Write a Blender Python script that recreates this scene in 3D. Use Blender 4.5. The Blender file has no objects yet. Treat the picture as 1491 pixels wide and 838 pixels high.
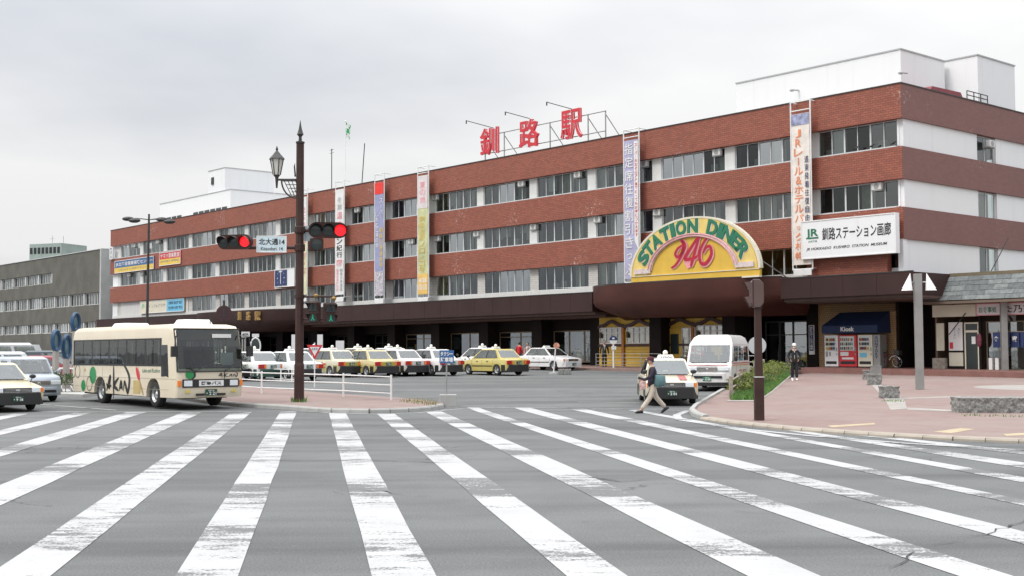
import bpy, bmesh, math, random
from mathutils import Matrix, Vector
RAD = math.radians
random.seed(7)
sc = bpy.context.scene
COL = sc.collection

# ------------------------------------------------------------------ camera
W0, H0, FPX, CAMZ = 1491.0, 838.0, 1800.0, 1.8
TH, RO = math.atan(92 / FPX), 0.0044
FW = Vector((0, math.cos(TH), math.sin(TH)))
_r0, _u0 = Vector((1, 0, 0)), Vector((0, -math.sin(TH), math.cos(TH)))
RV = _r0 * math.cos(RO) - _u0 * math.sin(RO)
UV = _u0 * math.cos(RO) + _r0 * math.sin(RO)
CAMP = Vector((0, 0, CAMZ))
cd = bpy.data.cameras.new('camera'); cam = bpy.data.objects.new('camera', cd); COL.objects.link(cam)
cd.sensor_width = 36; cd.sensor_fit = 'HORIZONTAL'; cd.lens = 36 * FPX / W0
cd.clip_start = 0.1; cd.clip_end = 6000
m = Matrix.Identity(4)
for i in range(3):
    m[i][0], m[i][1], m[i][2], m[i][3] = RV[i], UV[i], -FW[i], CAMP[i]
cam.matrix_world = m
sc.camera = cam

# ------------------------------------------------------------------ sky, sun, exposure
SUN_EL, SUN_AZ = RAD(50), RAD(238)      # azimuth of the sun seen from above, clockwise from +Y
wd = bpy.data.worlds.new('World'); sc.world = wd; wd.use_nodes = True
nt = wd.node_tree; nt.nodes.clear()
def wn(t, **k):
    n = nt.nodes.new(t)
    for a, b in k.items(): setattr(n, a, b)
    return n
wo = wn('ShaderNodeOutputWorld'); bg = wn('ShaderNodeBackground'); bg.inputs[1].default_value = 0.1
sky = wn('ShaderNodeTexSky', sky_type='NISHITA', sun_disc=False, sun_elevation=SUN_EL, sun_rotation=SUN_AZ)
sky.air_density = 1.5; sky.dust_density = 3
tc = wn('ShaderNodeTexCoord'); sx = wn('ShaderNodeSeparateXYZ'); nt.links.new(tc.outputs['Generated'], sx.inputs[0])
def wm(op, a, b, cl=False):
    n = wn('ShaderNodeMath', operation=op, use_clamp=cl)
    for i, q in enumerate((a, b)):
        if isinstance(q, (int, float)): n.inputs[i].default_value = q
        else: nt.links.new(q, n.inputs[i])
    return n.outputs[0]
zc = wm('MAXIMUM', sx.outputs[2], 0.0)
den = wm('ADD', zc, 0.16)
cv = wn('ShaderNodeCombineXYZ')
nt.links.new(wm('DIVIDE', sx.outputs[0], den), cv.inputs[0]); nt.links.new(wm('DIVIDE', sx.outputs[1], den), cv.inputs[1])
nz = wn('ShaderNodeTexNoise'); nz.inputs['Scale'].default_value = 0.5; nz.inputs['Detail'].default_value = 5; nz.inputs['Roughness'].default_value = 0.5
SKY_OFF = (15.3476, 34.2780, 9.5465)
co = wn('ShaderNodeVectorMath', operation='ADD'); nt.links.new(cv.outputs[0], co.inputs[0]); co.inputs[1].default_value = SKY_OFF
nt.links.new(co.outputs[0], nz.inputs['Vector'])
cr = wn('ShaderNodeValToRGB'); nt.links.new(nz.outputs['Fac'], cr.inputs[0])
cr.color_ramp.elements[0].position = 0.36; cr.color_ramp.elements[0].color = (0.66, 0.69, 0.75, 1)
cr.color_ramp.elements[1].position = 0.57; cr.color_ramp.elements[1].color = (1.0, 1.0, 1.0, 1)
grad = wm('ADD', 0.86, wm('MULTIPLY', wm('MULTIPLY', zc, zc), 3.0))     # an overcast dome brightens towards the zenith
sc1 = wn('ShaderNodeVectorMath', operation='SCALE'); nt.links.new(cr.outputs[0], sc1.inputs[0]); nt.links.new(wm('MULTIPLY', grad, 10.0), sc1.inputs['Scale'])
mx = wn('ShaderNodeMix', data_type='RGBA'); mx.inputs['Factor'].default_value = 0.96
nt.links.new(sky.outputs[0], mx.inputs[6]); nt.links.new(sc1.outputs[0], mx.inputs[7])
nt.links.new(mx.outputs[2], bg.inputs[0]); nt.links.new(bg.outputs[0], wo.inputs[0])
sl = bpy.data.lights.new('sun', 'SUN'); sl.energy = 1.5; sl.angle = RAD(14); sl.color = (1, .965, .91)
so = bpy.data.objects.new('sun', sl); COL.objects.link(so)
sd = Vector((math.sin(SUN_AZ) * math.cos(SUN_EL), math.cos(SUN_AZ) * math.cos(SUN_EL), math.sin(SUN_EL)))
so.rotation_euler = sd.to_track_quat('Z', 'Y').to_euler()
so.location = (-30, -30, 60)
sc.view_settings.view_transform = 'Standard'; sc.view_settings.look = 'None'
sc.view_settings.exposure = 0.0; sc.view_settings.gamma = 1.0
sc.render.engine = 'CYCLES'; sc.cycles.use_denoising = True; sc.cycles.max_bounces = 6
sc.cycles.transparent_max_bounces = 12

# ------------------------------------------------------------------ pixel to place
def ray(px, py): return FW + RV * ((px - 745.5) / FPX) - UV * ((py - 419) / FPX)
def gz(y): return 0.014 * max(0.0, min(y, 98.0) - 38.0)
def G(px, py, e=0.0):
    d = ray(px, py); z = e
    for i in range(60):
        p = CAMP + d * ((z - CAMZ) / d.z); z = .5 * z + .5 * (gz(p.y) + e)
    return p
def at(px, py, y):
    d = ray(px, py); return CAMP + d * (y / d.y)
def gnd(x, y, e=0.0): return Vector((x, y, gz(y) + e))
FA = RAD(40.8)
AX = Vector((math.sin(FA), -math.cos(FA), 0)); SX = Vector((math.cos(FA), math.sin(FA), 0))
CORN = at(1316, 347, 67.0); CORN.z = 0
FROT = math.atan2(AX.y, AX.x)
def fac(px, py, n=0.0):
    d = ray(px, py); o = CORN - SX * n
    p = CAMP + d * (((o - CAMP) @ SX) / (d @ SX)); return (p - CORN) @ AX, p.z
def fside(px, py, n=0.0):
    d = ray(px, py); o = CORN + AX * n
    p = CAMP + d * (((o - CAMP) @ AX) / (d @ AX)); return (p - CORN) @ SX, p.z
def L2W(u, s, z=0.0): return CORN + AX * u + SX * s + Vector((0, 0, z))

# ------------------------------------------------------------------ materials
def s2l(c): return c / 12.92 if c <= .04045 else ((c + .055) / 1.055) ** 2.4
def hx(h): return tuple(s2l(int(h[i:i + 2], 16) / 255) for i in (0, 2, 4))
MATS = {}
class NT:
    def __init__(s, name):
        s.m = bpy.data.materials.new(name); s.m.use_nodes = True; s.t = s.m.node_tree
        s.b = s.t.nodes['Principled BSDF']; s.o = s.t.nodes['Material Output']
    def n(s, t, **k):
        q = s.t.nodes.new(t)
        for a, b in k.items():
            if a in q.inputs: q.inputs[a].default_value = b
            else: setattr(q, a, b)
        return q
    def l(s, a, b): s.t.links.new(a, b)
    def coord(s, kind='Object'):
        return s.n('ShaderNodeTexCoord').outputs[kind]
    def noise(s, scale, detail=4, vec=None, rough=.55):
        q = s.n('ShaderNodeTexNoise', Scale=scale, Detail=detail, Roughness=rough)
        s.l(vec if vec else s.coord(), q.inputs['Vector']); return q.outputs['Fac']
    def ramp(s, fac, stops):
        q = s.n('ShaderNodeValToRGB'); s.l(fac, q.inputs[0]); e = q.color_ramp.elements
        while len(e) < len(stops): e.new(.5)
        for i, (p, c) in enumerate(stops):
            e[i].position = p; e[i].color = (c if isinstance(c, tuple) else (c, c, c)) + (1,)
        return q.outputs[0]
    def mix(s, f, a, b, bt='MIX'):
        q = s.n('ShaderNodeMix', data_type='RGBA', blend_type=bt)
        for i, v in ((0, f), (6, a), (7, b)):
            if isinstance(v, (int, float)): q.inputs[i].default_value = v
            elif isinstance(v, tuple): q.inputs[i].default_value = v + (1,) if len(v) == 3 else v
            else: s.l(v, q.inputs[i])
        return q.outputs[2]
    def math(s, op, a, b, cl=False):
        q = s.n('ShaderNodeMath', operation=op, use_clamp=cl)
        for i, v in enumerate((a, b)):
            if isinstance(v, (int, float)): q.inputs[i].default_value = v
            else: s.l(v, q.inputs[i])
        return q.outputs[0]
    def bump(s, h, st, dist=.02):
        q = s.n('ShaderNodeBump', Strength=st, Distance=dist); s.l(h, q.inputs['Height']); s.l(q.outputs[0], s.b.inputs['Normal'])
def pm(name, rgb, rough=.6, metal=0.0, var=.12, vs=2.0, bump=0.0, bs=30, spec=.5, coat=0.0, emit=None, world=False):
    if name in MATS: return MATS[name]
    if isinstance(rgb, str): rgb = hx(rgb)
    k = NT(name); b = k.b
    b.inputs['Roughness'].default_value = rough; b.inputs['Metallic'].default_value = metal
    b.inputs['Specular IOR Level'].default_value = spec; b.inputs['Coat Weight'].default_value = coat
    b.inputs['Coat Roughness'].default_value = .08
    if var > 0:
        lo = tuple(c * (1 - var) for c in rgb); hi = tuple(min(1, c * (1 + var)) for c in rgb)
        nz = k.noise(vs, 5)
        k.l(k.ramp(nz, [(.3, lo), (.7, hi)]), b.inputs['Base Color'])
        fr = k.noise(vs * 7, 4)
        k.l(k.math('ADD', rough - .06, k.math('MULTIPLY', fr, .12)), b.inputs['Roughness'])
    else: b.inputs['Base Color'].default_value = rgb + (1,)
    if bump > 0: k.bump(k.noise(bs, 5), bump)
    if emit:
        b.inputs['Emission Color'].default_value = (hx(emit[0]) if isinstance(emit[0], str) else emit[0]) + (1,)
        b.inputs['Emission Strength'].default_value = emit[1]
    MATS[name] = k.m; return k.m
def paint(h, name=None):                      # car paint with a little road dirt
    return pm(name or 'paint_' + h, tuple(v * .76 for v in hx(h)), rough=.34, var=.09, vs=1.5, coat=.45)
def glass(name, tint, refl, rough=.03, trans=.55):
    if name in MATS: return MATS[name]
    k = NT(name); k.t.nodes.remove(k.b)
    tr = k.n('ShaderNodeBsdfTransparent'); tr.inputs[0].default_value = tint + (1,)
    gl = k.n('ShaderNodeBsdfGlossy'); gl.inputs['Roughness'].default_value = rough
    gl.inputs['Color'].default_value = (.93, .97, .98, 1)
    fr = k.n('ShaderNodeFresnel', IOR=1.5)
    f = k.math('ADD', k.math('MULTIPLY', fr.outputs[0], 1.0), refl, True)
    nb = k.n('ShaderNodeBump', Strength=.06, Distance=.05); k.l(k.noise(1.3, 2), nb.inputs['Height']); k.l(nb.outputs[0], gl.inputs['Normal'])
    mx = k.n('ShaderNodeMixShader'); k.l(f, mx.inputs[0]); k.l(tr.outputs[0], mx.inputs[1]); k.l(gl.outputs[0], mx.inputs[2])
    k.l(mx.outputs[0], k.o.inputs[0]); MATS[name] = k.m; return k.m

def mat_asphalt():
    k = NT('asphalt'); c = k.coord()
    big = k.noise(.09, 5, c); mid = k.noise(.9, 5, c); fine = k.noise(45, 3, c)
    mp = k.n('ShaderNodeMapping'); mp.inputs['Scale'].default_value = (.10, .9, 1); mp.inputs['Rotation'].default_value = (0, 0, RAD(-9)); k.l(c, mp.inputs[0])
    streak = k.noise(.55, 5, mp.outputs[0])
    base = k.ramp(big, [(.3, (.136, .142, .142)), (.7, (.184, .190, .189))])
    base = k.mix(k.ramp(mid, [(.45, 0.0), (.72, .42)]), base, (.10, .104, .106))
    base = k.mix(k.ramp(streak, [(.47, 0.0), (.68, .75)]), base, (.078, .080, .082))
    base = k.mix(k.ramp(k.noise(7, 4, c), [(.66, 0.0), (.74, .5)]), base, (.19, .195, .19))
    base = k.mix(.55, base, k.ramp(fine, [(.3, .30), (.7, 1.15)]), 'MULTIPLY')
    base = k.mix(k.ramp(k.noise(120, 2, c), [(.62, 0.0), (.7, .5)]), base, (.30, .30, .29))
    base = k.mix(k.ramp(k.noise(.6, 6, c, .7), [(.62, 0.0), (.70, .45)]), base, (.082, .084, .086))
    vo = k.n('ShaderNodeTexVoronoi', feature='DISTANCE_TO_EDGE', Scale=.10)
    wv = k.n('ShaderNodeVectorMath', operation='ADD'); nv = k.n('ShaderNodeTexNoise', Scale=.8, Detail=6); k.l(c, nv.inputs['Vector'])
    sv = k.n('ShaderNodeVectorMath', operation='SCALE'); sv.inputs['Scale'].default_value = 3.2; k.l(nv.outputs['Color'], sv.inputs[0])
    k.l(c, wv.inputs[0]); k.l(sv.outputs[0], wv.inputs[1]); k.l(wv.outputs[0], vo.inputs['Vector'])
    crack = k.ramp(vo.outputs['Distance'], [(.0, 1.0), (.0016, 1.0), (.0032, 0.0)])
    crk = k.math('MULTIPLY', crack, k.ramp(k.noise(.16, 3, c), [(.5, 0.0), (.56, .85)]))
    base = k.mix(crk, base, (.035, .036, .037))
    k.l(base, k.b.inputs['Base Color']); k.b.inputs['Roughness'].default_value = .88; k.b.inputs['Specular IOR Level'].default_value = .3
    k.bump(fine, .35, .012); MATS['asphalt'] = k.m; return k.m
def mat_roadpaint():
    k = NT('road_paint'); c = k.coord()
    mp = k.n('ShaderNodeMapping'); mp.inputs['Scale'].default_value = (.5, 1.5, 1); k.l(c, mp.inputs[0])
    mb = k.n('ShaderNodeMapping'); mb.inputs['Scale'].default_value = (.10, .42, 1); mb.inputs['Rotation'].default_value = (0, 0, RAD(4)); k.l(c, mb.inputs[0])
    band = k.noise(1.0, 2, mb.outputs[0]); blob = k.noise(1.6, 6, mp.outputs[0], .62); fine = k.noise(30, 4, c, .7); chip = k.noise(4.2, 6, mp.outputs[0], .72)
    lvl = k.math('ADD', k.math('MULTIPLY', k.math('SUBTRACT', band, .52), 2.1), k.math('MULTIPLY', k.math('SUBTRACT', blob, .5), 1.15))
    g_ = k.math('ADD', k.math('MULTIPLY', k.math('SUBTRACT', fine, .5), 1.0), k.math('MULTIPLY', k.math('SUBTRACT', chip, .5), 1.1))
    wear = k.ramp(k.math('ADD', k.math('ADD', lvl, k.math('MULTIPLY', g_, 1.25)), .41), [(.46, 0.0), (.55, .93)])
    white = k.ramp(k.noise(1.4, 5, c), [(.3, (.37, .375, .38)), (.7, (.435, .435, .435))])
    white = k.mix(k.ramp(k.noise(14, 4, c), [(.55, 0.0), (.8, .28)]), white, (.2, .2, .2))
    k.l(k.mix(wear, white, (.112, .115, .116)), k.b.inputs['Base Color'])
    k.b.inputs['Roughness'].default_value = .8; k.bump(fine, .3, .012); MATS['road_paint'] = k.m; return k.m
def mat_plaster(name, rgb, dirt=.35):
    k = NT(name); c = k.coord()
    mp = k.n('ShaderNodeMapping'); mp.inputs['Scale'].default_value = (1.4, 1.4, .10); k.l(c, mp.inputs[0])
    st = k.ramp(k.noise(1.6, 6, mp.outputs[0], .65), [(.52, 0.0), (.78, dirt)]); bl = k.ramp(k.noise(.5, 5, c), [(.4, 0.0), (.75, dirt * .5)])
    col = k.mix(st, rgb, tuple(v * .62 for v in rgb)); col = k.mix(bl, col, tuple(v * .8 for v in rgb))
    k.l(col, k.b.inputs['Base Color']); k.b.inputs['Roughness'].default_value = .75; k.bump(k.noise(9, 4, c), .08, .01); MATS[name] = k.m; return k.m
def mat_brick(name, a, b, mort, bw, bh, tint=.25, ms=.014):
    k = NT(name); c = k.coord(); s = k.n('ShaderNodeSeparateXYZ'); k.l(c, s.inputs[0])
    cb = k.n('ShaderNodeCombineXYZ'); k.l(k.math('ADD', s.outputs[0], s.outputs[1]), cb.inputs[0]); k.l(s.outputs[2], cb.inputs[1])
    br = k.n('ShaderNodeTexBrick'); br.offset = .5
    br.inputs['Scale'].default_value = 1; br.inputs['Brick Width'].default_value = bw; br.inputs['Row Height'].default_value = bh
    br.inputs['Mortar Size'].default_value = ms; br.inputs['Mortar Smooth'].default_value = .3
    br.inputs['Color1'].default_value = a + (1,); br.inputs['Color2'].default_value = b + (1,); br.inputs['Mortar'].default_value = mort + (1,)
    k.l(cb.outputs[0], br.inputs['Vector'])
    col = k.mix(k.ramp(k.noise(.35, 5, c), [(.35, 0.0), (.75, tint)]), br.outputs['Color'], tuple(v * .55 for v in a))
    mp = k.n('ShaderNodeMapping'); mp.inputs['Scale'].default_value = (2.2, 2.2, .22); k.l(c, mp.inputs[0])
    col = k.mix(k.ramp(k.noise(1.1, 6, mp.outputs[0]), [(.62, 0.0), (.8, .4)]), col, tuple(min(1, v * 1.2 + .06) for v in mort))
    ef = k.math('MULTIPLY', k.ramp(k.noise(.22, 3, c), [(.60, 0.0), (.66, 1.0)]), k.ramp(k.noise(5, 5, c, .7), [(.56, 0.0), (.64, .75)]))
    col = k.mix(ef, col, (.62, .52, .48))
    k.l(col, k.b.inputs['Base Color']); k.b.inputs['Roughness'].default_value = .62
    k.bump(br.outputs['Fac'], -.35, .012); MATS[name] = k.m; return k.m
def mat_paving():
    k = NT('pink_paving'); c = k.coord()
    br = k.n('ShaderNodeTexBrick'); br.inputs['Scale'].default_value = 1; br.inputs['Brick Width'].default_value = .3; br.inputs['Row Height'].default_value = .3
    br.inputs['Mortar Size'].default_value = .006; k.l(c, br.inputs['Vector'])
    br.inputs['Color1'].default_value = (.245, .166, .149, 1); br.inputs['Color2'].default_value = (.215, .146, .131, 1); br.inputs['Mortar'].default_value = (.18, .125, .11, 1)
    col = k.mix(k.ramp(k.noise(.25, 5, c), [(.35, 0.0), (.65, .8)]), br.outputs['Color'], (.25, .195, .178))
    col = k.mix(k.ramp(k.noise(1.1, 7, c, .68), [(.50, 0.0), (.70, .5)]), col, (.165, .115, .103))
    k.l(col, k.b.inputs['Base Color']); k.b.inputs['Roughness'].default_value = .85; k.bump(k.noise(50, 3, c), .2, .01); MATS['pink_paving'] = k.m; return k.m
mat_asphalt(); mat_roadpaint(); mat_paving()
BRICK = mat_brick('red_tile', (.345, .104, .062), (.258, .074, .047), (.115, .045, .033), .32, .125)
SIDEB = mat_brick('side_tile', (.225, .102, .088), (.195, .088, .077), (.15, .085, .075), .32, .125, .2, .010)  # side bands only: browner and greyer than the front tile colour
TILEW = mat_brick('white_tile', (.62, .60, .56), (.54, .52, .49), (.36, .35, .33), .3, .14, .12)
TILEY = mat_brick('ochre_tile', (.42, .27, .12), (.36, .22, .10), (.14, .09, .06), .16, .12, .15)
M = dict(
    brown=pm('brown_fascia', (.036, .0165, .0148), .6, var=.2, vs=.6, spec=.3), rust=pm('rust_fascia', (.060, .0165, .0115), .55, var=.25, vs=.5, spec=.35),
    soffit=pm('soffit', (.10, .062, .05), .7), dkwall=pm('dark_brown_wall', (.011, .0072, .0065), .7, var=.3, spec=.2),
    white=mat_plaster('white_wall', (.76, .765, .77), .2), pier=mat_plaster('pier_white', (.62, .62, .60), .5),
    conc=pm('concrete', (.36, .36, .345), .85, var=.14, vs=1.2, bump=.2), granite=pm('granite', (.215, .215, .205), .9, var=.5, vs=15, bump=.9, bs=22),
    lgran=pm('light_granite', (.31, .285, .265), .8, var=.16, vs=2), alu=pm('aluminium', (.62, .63, .63), .4, .3, var=.05), white_metal=pm('white_metal', (.75, .75, .74), .45, var=.06),
    steel=pm('grey_steel', (.30, .30, .29), .5, .4, var=.12), black=pm('black_plastic', (.018, .018, .019), .45, var=.1), rubber=pm('tyre_rubber', (.022, .022, .023), .85, var=.15),
    pole=pm('brown_pole', (.046, .023, .019), .55, var=.3, vs=2, spec=.3), dkmetal=pm('dark_iron', (.035, .033, .032), .5, var=.15), room=pm('room_grey', (.22, .21, .19), .9, var=.3, vs=.5),
    curtain=pm('curtain', (.62, .60, .53), .9, var=.16, vs=3), blind=pm('blind', (.50, .52, .50), .8, var=.08), yellow=pm('yellow_board', (.66, .42, .055), .55, var=.08, vs=1.2),
    cream=pm('cream_panel', (.66, .62, .50), .6, var=.07), red=pm('sign_red', (.58, .03, .045), .45, var=.08), num=pm('numeral_red', (.42, .012, .04), .4, var=.15), pink=pm('sign_pink', (.75, .30, .33), .5, var=.1),
    green=pm('sign_green', (.018, .16, .085), .45, var=.1), ink=pm('black_ink', (.02, .02, .022), .5, var=0), navy=pm('navy', (.018, .035, .12), .5, var=.1),
    blue=pm('sign_blue', (.03, .11, .27), .4, var=.08), lav=pm('lavender_cloth', (.40, .39, .55), .8, var=.12, vs=.8), cloth=pm('white_cloth', (.72, .71, .70), .8, var=.08, vs=.6),
    gold=pm('gold_letter', (.50, .33, .12), .4, .3, var=.1), amber=pm('amber_lens', (.8, .22, .03), .25, var=0), redlens=pm('red_lens', (.40, .02, .02), .2, var=0),
    clear=pm('clear_lens', (.72, .76, .78), .12, var=.05), chrome=pm('chrome', (.7, .7, .7), .15, .9, var=0), rim=pm('wheel_rim', (.52, .53, .54), .35, .5, var=.08),
    skin=pm('skin', (.46, .27, .19), .6, var=.05), slate=pm('slate', (.165, .19, .19), .7, var=.25, vs=5, bump=.3), grey=pm('grey_paint', (.40, .41, .42), .6, var=.08),
    orange=pm('orange_paint', (.72, .19, .045), .45, var=.1), wood=pm('weathered_wood', (.32, .28, .235), .85, var=.3, vs=6, bump=.3), cyan=pm('sign_cyan', (.16, .48, .68), .5, var=.05),
    taxi_sign=pm('beacon_white', (.78, .78, .72), .3, var=0), redlit=pm('red_signal_lit', (.8, .02, .03), .3, var=0, emit=((1, .012, .02), 1.1)), greenlit=pm('green_signal_lit', (.03, .5, .3), .3, var=0, emit=((.05, .8, .42), .12)),
    dlens=pm('dark_lens', (.03, .04, .04), .15, var=0), asphalt=MATS['asphalt'], rp=MATS['road_paint'], pave=MATS['pink_paving'])
GW = glass('window_glass', (.55, .62, .60), .10); GW2 = glass('window_glass_bright', (.6, .66, .64), .38); GW3 = glass('window_glass_dark', (.45, .52, .50), .02); GS = glass('shop_glass', (.72, .78, .74), .27)
GC = glass('car_glass', (.70, .76, .74), .10, .02); GB = glass('bus_glass', (.16, .18, .18), .03, .02); GBS = glass('bus_side_glass', (.50, .50, .47), .015, .02)

# ------------------------------------------------------------------ mesh helpers
class MB:
    def __init__(s): s.v = []; s.f = []; s.mi = []; s.cur = 0
    def add(s, vs, fs):
        o = len(s.v); s.v += [tuple(p) for p in vs]
        for f in fs: s.f.append(tuple(o + i for i in f)); s.mi.append(s.cur)
        return s
    def box(s, x0, x1, y0, y1, z0, z1):
        return s.add([(x0, y0, z0), (x1, y0, z0), (x1, y1, z0), (x0, y1, z0), (x0, y0, z1), (x1, y0, z1), (x1, y1, z1), (x0, y1, z1)],
                     [(3, 2, 1, 0), (4, 5, 6, 7), (0, 1, 5, 4), (1, 2, 6, 5), (2, 3, 7, 6), (3, 0, 4, 7)])
    def cbox(s, c, d): return s.box(c[0] - d[0] / 2, c[0] + d[0] / 2, c[1] - d[1] / 2, c[1] + d[1] / 2, c[2] - d[2] / 2, c[2] + d[2] / 2)
    def quad(s, a, b, c, d): return s.add([a, b, c, d], [(0, 1, 2, 3)])
    def prism(s, poly, a, b, ax='z'):             # poly in the two other axes, extruded from a to b
        def P(p, t): return {'z': (p[0], p[1], t), 'y': (p[0], t, p[1]), 'x': (t, p[0], p[1])}[ax]
        n = len(poly)
        return s.add([P(p, a) for p in poly] + [P(p, b) for p in poly],
                     [tuple(range(n - 1, -1, -1)), tuple(range(n, 2 * n))] + [(i, (i + 1) % n, n + (i + 1) % n, n + i) for i in range(n)])
    def loft(s, rings, cap=True):
        n = len(rings[0]); vs = [p for r in rings for p in r]; fs = []
        for j in range(len(rings) - 1):
            for i in range(n): fs.append((j * n + i, j * n + (i + 1) % n, (j + 1) * n + (i + 1) % n, (j + 1) * n + i))
        if cap: fs += [tuple(range(n - 1, -1, -1)), tuple((len(rings) - 1) * n + i for i in range(n))]
        return s.add(vs, fs)
    def tube(s, pts, r, n=8, cap=True):
        pts = [Vector(p) for p in pts]; rr = r if isinstance(r, (list, tuple)) else [r] * len(pts); rings = []
        for i, p in enumerate(pts):
            t = (pts[min(i + 1, len(pts) - 1)] - pts[max(i - 1, 0)]).normalized()
            a = Vector((0, 0, 1)) if abs(t.z) < .9 else Vector((1, 0, 0))
            b = t.cross(a).normalized(); c = b.cross(t)
            rings.append([p + (b * math.cos(2 * math.pi * k / n) + c * math.sin(2 * math.pi * k / n)) * rr[i] for k in range(n)])
        return s.loft(rings, cap)
    def lathe(s, prof, n=16, o=(0, 0, 0), ax='z', cap=True):
        rings = []
        for r, h in prof:
            ring = []
            for k in range(n):
                a = 2 * math.pi * k / n; x, y = max(r, .0005) * math.cos(a), max(r, .0005) * math.sin(a)
                q = {'z': (x, y, h), 'y': (x, h, y), 'x': (h, x, y)}[ax]; ring.append((o[0] + q[0], o[1] + q[1], o[2] + q[2]))
            rings.append(ring)
        return s.loft(rings, cap)
    def ball(s, o, rx, ry, rz, n=10, m_=7):
        rings = []
        for j in range(m_ + 1):
            t = math.pi * j / m_; r = max(.02, math.sin(t))
            rings.append([(o[0] + rx * r * math.cos(2 * math.pi * k / n), o[1] + ry * r * math.sin(2 * math.pi * k / n), o[2] - rz * math.cos(t)) for k in range(n)])
        return s.loft(rings)
    def mesh(s, name, mats, smooth=None):
        me = bpy.data.meshes.new(name); me.from_pydata(s.v, [], s.f)
        for q in (mats if isinstance(mats, (list, tuple)) else [mats]): me.materials.append(q)
        me.polygons.foreach_set('material_index', s.mi)
        if smooth:
            me.polygons.foreach_set('use_smooth', [True] * len(me.polygons)); me.set_sharp_from_angle(angle=RAD(smooth))
        me.update(); return me
    def obj(s, name, mats, parent=None, smooth=None, bev=0, loc=None, rot=None):
        o = bpy.data.objects.new(name, s.mesh(name, mats, smooth)); COL.objects.link(o)
        if parent: o.parent = parent
        if loc is not None: o.location = loc
        if rot is not None: o.rotation_euler = rot
        if bev:
            b = o.modifiers.new('bevel', 'BEVEL'); b.width = bev; b.segments = 2; b.limit_method = 'ANGLE'; b.angle_limit = RAD(35)
        return o
def thing(name, label, cat, loc=(0, 0, 0), rot=0.0, group=None):
    o = bpy.data.objects.new(name, None); COL.objects.link(o); o.empty_display_size = .3
    o.location = loc; o.rotation_euler = (0, 0, rot); o['label'] = label; o['category'] = cat
    if group: o['group'] = group
    return o
def tag(o, label, cat, group=None):
    o['label'] = label; o['category'] = cat
    if group: o['group'] = group
    return o
def struct(o): o['kind'] = 'structure'; return o
def stuff(o): o['kind'] = 'stuff'; return o
def fthing(name, label, cat, u, s, z, group=None): return thing(name, label, cat, L2W(u, s, z), FROT, group)
def copy_tree(o, parent=None):
    c = o.copy(); COL.objects.link(c); c.parent = parent
    for ch in list(o.children): copy_tree(ch, c)
    return c
_tc = {}
def glyph(txt, bold=.0, shear=0.0, res=3):           # flat letters as (verts, faces), normalised to a unit box
    key = (txt, bold, shear, res)
    if key in _tc: return _tc[key]
    cu = bpy.data.curves.new('lettering', 'FONT'); cu.body = txt; cu.offset = bold; cu.shear = shear; cu.resolution_u = res; cu.fill_mode = 'FRONT'
    ob = bpy.data.objects.new('lettering', cu); COL.objects.link(ob)
    me = bpy.data.meshes.new_from_object(ob.evaluated_get(bpy.context.evaluated_depsgraph_get()))
    vs = [tuple(v.co) for v in me.vertices]; fs = [tuple(p.vertices) for p in me.polygons]
    bpy.data.objects.remove(ob); bpy.data.curves.remove(cu); bpy.data.meshes.remove(me)
    if not vs: _tc[key] = ([], []); return _tc[key]
    x0, x1 = min(v[0] for v in vs), max(v[0] for v in vs); y0, y1 = min(v[1] for v in vs), max(v[1] for v in vs)
    w, h = max(x1 - x0, 1e-4), max(y1 - y0, 1e-4)
    _tc[key] = ([((v[0] - x0) / w, (v[1] - y0) / h) for v in vs], fs); return _tc[key]
def put_text(mb, txt, x0, x1, z0, z1, y, bold=.0, shear=0.0, flip=False, thick=0.0):      # on the plane y, reading along +x, facing -y
    vs, fs = glyph(txt, bold, shear)
    def P(v, yy):
        xx = x0 + v[0] * (x1 - x0)
        return (xx, yy, z0 + v[1] * (z1 - z0))
    mb.add([P(v, y) for v in vs], fs)
    if thick:                                          # side walls of a raised letter
        cnt = {}
        for f in fs:
            for i in range(len(f)):
                a, b = f[i], f[(i + 1) % len(f)]
                cnt[(min(a, b), max(a, b))] = cnt.get((min(a, b), max(a, b)), 0) + 1
        for (a, b), c in cnt.items():
            if c == 1: mb.quad(P(vs[a], y), P(vs[b], y), P(vs[b], y + thick), P(vs[a], y + thick))
    return mb
THIN = set('ー1lIi・.っッ')
def put_column(mb, txt, xc, w, ztop, zbot, y, bold=.006):
    n = len(txt); ch = (ztop - zbot) / n
    for i, c in enumerate(txt):
        zt = ztop - i * ch - ch * .08; zb = ztop - (i + 1) * ch + ch * .08
        if c == ' ': continue
        if c == 'ー': mb.box(xc - w * .05, xc + w * .05, y, y + .004, zb, zt); continue
        ww = w * (.62 if c in 'ィャュョっッ1JR&' else .95)
        if c in 'っッ': zb += ch * .15; zt -= ch * .25
        put_text(mb, c, xc - ww / 2, xc + ww / 2, zb, zt, y, bold)
    return mb

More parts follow.
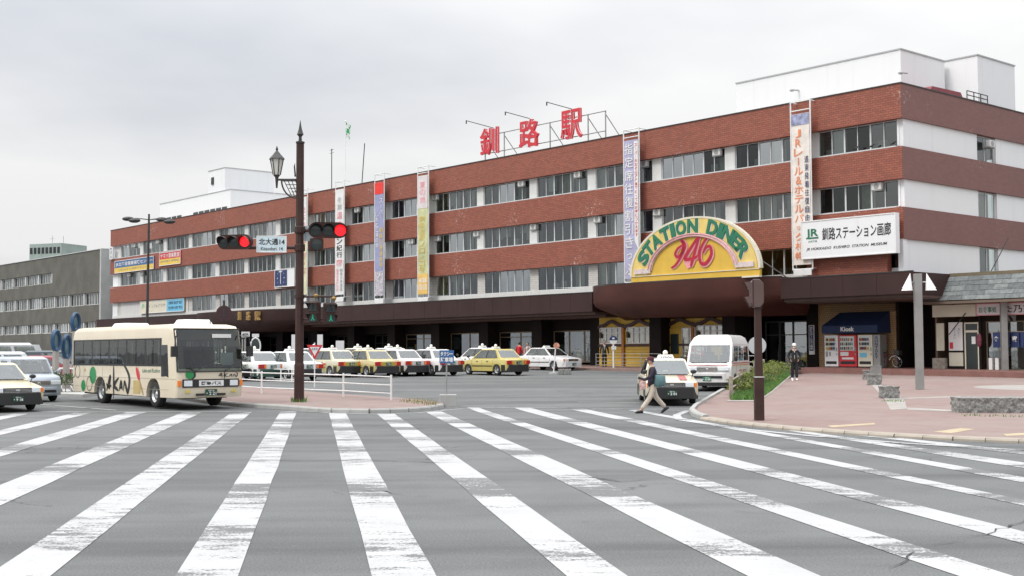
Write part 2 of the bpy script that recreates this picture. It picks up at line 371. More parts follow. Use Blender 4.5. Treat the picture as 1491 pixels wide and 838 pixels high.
# ------------------------------------------------------------------ ground, road markings, pavements
g = MB(); xs = [-2500, -60, -20, 0, 20, 60, 2500]; ys = [-400, 0, 20, 38, 68, 98, 4000]
g.add([(x, y, gz(y)) for y in ys for x in xs], [(j * 7 + i, j * 7 + i + 1, (j + 1) * 7 + i + 1, (j + 1) * 7 + i) for j in range(6) for i in range(6)])
road = struct(g.obj('road', M['asphalt']))
def sheet(name, pts, e, mat, parent=None):            # a thin sheet that follows the slope of the ground
    bm = bmesh.new(); vs = [bm.verts.new((p[0], p[1], 0)) for p in pts]
    f = bm.faces.new(vs)
    if f.normal.z < 0: f.normal_flip()
    for yy in (38, 98):
        bmesh.ops.bisect_plane(bm, geom=bm.verts[:] + bm.edges[:] + bm.faces[:], plane_co=(0, yy, 0), plane_no=(0, 1, 0))
    bmesh.ops.triangulate(bm, faces=bm.faces[:])
    for v in bm.verts: v.co.z = gz(v.co.y) + e
    bm.normal_update()
    for f in bm.faces:
        if f.normal.z < 0: f.normal_flip()
    me = bpy.data.meshes.new(name); bm.to_mesh(me); bm.free(); me.materials.append(mat)
    o = bpy.data.objects.new(name, me); COL.objects.link(o)
    if parent: o.parent = parent
    return o
def slab(name, pts, e, mat, parent=None):             # sheet with a skirt below it
    o = sheet(name, pts, e, mat, parent); bm = bmesh.new(); bm.from_mesh(o.data)
    be = [q for q in bm.edges if q.is_boundary]
    r = bmesh.ops.extrude_edge_only(bm, edges=be)
    for v in [q for q in r['geom'] if isinstance(q, bmesh.types.BMVert)]: v.co.z -= e + .15
    bmesh.ops.recalc_face_normals(bm, faces=bm.faces[:])
    bm.to_mesh(o.data); bm.free(); return o

cross = bpy.data.objects.new('crosswalk', None); COL.objects.link(cross); cross['kind'] = 'structure'
# far end (two pixels) and a near pair of pixels for both edges of every stripe; the stripe is run on past the frame
ST = [((408.8, 598.2), (432, 598), (257, 838), (348.4, 838)), ((478.9, 600.5), (503.4, 600.5), (541.6, 838), (633.8, 838)),
      ((548.5, 601.5), (574, 601.5), (824.4, 838), (912.3, 837)), ((619.5, 598.8), (642, 598), (1088, 838), (1120, 805.5)),
      ((680.3, 592.5), (697, 592.5), (1246.8, 787.3), (1303, 784)), ((749, 593), (773.7, 593), (1491, 791.3), (1491, 774)),
      ((827.7, 594.2), (851, 594), (1491, 735.8), (1491, 727.5)), ((912.3, 596), (929, 596.5), (1491, 702), (1491, 694.4)),
      ((1147.3, 626.4), (1160, 625.6), (1491, 681), (1491, 672.8)), ((1250, 633.5), (1262, 632), (1491, 661), (1491, 656)),
      ((335, 601.5), (366.6, 599), (0, 825.4), (73, 838)), ((265.4, 599.8), (293.6, 599.8), (0, 706), (0, 735.8)),
      ((185.8, 598.8), (214, 599), (0, 653), (0, 664.5)), ((107.8, 600.5), (132.7, 600.5), (0, 625.7), (0, 633)), ((20, 601.5), (43, 601.5), (0, 605), (0, 610.4))]
for a, b, c, d in ST:
    a, b, c, d = (G(*q) for q in (a, b, c, d))
    da, db = (c - a), (d - b)
    if abs(da.y) < 3: da = Vector((.16, -1, 0)); db = da
    ca = a + da * ((a.y - 6) / max(.1, -da.y)); cb = b + db * ((b.y - 6) / max(.1, -db.y))
    n = 14; pa = [a.lerp(ca, i / n) for i in range(n + 1)]; pb = [b.lerp(cb, i / n) for i in range(n + 1)]
    for q in pa[1:-1] + pb[1:-1]: q.x += random.uniform(-.012, .012)
    sheet('stripe', pa + pb[::-1], .006, M['rp'], cross)
lines = bpy.data.objects.new('road_markings', None); COL.objects.link(lines); lines['kind'] = 'structure'
def pline(pxs, w, name='painted_line', e=.010):
    ps = [G(*q) for q in pxs]; l = []; r = []
    for i, p in enumerate(ps):
        t = (ps[min(i + 1, len(ps) - 1)] - ps[max(0, i - 1)]); t.z = 0; t.normalize(); nn = Vector((-t.y, t.x, 0)) * w / 2
        l.append(p + nn); r.append(p - nn)
    sheet(name, l + r[::-1], e, M['rp'], lines)
pline([(-60, 596), (120, 599.3), (360, 598.6)], .13); pline([(56, 588), (110, 592), (169, 596.5)], .12)
pline([(432, 598), (470, 600.3), (550, 602.4), (610, 600.3), (650, 596.2), (690, 593.2), (800, 592.6), (930, 595.8)], .12)
pline([(842, 584.6), (932, 585.6)], .12); pline([(1012, 586.5), (1034, 587)], .12)
pline([(1003, 596.5), (985, 604), (990, 611), (1040, 618), (1090, 625), (1180, 634), (1320, 645), (1491, 655)], .22)
pline([(945, 596), (1008, 598)], .10)

# pavement on the left corner
LPX = [(250, 578, 0), (300, 586, 0), (352, 591.5, 0), (400, 594, 0), (440, 597, 0), (480, 600, 0), (540, 601, 0), (590, 599.6, 0), (628, 596.3, 0), (646, 592.5, 0)]
LP = [G(a, b, e) for a, b, e in LPX]
LB = [G(a, b, .13) for a, b in ((645, 585), (610, 580.5), (575, 577.5), (500, 572.5), (440, 568), (380, 563), (300, 558), (240, 554))]
lp = struct(slab('pavement', LP + LB, .13, M['pave']))
# pavement and plaza on the right (its kerb is lowered towards the crossing)
PR = .075
RPX = [(1075, 558), (1050, 571), (1030, 583), (1012, 594), (1007, 600), (1013, 606), (1028, 610.5), (1060, 615.5), (1110, 621), (1160, 626), (1230, 631), (1300, 635.5), (1400, 640.5), (1491, 644)]
RP = [G(*q) for q in RPX]; RP += [RP[-1] + (RP[-1] - RP[-2]).normalized() * 14]
rp = struct(slab('plaza', [Vector((15.2, 66, 0)), Vector((19.5, 78, 0))][::-1] + [Vector((14.2, 62.5, 0)), Vector((11.5, 56, 0))] + RP + [Vector((60, 14, 0)), Vector((75, 60, 0)), L2W(30, 3), L2W(-8, 3)], PR, M['pave']))
def kerb(pts, parent, wdt=.16, step=.62, hgt=.138, mat=None):
    segs = []; acc = 0; cur = pts[0].copy(); k = 0
    while k < len(pts) - 1:
        rem = (pts[k + 1] - cur).length; need = step
        p0 = cur.copy()
        while rem < need and k < len(pts) - 2:
            need -= rem; k += 1; cur = pts[k].copy(); rem = (pts[k + 1] - cur).length
        if rem < need: break
        cur = cur + (pts[k + 1] - cur).normalized() * need; segs.append((p0, cur.copy()))
    for a, b in segs:
        t = b - a; ln = t.length - .012; yw = math.atan2(t.y, t.x); c = (a + b) / 2
        key = 'kerb_%.2f_%.2f' % (ln, wdt); me = bpy.data.meshes.get(key)
        if not me:
            q = MB(); h = ln / 2; w = wdt / 2
            q.loft([[(-h, -w, -.2), (-h, w, -.2), (-h, w, hgt), (-h, -w + .03, hgt), (-h, -w, hgt - .04)], [(h, -w, -.2), (h, w, -.2), (h, w, hgt), (h, -w + .03, hgt), (h, -w, hgt - .04)]])
            me = q.mesh(key, mat or M['conc'])
        o = bpy.data.objects.new('kerb_stone', me); COL.objects.link(o); o.parent = parent
        o.location = (c.x, c.y, gz(c.y)); o.rotation_euler = (0, -math.atan2(gz(b.y) - gz(a.y), ln), yw)
kerb(LP, lp); kerb(RP[:7], rp, .16, .62, .10); kerb(RP[6:], rp, .34, .62, .082, pm('beige_kerb', (.34, .30, .25), .85, var=.15, vs=2))
# bands of pale stone and the round inset in the plaza, patches of tactile paving by the kerb
def ppoly(name, px, e, mat, parent): return sheet(name, [G(a, b, PR) for a, b in px], PR + e, mat, parent)
ppoly('stone_band', [(1289, 581), (1317, 581), (1321, 594), (1297, 596)], .004, M['lgran'], rp)
ppoly('stone_band', [(1266, 556), (1278, 556), (1317, 581), (1289, 581)], .008, M['lgran'], rp)
ppoly('stone_band', [(1321, 592.5), (1400, 596.5), (1400, 599), (1321, 595.5)], .004, M['lgran'], rp)
ppoly('stone_band', [(1300, 579), (1400, 575.5), (1400, 577), (1300, 580.5)], .004, M['lgran'], rp)
ppoly('stone_band', [(1345, 540.5), (1460, 545), (1460, 546.2), (1345, 541.6)], .004, M['lgran'], rp)
c0 = G(1520, 563.5, PR); rr = (c0 - G(1424, 564, PR)).length
sheet('stone_circle', [(c0.x + rr * math.cos(2 * math.pi * i / 48), c0.y + rr * math.sin(2 * math.pi * i / 48)) for i in range(48)], PR + .004, M['lgran'], rp)
tact = pm('tactile_paving', (.40, .325, .215), .8, var=.15, vs=4, bump=.3, bs=12)
ppoly('tactile_paving', [(1205, 619), (1272, 615), (1276, 617), (1212, 621.5)], .004, tact, rp)
ppoly('tactile_paving', [(1358, 628), (1398, 622.5), (1420, 624), (1385, 630)], .004, tact, rp)
ppoly('tactile_paving', [(1460, 631), (1500, 629), (1510, 632), (1466, 634)], .004, tact, rp)
# pavement along the front of the station, and a narrow one far left behind the bus
struct(slab('station_pavement', [L2W(-112, -4.2), L2W(-6, -4.2), L2W(-6, 4), L2W(-112, 4)], .15, pm('station_paving', (.23, .15, .13), .8, var=.15, vs=.8)))
struct(slab('far_pavement', [G(a, b) for a, b in ((-40, 566), (60, 575), (120, 578), (170, 570), (110, 560), (-40, 552))], .12, M['conc']))
arc = struct(slab('arcade_step', [L2W(-6, -1.2), L2W(12, -1.2), L2W(12, 4), L2W(-6, 4)], .36, pm('step_tile', (.20, .095, .08), .7, var=.15)))

# cracks in the asphalt, dark and ragged
random.seed(14)
def crack(pxs, w):
    P = [G(*q) for q in pxs]; pts = []
    for a, b in zip(P[:-1], P[1:]):
        n = max(2, int((b - a).length / .16))
        for i in range(n): pts.append(a.lerp(b, i / n) + Vector((random.uniform(-.05, .05), random.uniform(-.07, .07), 0)))
    l, r = [], []
    for i, p in enumerate(pts):
        t = pts[min(i + 1, len(pts) - 1)] - pts[max(i - 1, 0)]; t.z = 0; t.normalize(); nn = Vector((-t.y, t.x, 0)) * w * random.uniform(.25, 1) * min(1, i / 4, (len(pts) - 1 - i) / 4 + .05); l.append(p + nn); r.append(p - nn)
    me = MB(); v = [(q.x, q.y, gz(q.y) + .013) for q in l + r]; n = len(l); me.add(v, [(i, i + 1, n + i + 1, n + i) for i in range(n - 1)]); me.obj('crack', pm('crack_tar', (.040, .041, .042), .9, var=.3, vs=5), road)
for c_ in ([(1300, 830), (1325, 812), (1345, 795)], [(1395, 783), (1430, 778), (1462, 768), (1510, 752)], [(1345, 795), (1390, 790), (1440, 786)], [(490, 712), (560, 716), (600, 722), (650, 720)], [(360, 668), (440, 671), (520, 669), (640, 673), (700, 671)], [(820, 690), (900, 700), (985, 697)], [(150, 636), (230, 640), (300, 638)], [(1060, 742), (1105, 748), (1150, 744)]): crack(c_, .02)

# ------------------------------------------------------------------ station building
ST_ = thing('station_building', 'long four storey station with red tiled bands, ribbon windows and brown canopy', 'building', CORN, FROT)
UL, UR = -106.0, 0.0
ZB = [(7.80, 9.55), (11.10, 12.88), (14.44, 16.33)]; DEP = 26.0
for z0, z1 in ZB:
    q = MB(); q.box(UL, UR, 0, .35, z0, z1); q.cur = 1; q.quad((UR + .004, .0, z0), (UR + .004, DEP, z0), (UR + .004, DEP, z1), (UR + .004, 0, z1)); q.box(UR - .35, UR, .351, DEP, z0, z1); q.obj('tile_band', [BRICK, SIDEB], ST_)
q = MB(); q.prism([(UL - .03, -.04), (UR + .04, -.04), (UR + .04, DEP), (UR - .38, DEP), (UR - .38, .38), (UL - .03, .38)], 16.332, 16.40); q.obj('coping', M['dkmetal'], ST_)
for z0, z1 in ZB[:2]:
    q = MB(); q.box(UL, UR - .42, .02, .5, z1 + .002, z1 + .07); q.obj('sill', M['alu'], ST_)
q = MB(); q.box(UL, UR - .36, .36, DEP, 15.7, 15.9); q.obj('roof', M['conc'], ST_)
for zz in (8.6, 11.95, 15.3, 5.4):
    q = MB(); q.box(UL + .1, UR - .4, .36, 9, zz - .2, zz + .2); q.obj('floor_slab', M['conc'], ST_)
q = MB(); q.box(UL + .1, UR - .4, 5.2, 5.4, 5, 15.6); q.obj('inner_wall', M['room'], ST_)
q = MB(); q.box(UL, UL + .3, .36, DEP, .2, 14.43); q.obj('end_wall', M['white'], ST_)
q = MB(); q.box(UL, UR - .42, .32, .72, 5.5, 6.22); q.obj('sill_wall', M['pier'], ST_)
FL = [(6.22, 7.8, TILEW, .42), (9.62, 11.1, M['pier'], .34), (12.95, 14.44, M['pier'], .34)]
PC = [-6.08 - 6.13 * k for k in range(17)]
random.seed(3)
pane_me = {}
def window(u0, u1, z0, z1, s, parent, npane, name='window', gl=GW, fr=M['alu'], fw=.05, pair=True, transom=None):
    q = MB(); q.box(u0, u1, s - .03, s + .06, z0, z0 + fw); q.box(u0, u1, s - .03, s + .06, z1 - fw, z1)
    q.box(u0, u0 + fw, s - .028, s + .058, z0 + fw, z1 - fw); q.box(u1 - fw, u1, s - .028, s + .058, z0 + fw, z1 - fw)
    pw = (u1 - u0 - 2 * fw) / npane
    for i in range(1, npane):
        x = u0 + fw + i * pw; h = .05 if (i % 2 == 0 or not pair) else .022
        q.box(x - h, x + h, s - (.026 if i % 2 else .04), s + .05, z0 + fw, z1 - fw)
    if transom: q.box(u0 + fw, u1 - fw, s - .036, s + .045, transom - .03, transom + .03)
    w = q.obj(name, fr, parent)
    key = (round(pw, 3), round(z1 - z0, 3), gl.name)
    if key not in pane_me:
        pane_me[key] = []
        for gl_ in ((GW, GW2, GW3) if gl is GW else (gl,)):
            p = MB(); p.quad((0, 0, 0), (pw, 0, 0), (pw, 0, z1 - z0 - 2 * fw), (0, 0, z1 - z0 - 2 * fw)); pane_me[key].append(p.mesh('pane', gl_))
    pk = pane_me[key]; ch = pk[0]
    for i in range(npane):
        if i % 2 == 0 and len(pk) > 1: ch = random.choices(pk, (5, 2.2, 4))[0]
        o = bpy.data.objects.new('pane', ch); COL.objects.link(o); o.parent = w
        o.location = (u0 + fw + i * pw, s + .005 + .012 * (i % 2), z0 + fw); o.rotation_euler = (0, 0, random.uniform(-.004, .004))
    return w
for fi, (z0, z1, pmat, ps) in enumerate(FL):
    cur = MB()
    for k in range(17):
        c1 = -.0 if k == 0 else PC[k - 1]; c0 = PC[k]
        u1 = -.47 if k == 0 else c1 - .40; u0 = c0 + .40
        if fi == 0 and k >= 15: continue
        window(u0, u1, z0, z1, .46, ST_, 6 if k < 13 else 5)
        if fi == 0 and k < 3: pass
        n = 6
        for i in range(n):
            r = random.random(); x0 = u0 + (u1 - u0) * i / n; x1 = u0 + (u1 - u0) * (i + 1) / n
            pc = .55 if 8 <= k else .33
            if r < pc:
                zb = z0 if random.random() < .6 else z0 + (z1 - z0) * random.uniform(.2, .7); d = .7 + random.uniform(0, .25)
                cur.cur = 0 if random.random() < .5 else 1; m_ = 6
                for j in range(m_):
                    a, b = x0 + (x1 - x0) * j / m_, x0 + (x1 - x0) * (j + 1) / m_; o1, o2 = (.05 if j % 2 else 0), (0 if j % 2 else .05)
                    cur.quad((a, d + o1, zb), (b, d + o2, zb), (b, d + o2, z1), (a, d + o1, z1))
            elif r < pc + .25:
                cur.cur = random.choice((0, 1, 2)); h = random.uniform(.2, .7); cur.box(x0 + .1, x1 - .2, 1.0, 1.5, z0, z0 + h)
    cur.obj('curtains', [M['curtain'], M['blind'], M['steel']], ST_)
    for k, c in enumerate(PC):
        q = MB(); w = .40 if fi else .46
        q.box(c - w, c + w, ps, .95, z0 - .02, z1 - .005); q.obj('pier', pmat, ST_)
    q = MB(); q.box(-.47, -.36, .30, .95, z0, z1 - .005); q.box(UL + .31, PC[-1] - .42, .36, .95, z0, z1 - .005); q.obj('pier', M['white'], ST_)
q = MB(); q.box(PC[-1] + .47, PC[13] - .47, .36, .9, 6.2, 7.795); q.obj('blank_panel', M['pier'], ST_)
# white side wall with its windows
sA, sB = fside(1425, 200)[0], fside(1452, 200)[0]
for z0, z1 in ((5.2, 7.8), (9.55, 11.1), (12.88, 14.44)):
    q = MB(); wz0 = z0 if z0 > 6 else 5.95
    q.box(-.36, -.12, .36, sA, z0, z1 - .003); q.box(-.36, -.12, sB, DEP, z0, z1 - .003)
    if z0 < 6: q.box(-.36, -.12, sA, sB, z0, wz0)
    q.obj('side_wall', M['white'], ST_)
    q = MB(); q.box(-.34, -.28, sA, sB, wz0, wz0 + .06); q.box(-.34, -.28, sA, sB, z1 - .08, z1 - .01); q.box(-.33, -.27, sA, sA + .06, wz0, z1); q.box(-.33, -.27, (sA + sB) / 2 - .03, (sA + sB) / 2 + .03, wz0, z1); q.box(-.33, -.27, sB - .06, sB, wz0, z1)
    w = q.obj('window', M['alu'], ST_)
    for a, b in ((sA + .06, (sA + sB) / 2 - .03), ((sA + sB) / 2 + .03, sB - .06)):
        p = MB(); p.quad((-.30, a, wz0 + .06), (-.30, b, wz0 + .06), (-.30, b, z1 - .08), (-.30, a, z1 - .08)); p.obj('pane', GW, w)
    p = MB(); p.box(-.8, -.7, sA, sB, wz0, z1); p.obj('curtains', M['curtain'] if z0 > 9 and z0 < 12 else M['room'], ST_)
q = MB(); q.box(-.37, -.05, .02, .4, 5.6, 7.798); q.obj('corner_pier', M['white'], ST_)
# small orange panel under the museum board
q = MB(); a, b = fac(1176, 396, .1), fac(1292, 373, .1); q.box(a[0], b[0], -.12, .3, 5.98, 7.0); q.obj('tile_panel', BRICK, ST_)
# penthouses on the roof
def block(name, u0, u1, s0, s1, z0, z1, mat=M['white'], parent=ST_):
    q = MB(); q.box(u0, u1, s0, s1, z0, z1); o = q.obj(name, mat, parent)
    q = MB(); q.box(u0 - .05, u1 + .05, s0 - .05, s1 + .05, z1 + .001, z1 + .08); q.obj('coping', M['grey'], o); return o
u0, zt = fac(1072, 122.6, -5); u1, _ = fac(1311, 72.6, -5); e = fside(1375, 89, u1)[0]
ph = block('penthouse', u0, u1, 5, e, 15.7, zt)
u3, zt3 = fac(1423, 81, -e - .4); u2, _ = fac(1376, 88, -e - .4); e2 = fside(1477, 97.6, u3)[0]
block('penthouse', u1 - 6, u3, e + .4, e2, 15.7, zt3)
for px, py in ((1163, 132), (1321, 107)):
    u, z = fac(px, py, -5); q = MB(); q.tube([(u, 5, z), (u, 4.4, z - .05)], .05); q.ball((u, 4.3, z - .08), .16, .16, .1); q.obj('roof_lamp', M['grey'], ST_)
s0_, z_ = fside(1352, 128, -.7); s1_, _ = fside(1404, 140, -.7)
q = MB(); q.prism([(s0_, 16.45), (s0_ + .4, 16.9), (s1_ - .4, 16.95), (s1_, 16.45)], -2.6, -.7, 'x'); q.obj('roof_hatch', pm('dark_red_paint', (.22, .03, .04), .5), ST_)
q = MB(); s2_ = fside(1408, 140, -.8)[0]; s3_ = fside(1438, 150, -.8)[0]
for z in (16.95, 17.2): q.tube([(-.8, s2_, z), (-.8, s3_, z)], .03, 6)
for i in range(4): q.tube([(-.8, s2_ + (s3_ - s2_) * i / 3, 16.3), (-.8, s2_ + (s3_ - s2_) * i / 3, 17.2)], .03, 6)
q.obj('roof_railing', M['dkmetal'], ST_)
u0, zt = fac(233, 298, -4); u1, _ = fac(335.7, 275, -4); e = fside(433, 284, u1)[0]
lo = block('penthouse', u0, u1, 4, e, 15.7, zt)
for i in range(12):
    if i in (4, 5): continue
    a = u0 + .5 + (u1 - u0 - 1) * i / 12; q = MB(); q.box(a, a + 1.1, 3.96, 4.05, 16.2, 17.6); q.obj('window', GB, lo)
u0, zt2 = fac(300, 250, -4); u1, _ = fac(324, 244.5, -4); e = fside(399, 251.6, u1)[0]
up = block('penthouse', u0, u1, 4.3, e, zt + .09, zt2)
u, z = fac(310, 264, -4.3); q = MB(); q.box(u - .25, u + .25, 4.2, 4.35, z - .4, z + .4); q.obj('vent', M['dkmetal'], up)
# canopy: long fascia, bowed canopies over the entrances, flat one on the right
def fascia(u0, u1, s0, s1, z0, z1, name='canopy'):
    q = MB(); q.box(u0, u1, s0, s1, z0, z1); o = q.obj(name, M['brown'], ST_)
    q = MB(); q.box(u0 + .05, u1 - .05, s0 + .28, s1, z0 - .16, z0 - .002); q.obj('canopy_trim', M['soffit'], o)
    q = MB(); q.box(u0 - .03, u1 + .03, s0 - .04, s0 + .15, z1 + .001, z1 + .06); q.obj('coping', M['dkmetal'], o)
    n = int((u1 - u0) / 2.04); t = (u1 - u0) / n
    for i in range(n):                                  # sheet metal panels of the fascia
        p = MB(); p.box(u0 + i * t + .008, u0 + (i + 1) * t - .008, s0 - .02, s0 - .001, z0 + .02, z1 - .02); p.obj('fascia_panel', M['brown'], o)
    return o
fascia(-104.5, -21.9, -2.2, .3, 4.42, 5.70); fascia(-6.6, 1.78, -2.2, 2.9, 4.72, 5.83)
def bowl(uc, hw, bulge, zt, zb, name='bowed_canopy', mat=M['rust'], ex=4.0):
    n = 28; rings = []
    for z, ins in ((zt, 0), (zt - .95, .02), (zt - 1.35, .16), (zt - 1.70, .45), (zb, .95)):
        r = []
        for i in range(n + 1):
            t = -1 + 2 * i / n; x = uc + t * (hw - ins * .35); y = -2.15 - bulge * (1 - abs(t) ** ex) + ins
            r.append((x, min(y, 0.2), z + (.75 * abs(t) ** 3 * ins / .95)))
        r += [(uc + hw - ins * .35, .6, z), (uc - hw + ins * .35, .6, z)]; rings.append(r)
    q = MB(); q.loft(rings); return q.obj(name, mat, ST_, smooth=40)
bowl(-14.2, 7.7, 1.9, 5.96, 3.86); bowl(-68.5, 10.0, 2.2, 5.72, 3.75, mat=M['brown'])
q = MB()
for i in range(29):
    t = -1 + 2 * i / 28; t2 = -1 + 2 * (i + 1) / 28
    if i < 28:
        f = lambda t: (-14.2 + t * 7.72, -2.17 - 1.9 * (1 - abs(t) ** 4.0))
        (xa, ya), (xb, yb) = f(t), f(t2); q.quad((xa, ya, 5.96), (xb, yb, 5.96), (xb, yb, 6.02), (xa, ya, 6.02)); q.quad((xa, ya, 6.02), (xb, yb, 6.02), (xb, yb + .2, 6.02), (xa, ya + .2, 6.02))
q.obj('coping', M['dkmetal'], ST_)
# ground floor under the canopy
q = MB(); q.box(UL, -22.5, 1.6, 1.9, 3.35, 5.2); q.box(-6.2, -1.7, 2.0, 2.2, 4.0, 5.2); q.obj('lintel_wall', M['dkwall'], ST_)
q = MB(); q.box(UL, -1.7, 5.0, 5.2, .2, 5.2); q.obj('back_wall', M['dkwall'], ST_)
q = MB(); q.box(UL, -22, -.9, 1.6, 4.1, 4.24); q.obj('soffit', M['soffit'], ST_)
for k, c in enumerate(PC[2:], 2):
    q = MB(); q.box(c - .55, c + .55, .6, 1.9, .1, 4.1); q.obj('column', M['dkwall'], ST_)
random.seed(11)
POST = ['8a9a90', 'b9b39a', '5f7d8c', 'c9c9c4', '4c5a48', 'a04a38', 'd0b060', '6a8f9f', '39424a']
for k in range(3, 17):
    c1, c0 = PC[k - 1], PC[k]; u0, u1 = c0 + .62, c1 - .62
    if 8 <= k <= 11:                                     # open entrance hall under the left bowed canopy
        window(u0 + .3, u1 - .3, .5, 3.3, 2.6, ST_, 4, 'entrance_door', GS, M['dkmetal'], .07, False, 2.6); continue
    window(u0, u1, 1.0 if k < 13 else .5, 3.3, 1.75, ST_, 2 if k != 4 else 3, 'shop_window', GS, pm('bronze_frame', (.22, .17, .11), .4, .5), .08, False, 2.9 if k % 2 else None)
    for i in range(8):
        h = random.choice(POST); w = random.uniform(.5, 1.5); x = random.uniform(u0, u1 - w); z = random.uniform(1.0, 2.1); hh = random.uniform(.5, 1.1); d = 1.84 + random.uniform(0, .25)
        p = MB(); p.box(x, x + w, d, d + .03, z, z + hh); p.obj('poster', pm('poster_' + h, h, .7, var=.25, vs=4), ST_)
    if k == 3:
        p = MB(); put_text(p, 'ORANGE', u0 + .6, u0 + 2.9, 2.45, 2.8, 1.70, .01); p.obj('lettering', M['ink'], ST_)
p = MB(); a = PC[3] + 2.6; p.box(a, a + 2.6, 1.52, 1.56, 3.55, 3.62); p.box(a, a + 2.6, 1.52, 1.56, 4.05, 4.1); p.box(a, a + .05, 1.52, 1.56, 3.62, 4.05); p.box(a + 2.55, a + 2.6, 1.52, 1.56, 3.62, 4.05); p.obj('sign_frame', M['alu'], ST_)
# yellow diner front
for d0, d1, door in ((fac(869, 500, -.3)[0], fac(949, 500, -.3)[0], 0), (fac(966, 500, -.3)[0], fac(1056, 500, -.3)[0], 1)):
    q = MB(); q.box(d0, d1, .55, .75, .3, 4.2); q.obj('diner_wall', M['yellow'], ST_)
    nb = 7
    for i in range(nb):
        if door and i > 0: pass
        q = MB(); z = .72 + i * .20; q.prism([(.50, z), (.53, z + .19), (.549, z + .19), (.549, z)], d0 + .02, (d0 + d1) / 2 - .3 if not door else d0 + .5, 'x')
        if not door: q.prism([(.50, z), (.53, z + .19), (.549, z + .19), (.549, z)], (d0 + d1) / 2 + .05, d1 - .35, 'x')
        q.obj('siding_board', M['yellow'], ST_)
    q = MB(); q.box(d0, d1, .44, .548, 2.12, 2.27); q.box(d0, d1, .44, .548, .3, .66); q.obj('dado_rail', pm('diner_brown', (.065, .025, .02), .5), ST_)
    wdt = (d1 - d0) / 2
    for i in range(2):
        c = d0 + wdt * (i + .5)
        pts = [(c - wdt * .5 + wdt * j / 10, 3.62 + .32 * math.exp(-((j - 5) / 2.2) ** 2) - (.08 if j in (0, 10) else 0)) for j in range(11)]
        q = MB(); q.prism(pts + [(p[0], p[1] - .22) for p in pts[::-1]], .38, .547, 'y'); q.obj('scalloped_trim', pm('diner_brown', (.065, .025, .02)), ST_)
        if door and i == 0:
            q = MB(); q.box(c - 1.0, c + .1, .46, .545, .5, 3.25); dd = q.obj('door', M['yellow'], ST_); q = MB(); q.box(c - .8, c - .1, .43, .458, 1.6, 2.9); q.obj('pane', M['dlens'], dd)
            window(c + .15, c + 1.3, .75, 3.3, .47, ST_, 2, 'diner_window', GS, M['white_metal'], .05, False, 2.6)
        else: window(c - 1.15, c + 1.05, 2.3, 3.42, .47, ST_, 4, 'diner_window', GS, M['white_metal'], .06, False, 3.05)
        q = MB(); q.box(c + wdt * .5 - .32, c + wdt * .5 - .1, .40, .50, .4, 3.55); q.obj('pilaster', pm('diner_orange', (.42, .15, .04), .5), ST_)
        q = MB(); q.box(c - wdt * .42, c - wdt * .36, .36, .48, 2.7, 3.1); q.obj('wall_lamp', M['dkmetal'], ST_)
for u in (fac(957, 500, .2)[0], fac(1064, 500, .2)[0]):
    q = MB(); q.box(u - .5, u + .5, -.4, 1.2, .2, 4.3); q.obj('column', M['dkwall'], ST_)
# entrance doors and tiled wall on the right
a, b = fac(1113, 500, -2)[0], fac(1176, 500, -2)[0]
window(a, b, .6, 3.6, 2.1, ST_, 3, 'entrance_door', GS, M['dkmetal'], .09, False, 2.75)
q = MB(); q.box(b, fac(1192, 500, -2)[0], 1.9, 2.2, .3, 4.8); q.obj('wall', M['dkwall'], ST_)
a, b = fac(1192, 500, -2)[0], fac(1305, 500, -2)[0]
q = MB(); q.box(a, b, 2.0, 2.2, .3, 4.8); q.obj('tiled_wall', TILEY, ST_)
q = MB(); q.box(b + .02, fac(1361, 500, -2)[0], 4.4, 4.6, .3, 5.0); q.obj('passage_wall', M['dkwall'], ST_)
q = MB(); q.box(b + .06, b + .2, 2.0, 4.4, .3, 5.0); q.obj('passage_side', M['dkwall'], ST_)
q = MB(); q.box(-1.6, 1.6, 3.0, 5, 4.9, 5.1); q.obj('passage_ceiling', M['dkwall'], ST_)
q = MB(); q.box(-6.5, 1.7, -1.8, 4.6, 4.5, 4.55); q.obj('soffit', M['soffit'], ST_)
# gold letters over the left entrance
p0 = fac(356, 459, 3.9)
for i, ch in enumerate('釧路駅'):
    u, z = fac(350 + 12.5 * i, 459, 4.3); q = MB(); put_text(q, ch, u - .30, u + .30, z - .40, z + .40, -4.45 + .0, .0, thick=.3); q.obj('letter', M['gold'], ST_)

# roof lettering with its steel frame
rs = fthing('roof_sign', 'red three letter sign on a steel frame above the roof parapet', 'sign', -30.3, 1.0, 16.4)
for i, (px, py) in enumerate(((713, 206), (771, 194.5), (832.5, 181.5))):
    u, z = fac(px, py, -1.0); u += 30.3; z -= 16.4
    o = MB(); put_text(o, '釧路駅'[i], u - 1.08, u + 1.08, z - 1.06, z + 1.06, -.12, .014, thick=.2); lt = o.obj('letter', M['red'], rs)
    o = MB(); put_text(o, '釧路駅'[i], u - 1.12, u + 1.12, z - 1.10, z + 1.10, -.10, .032); o.obj('letter_edge', M['cloth'], lt)
    o = MB(); o.tube([(u + .3, .2, z + 1.0), (u - .9, -1.6, z + 1.55)], .03, 6); o.tube([(u - .9, -1.6, z + 1.57), (u - .9, -1.6, z + 1.3)], .05, 6); o.obj('lamp_arm', M['dkmetal'], rs)
q = MB()
for z in (.75, 2.15): q.tube([(-6.9, .2, z), (6.4, .2, z)], .04, 6)
q.obj('rail', M['steel'], rs)
for u in (-6.9, -4.6, 0.6, 4.6, 6.35):
    q = MB(); q.tube([(u, .25, -.7), (u, .25, 2.2)], .05, 6); q.tube([(u, .3, 1.9), (u + .4, 2.2, -.5)], .035, 6); q.obj('post', M['steel'], rs)
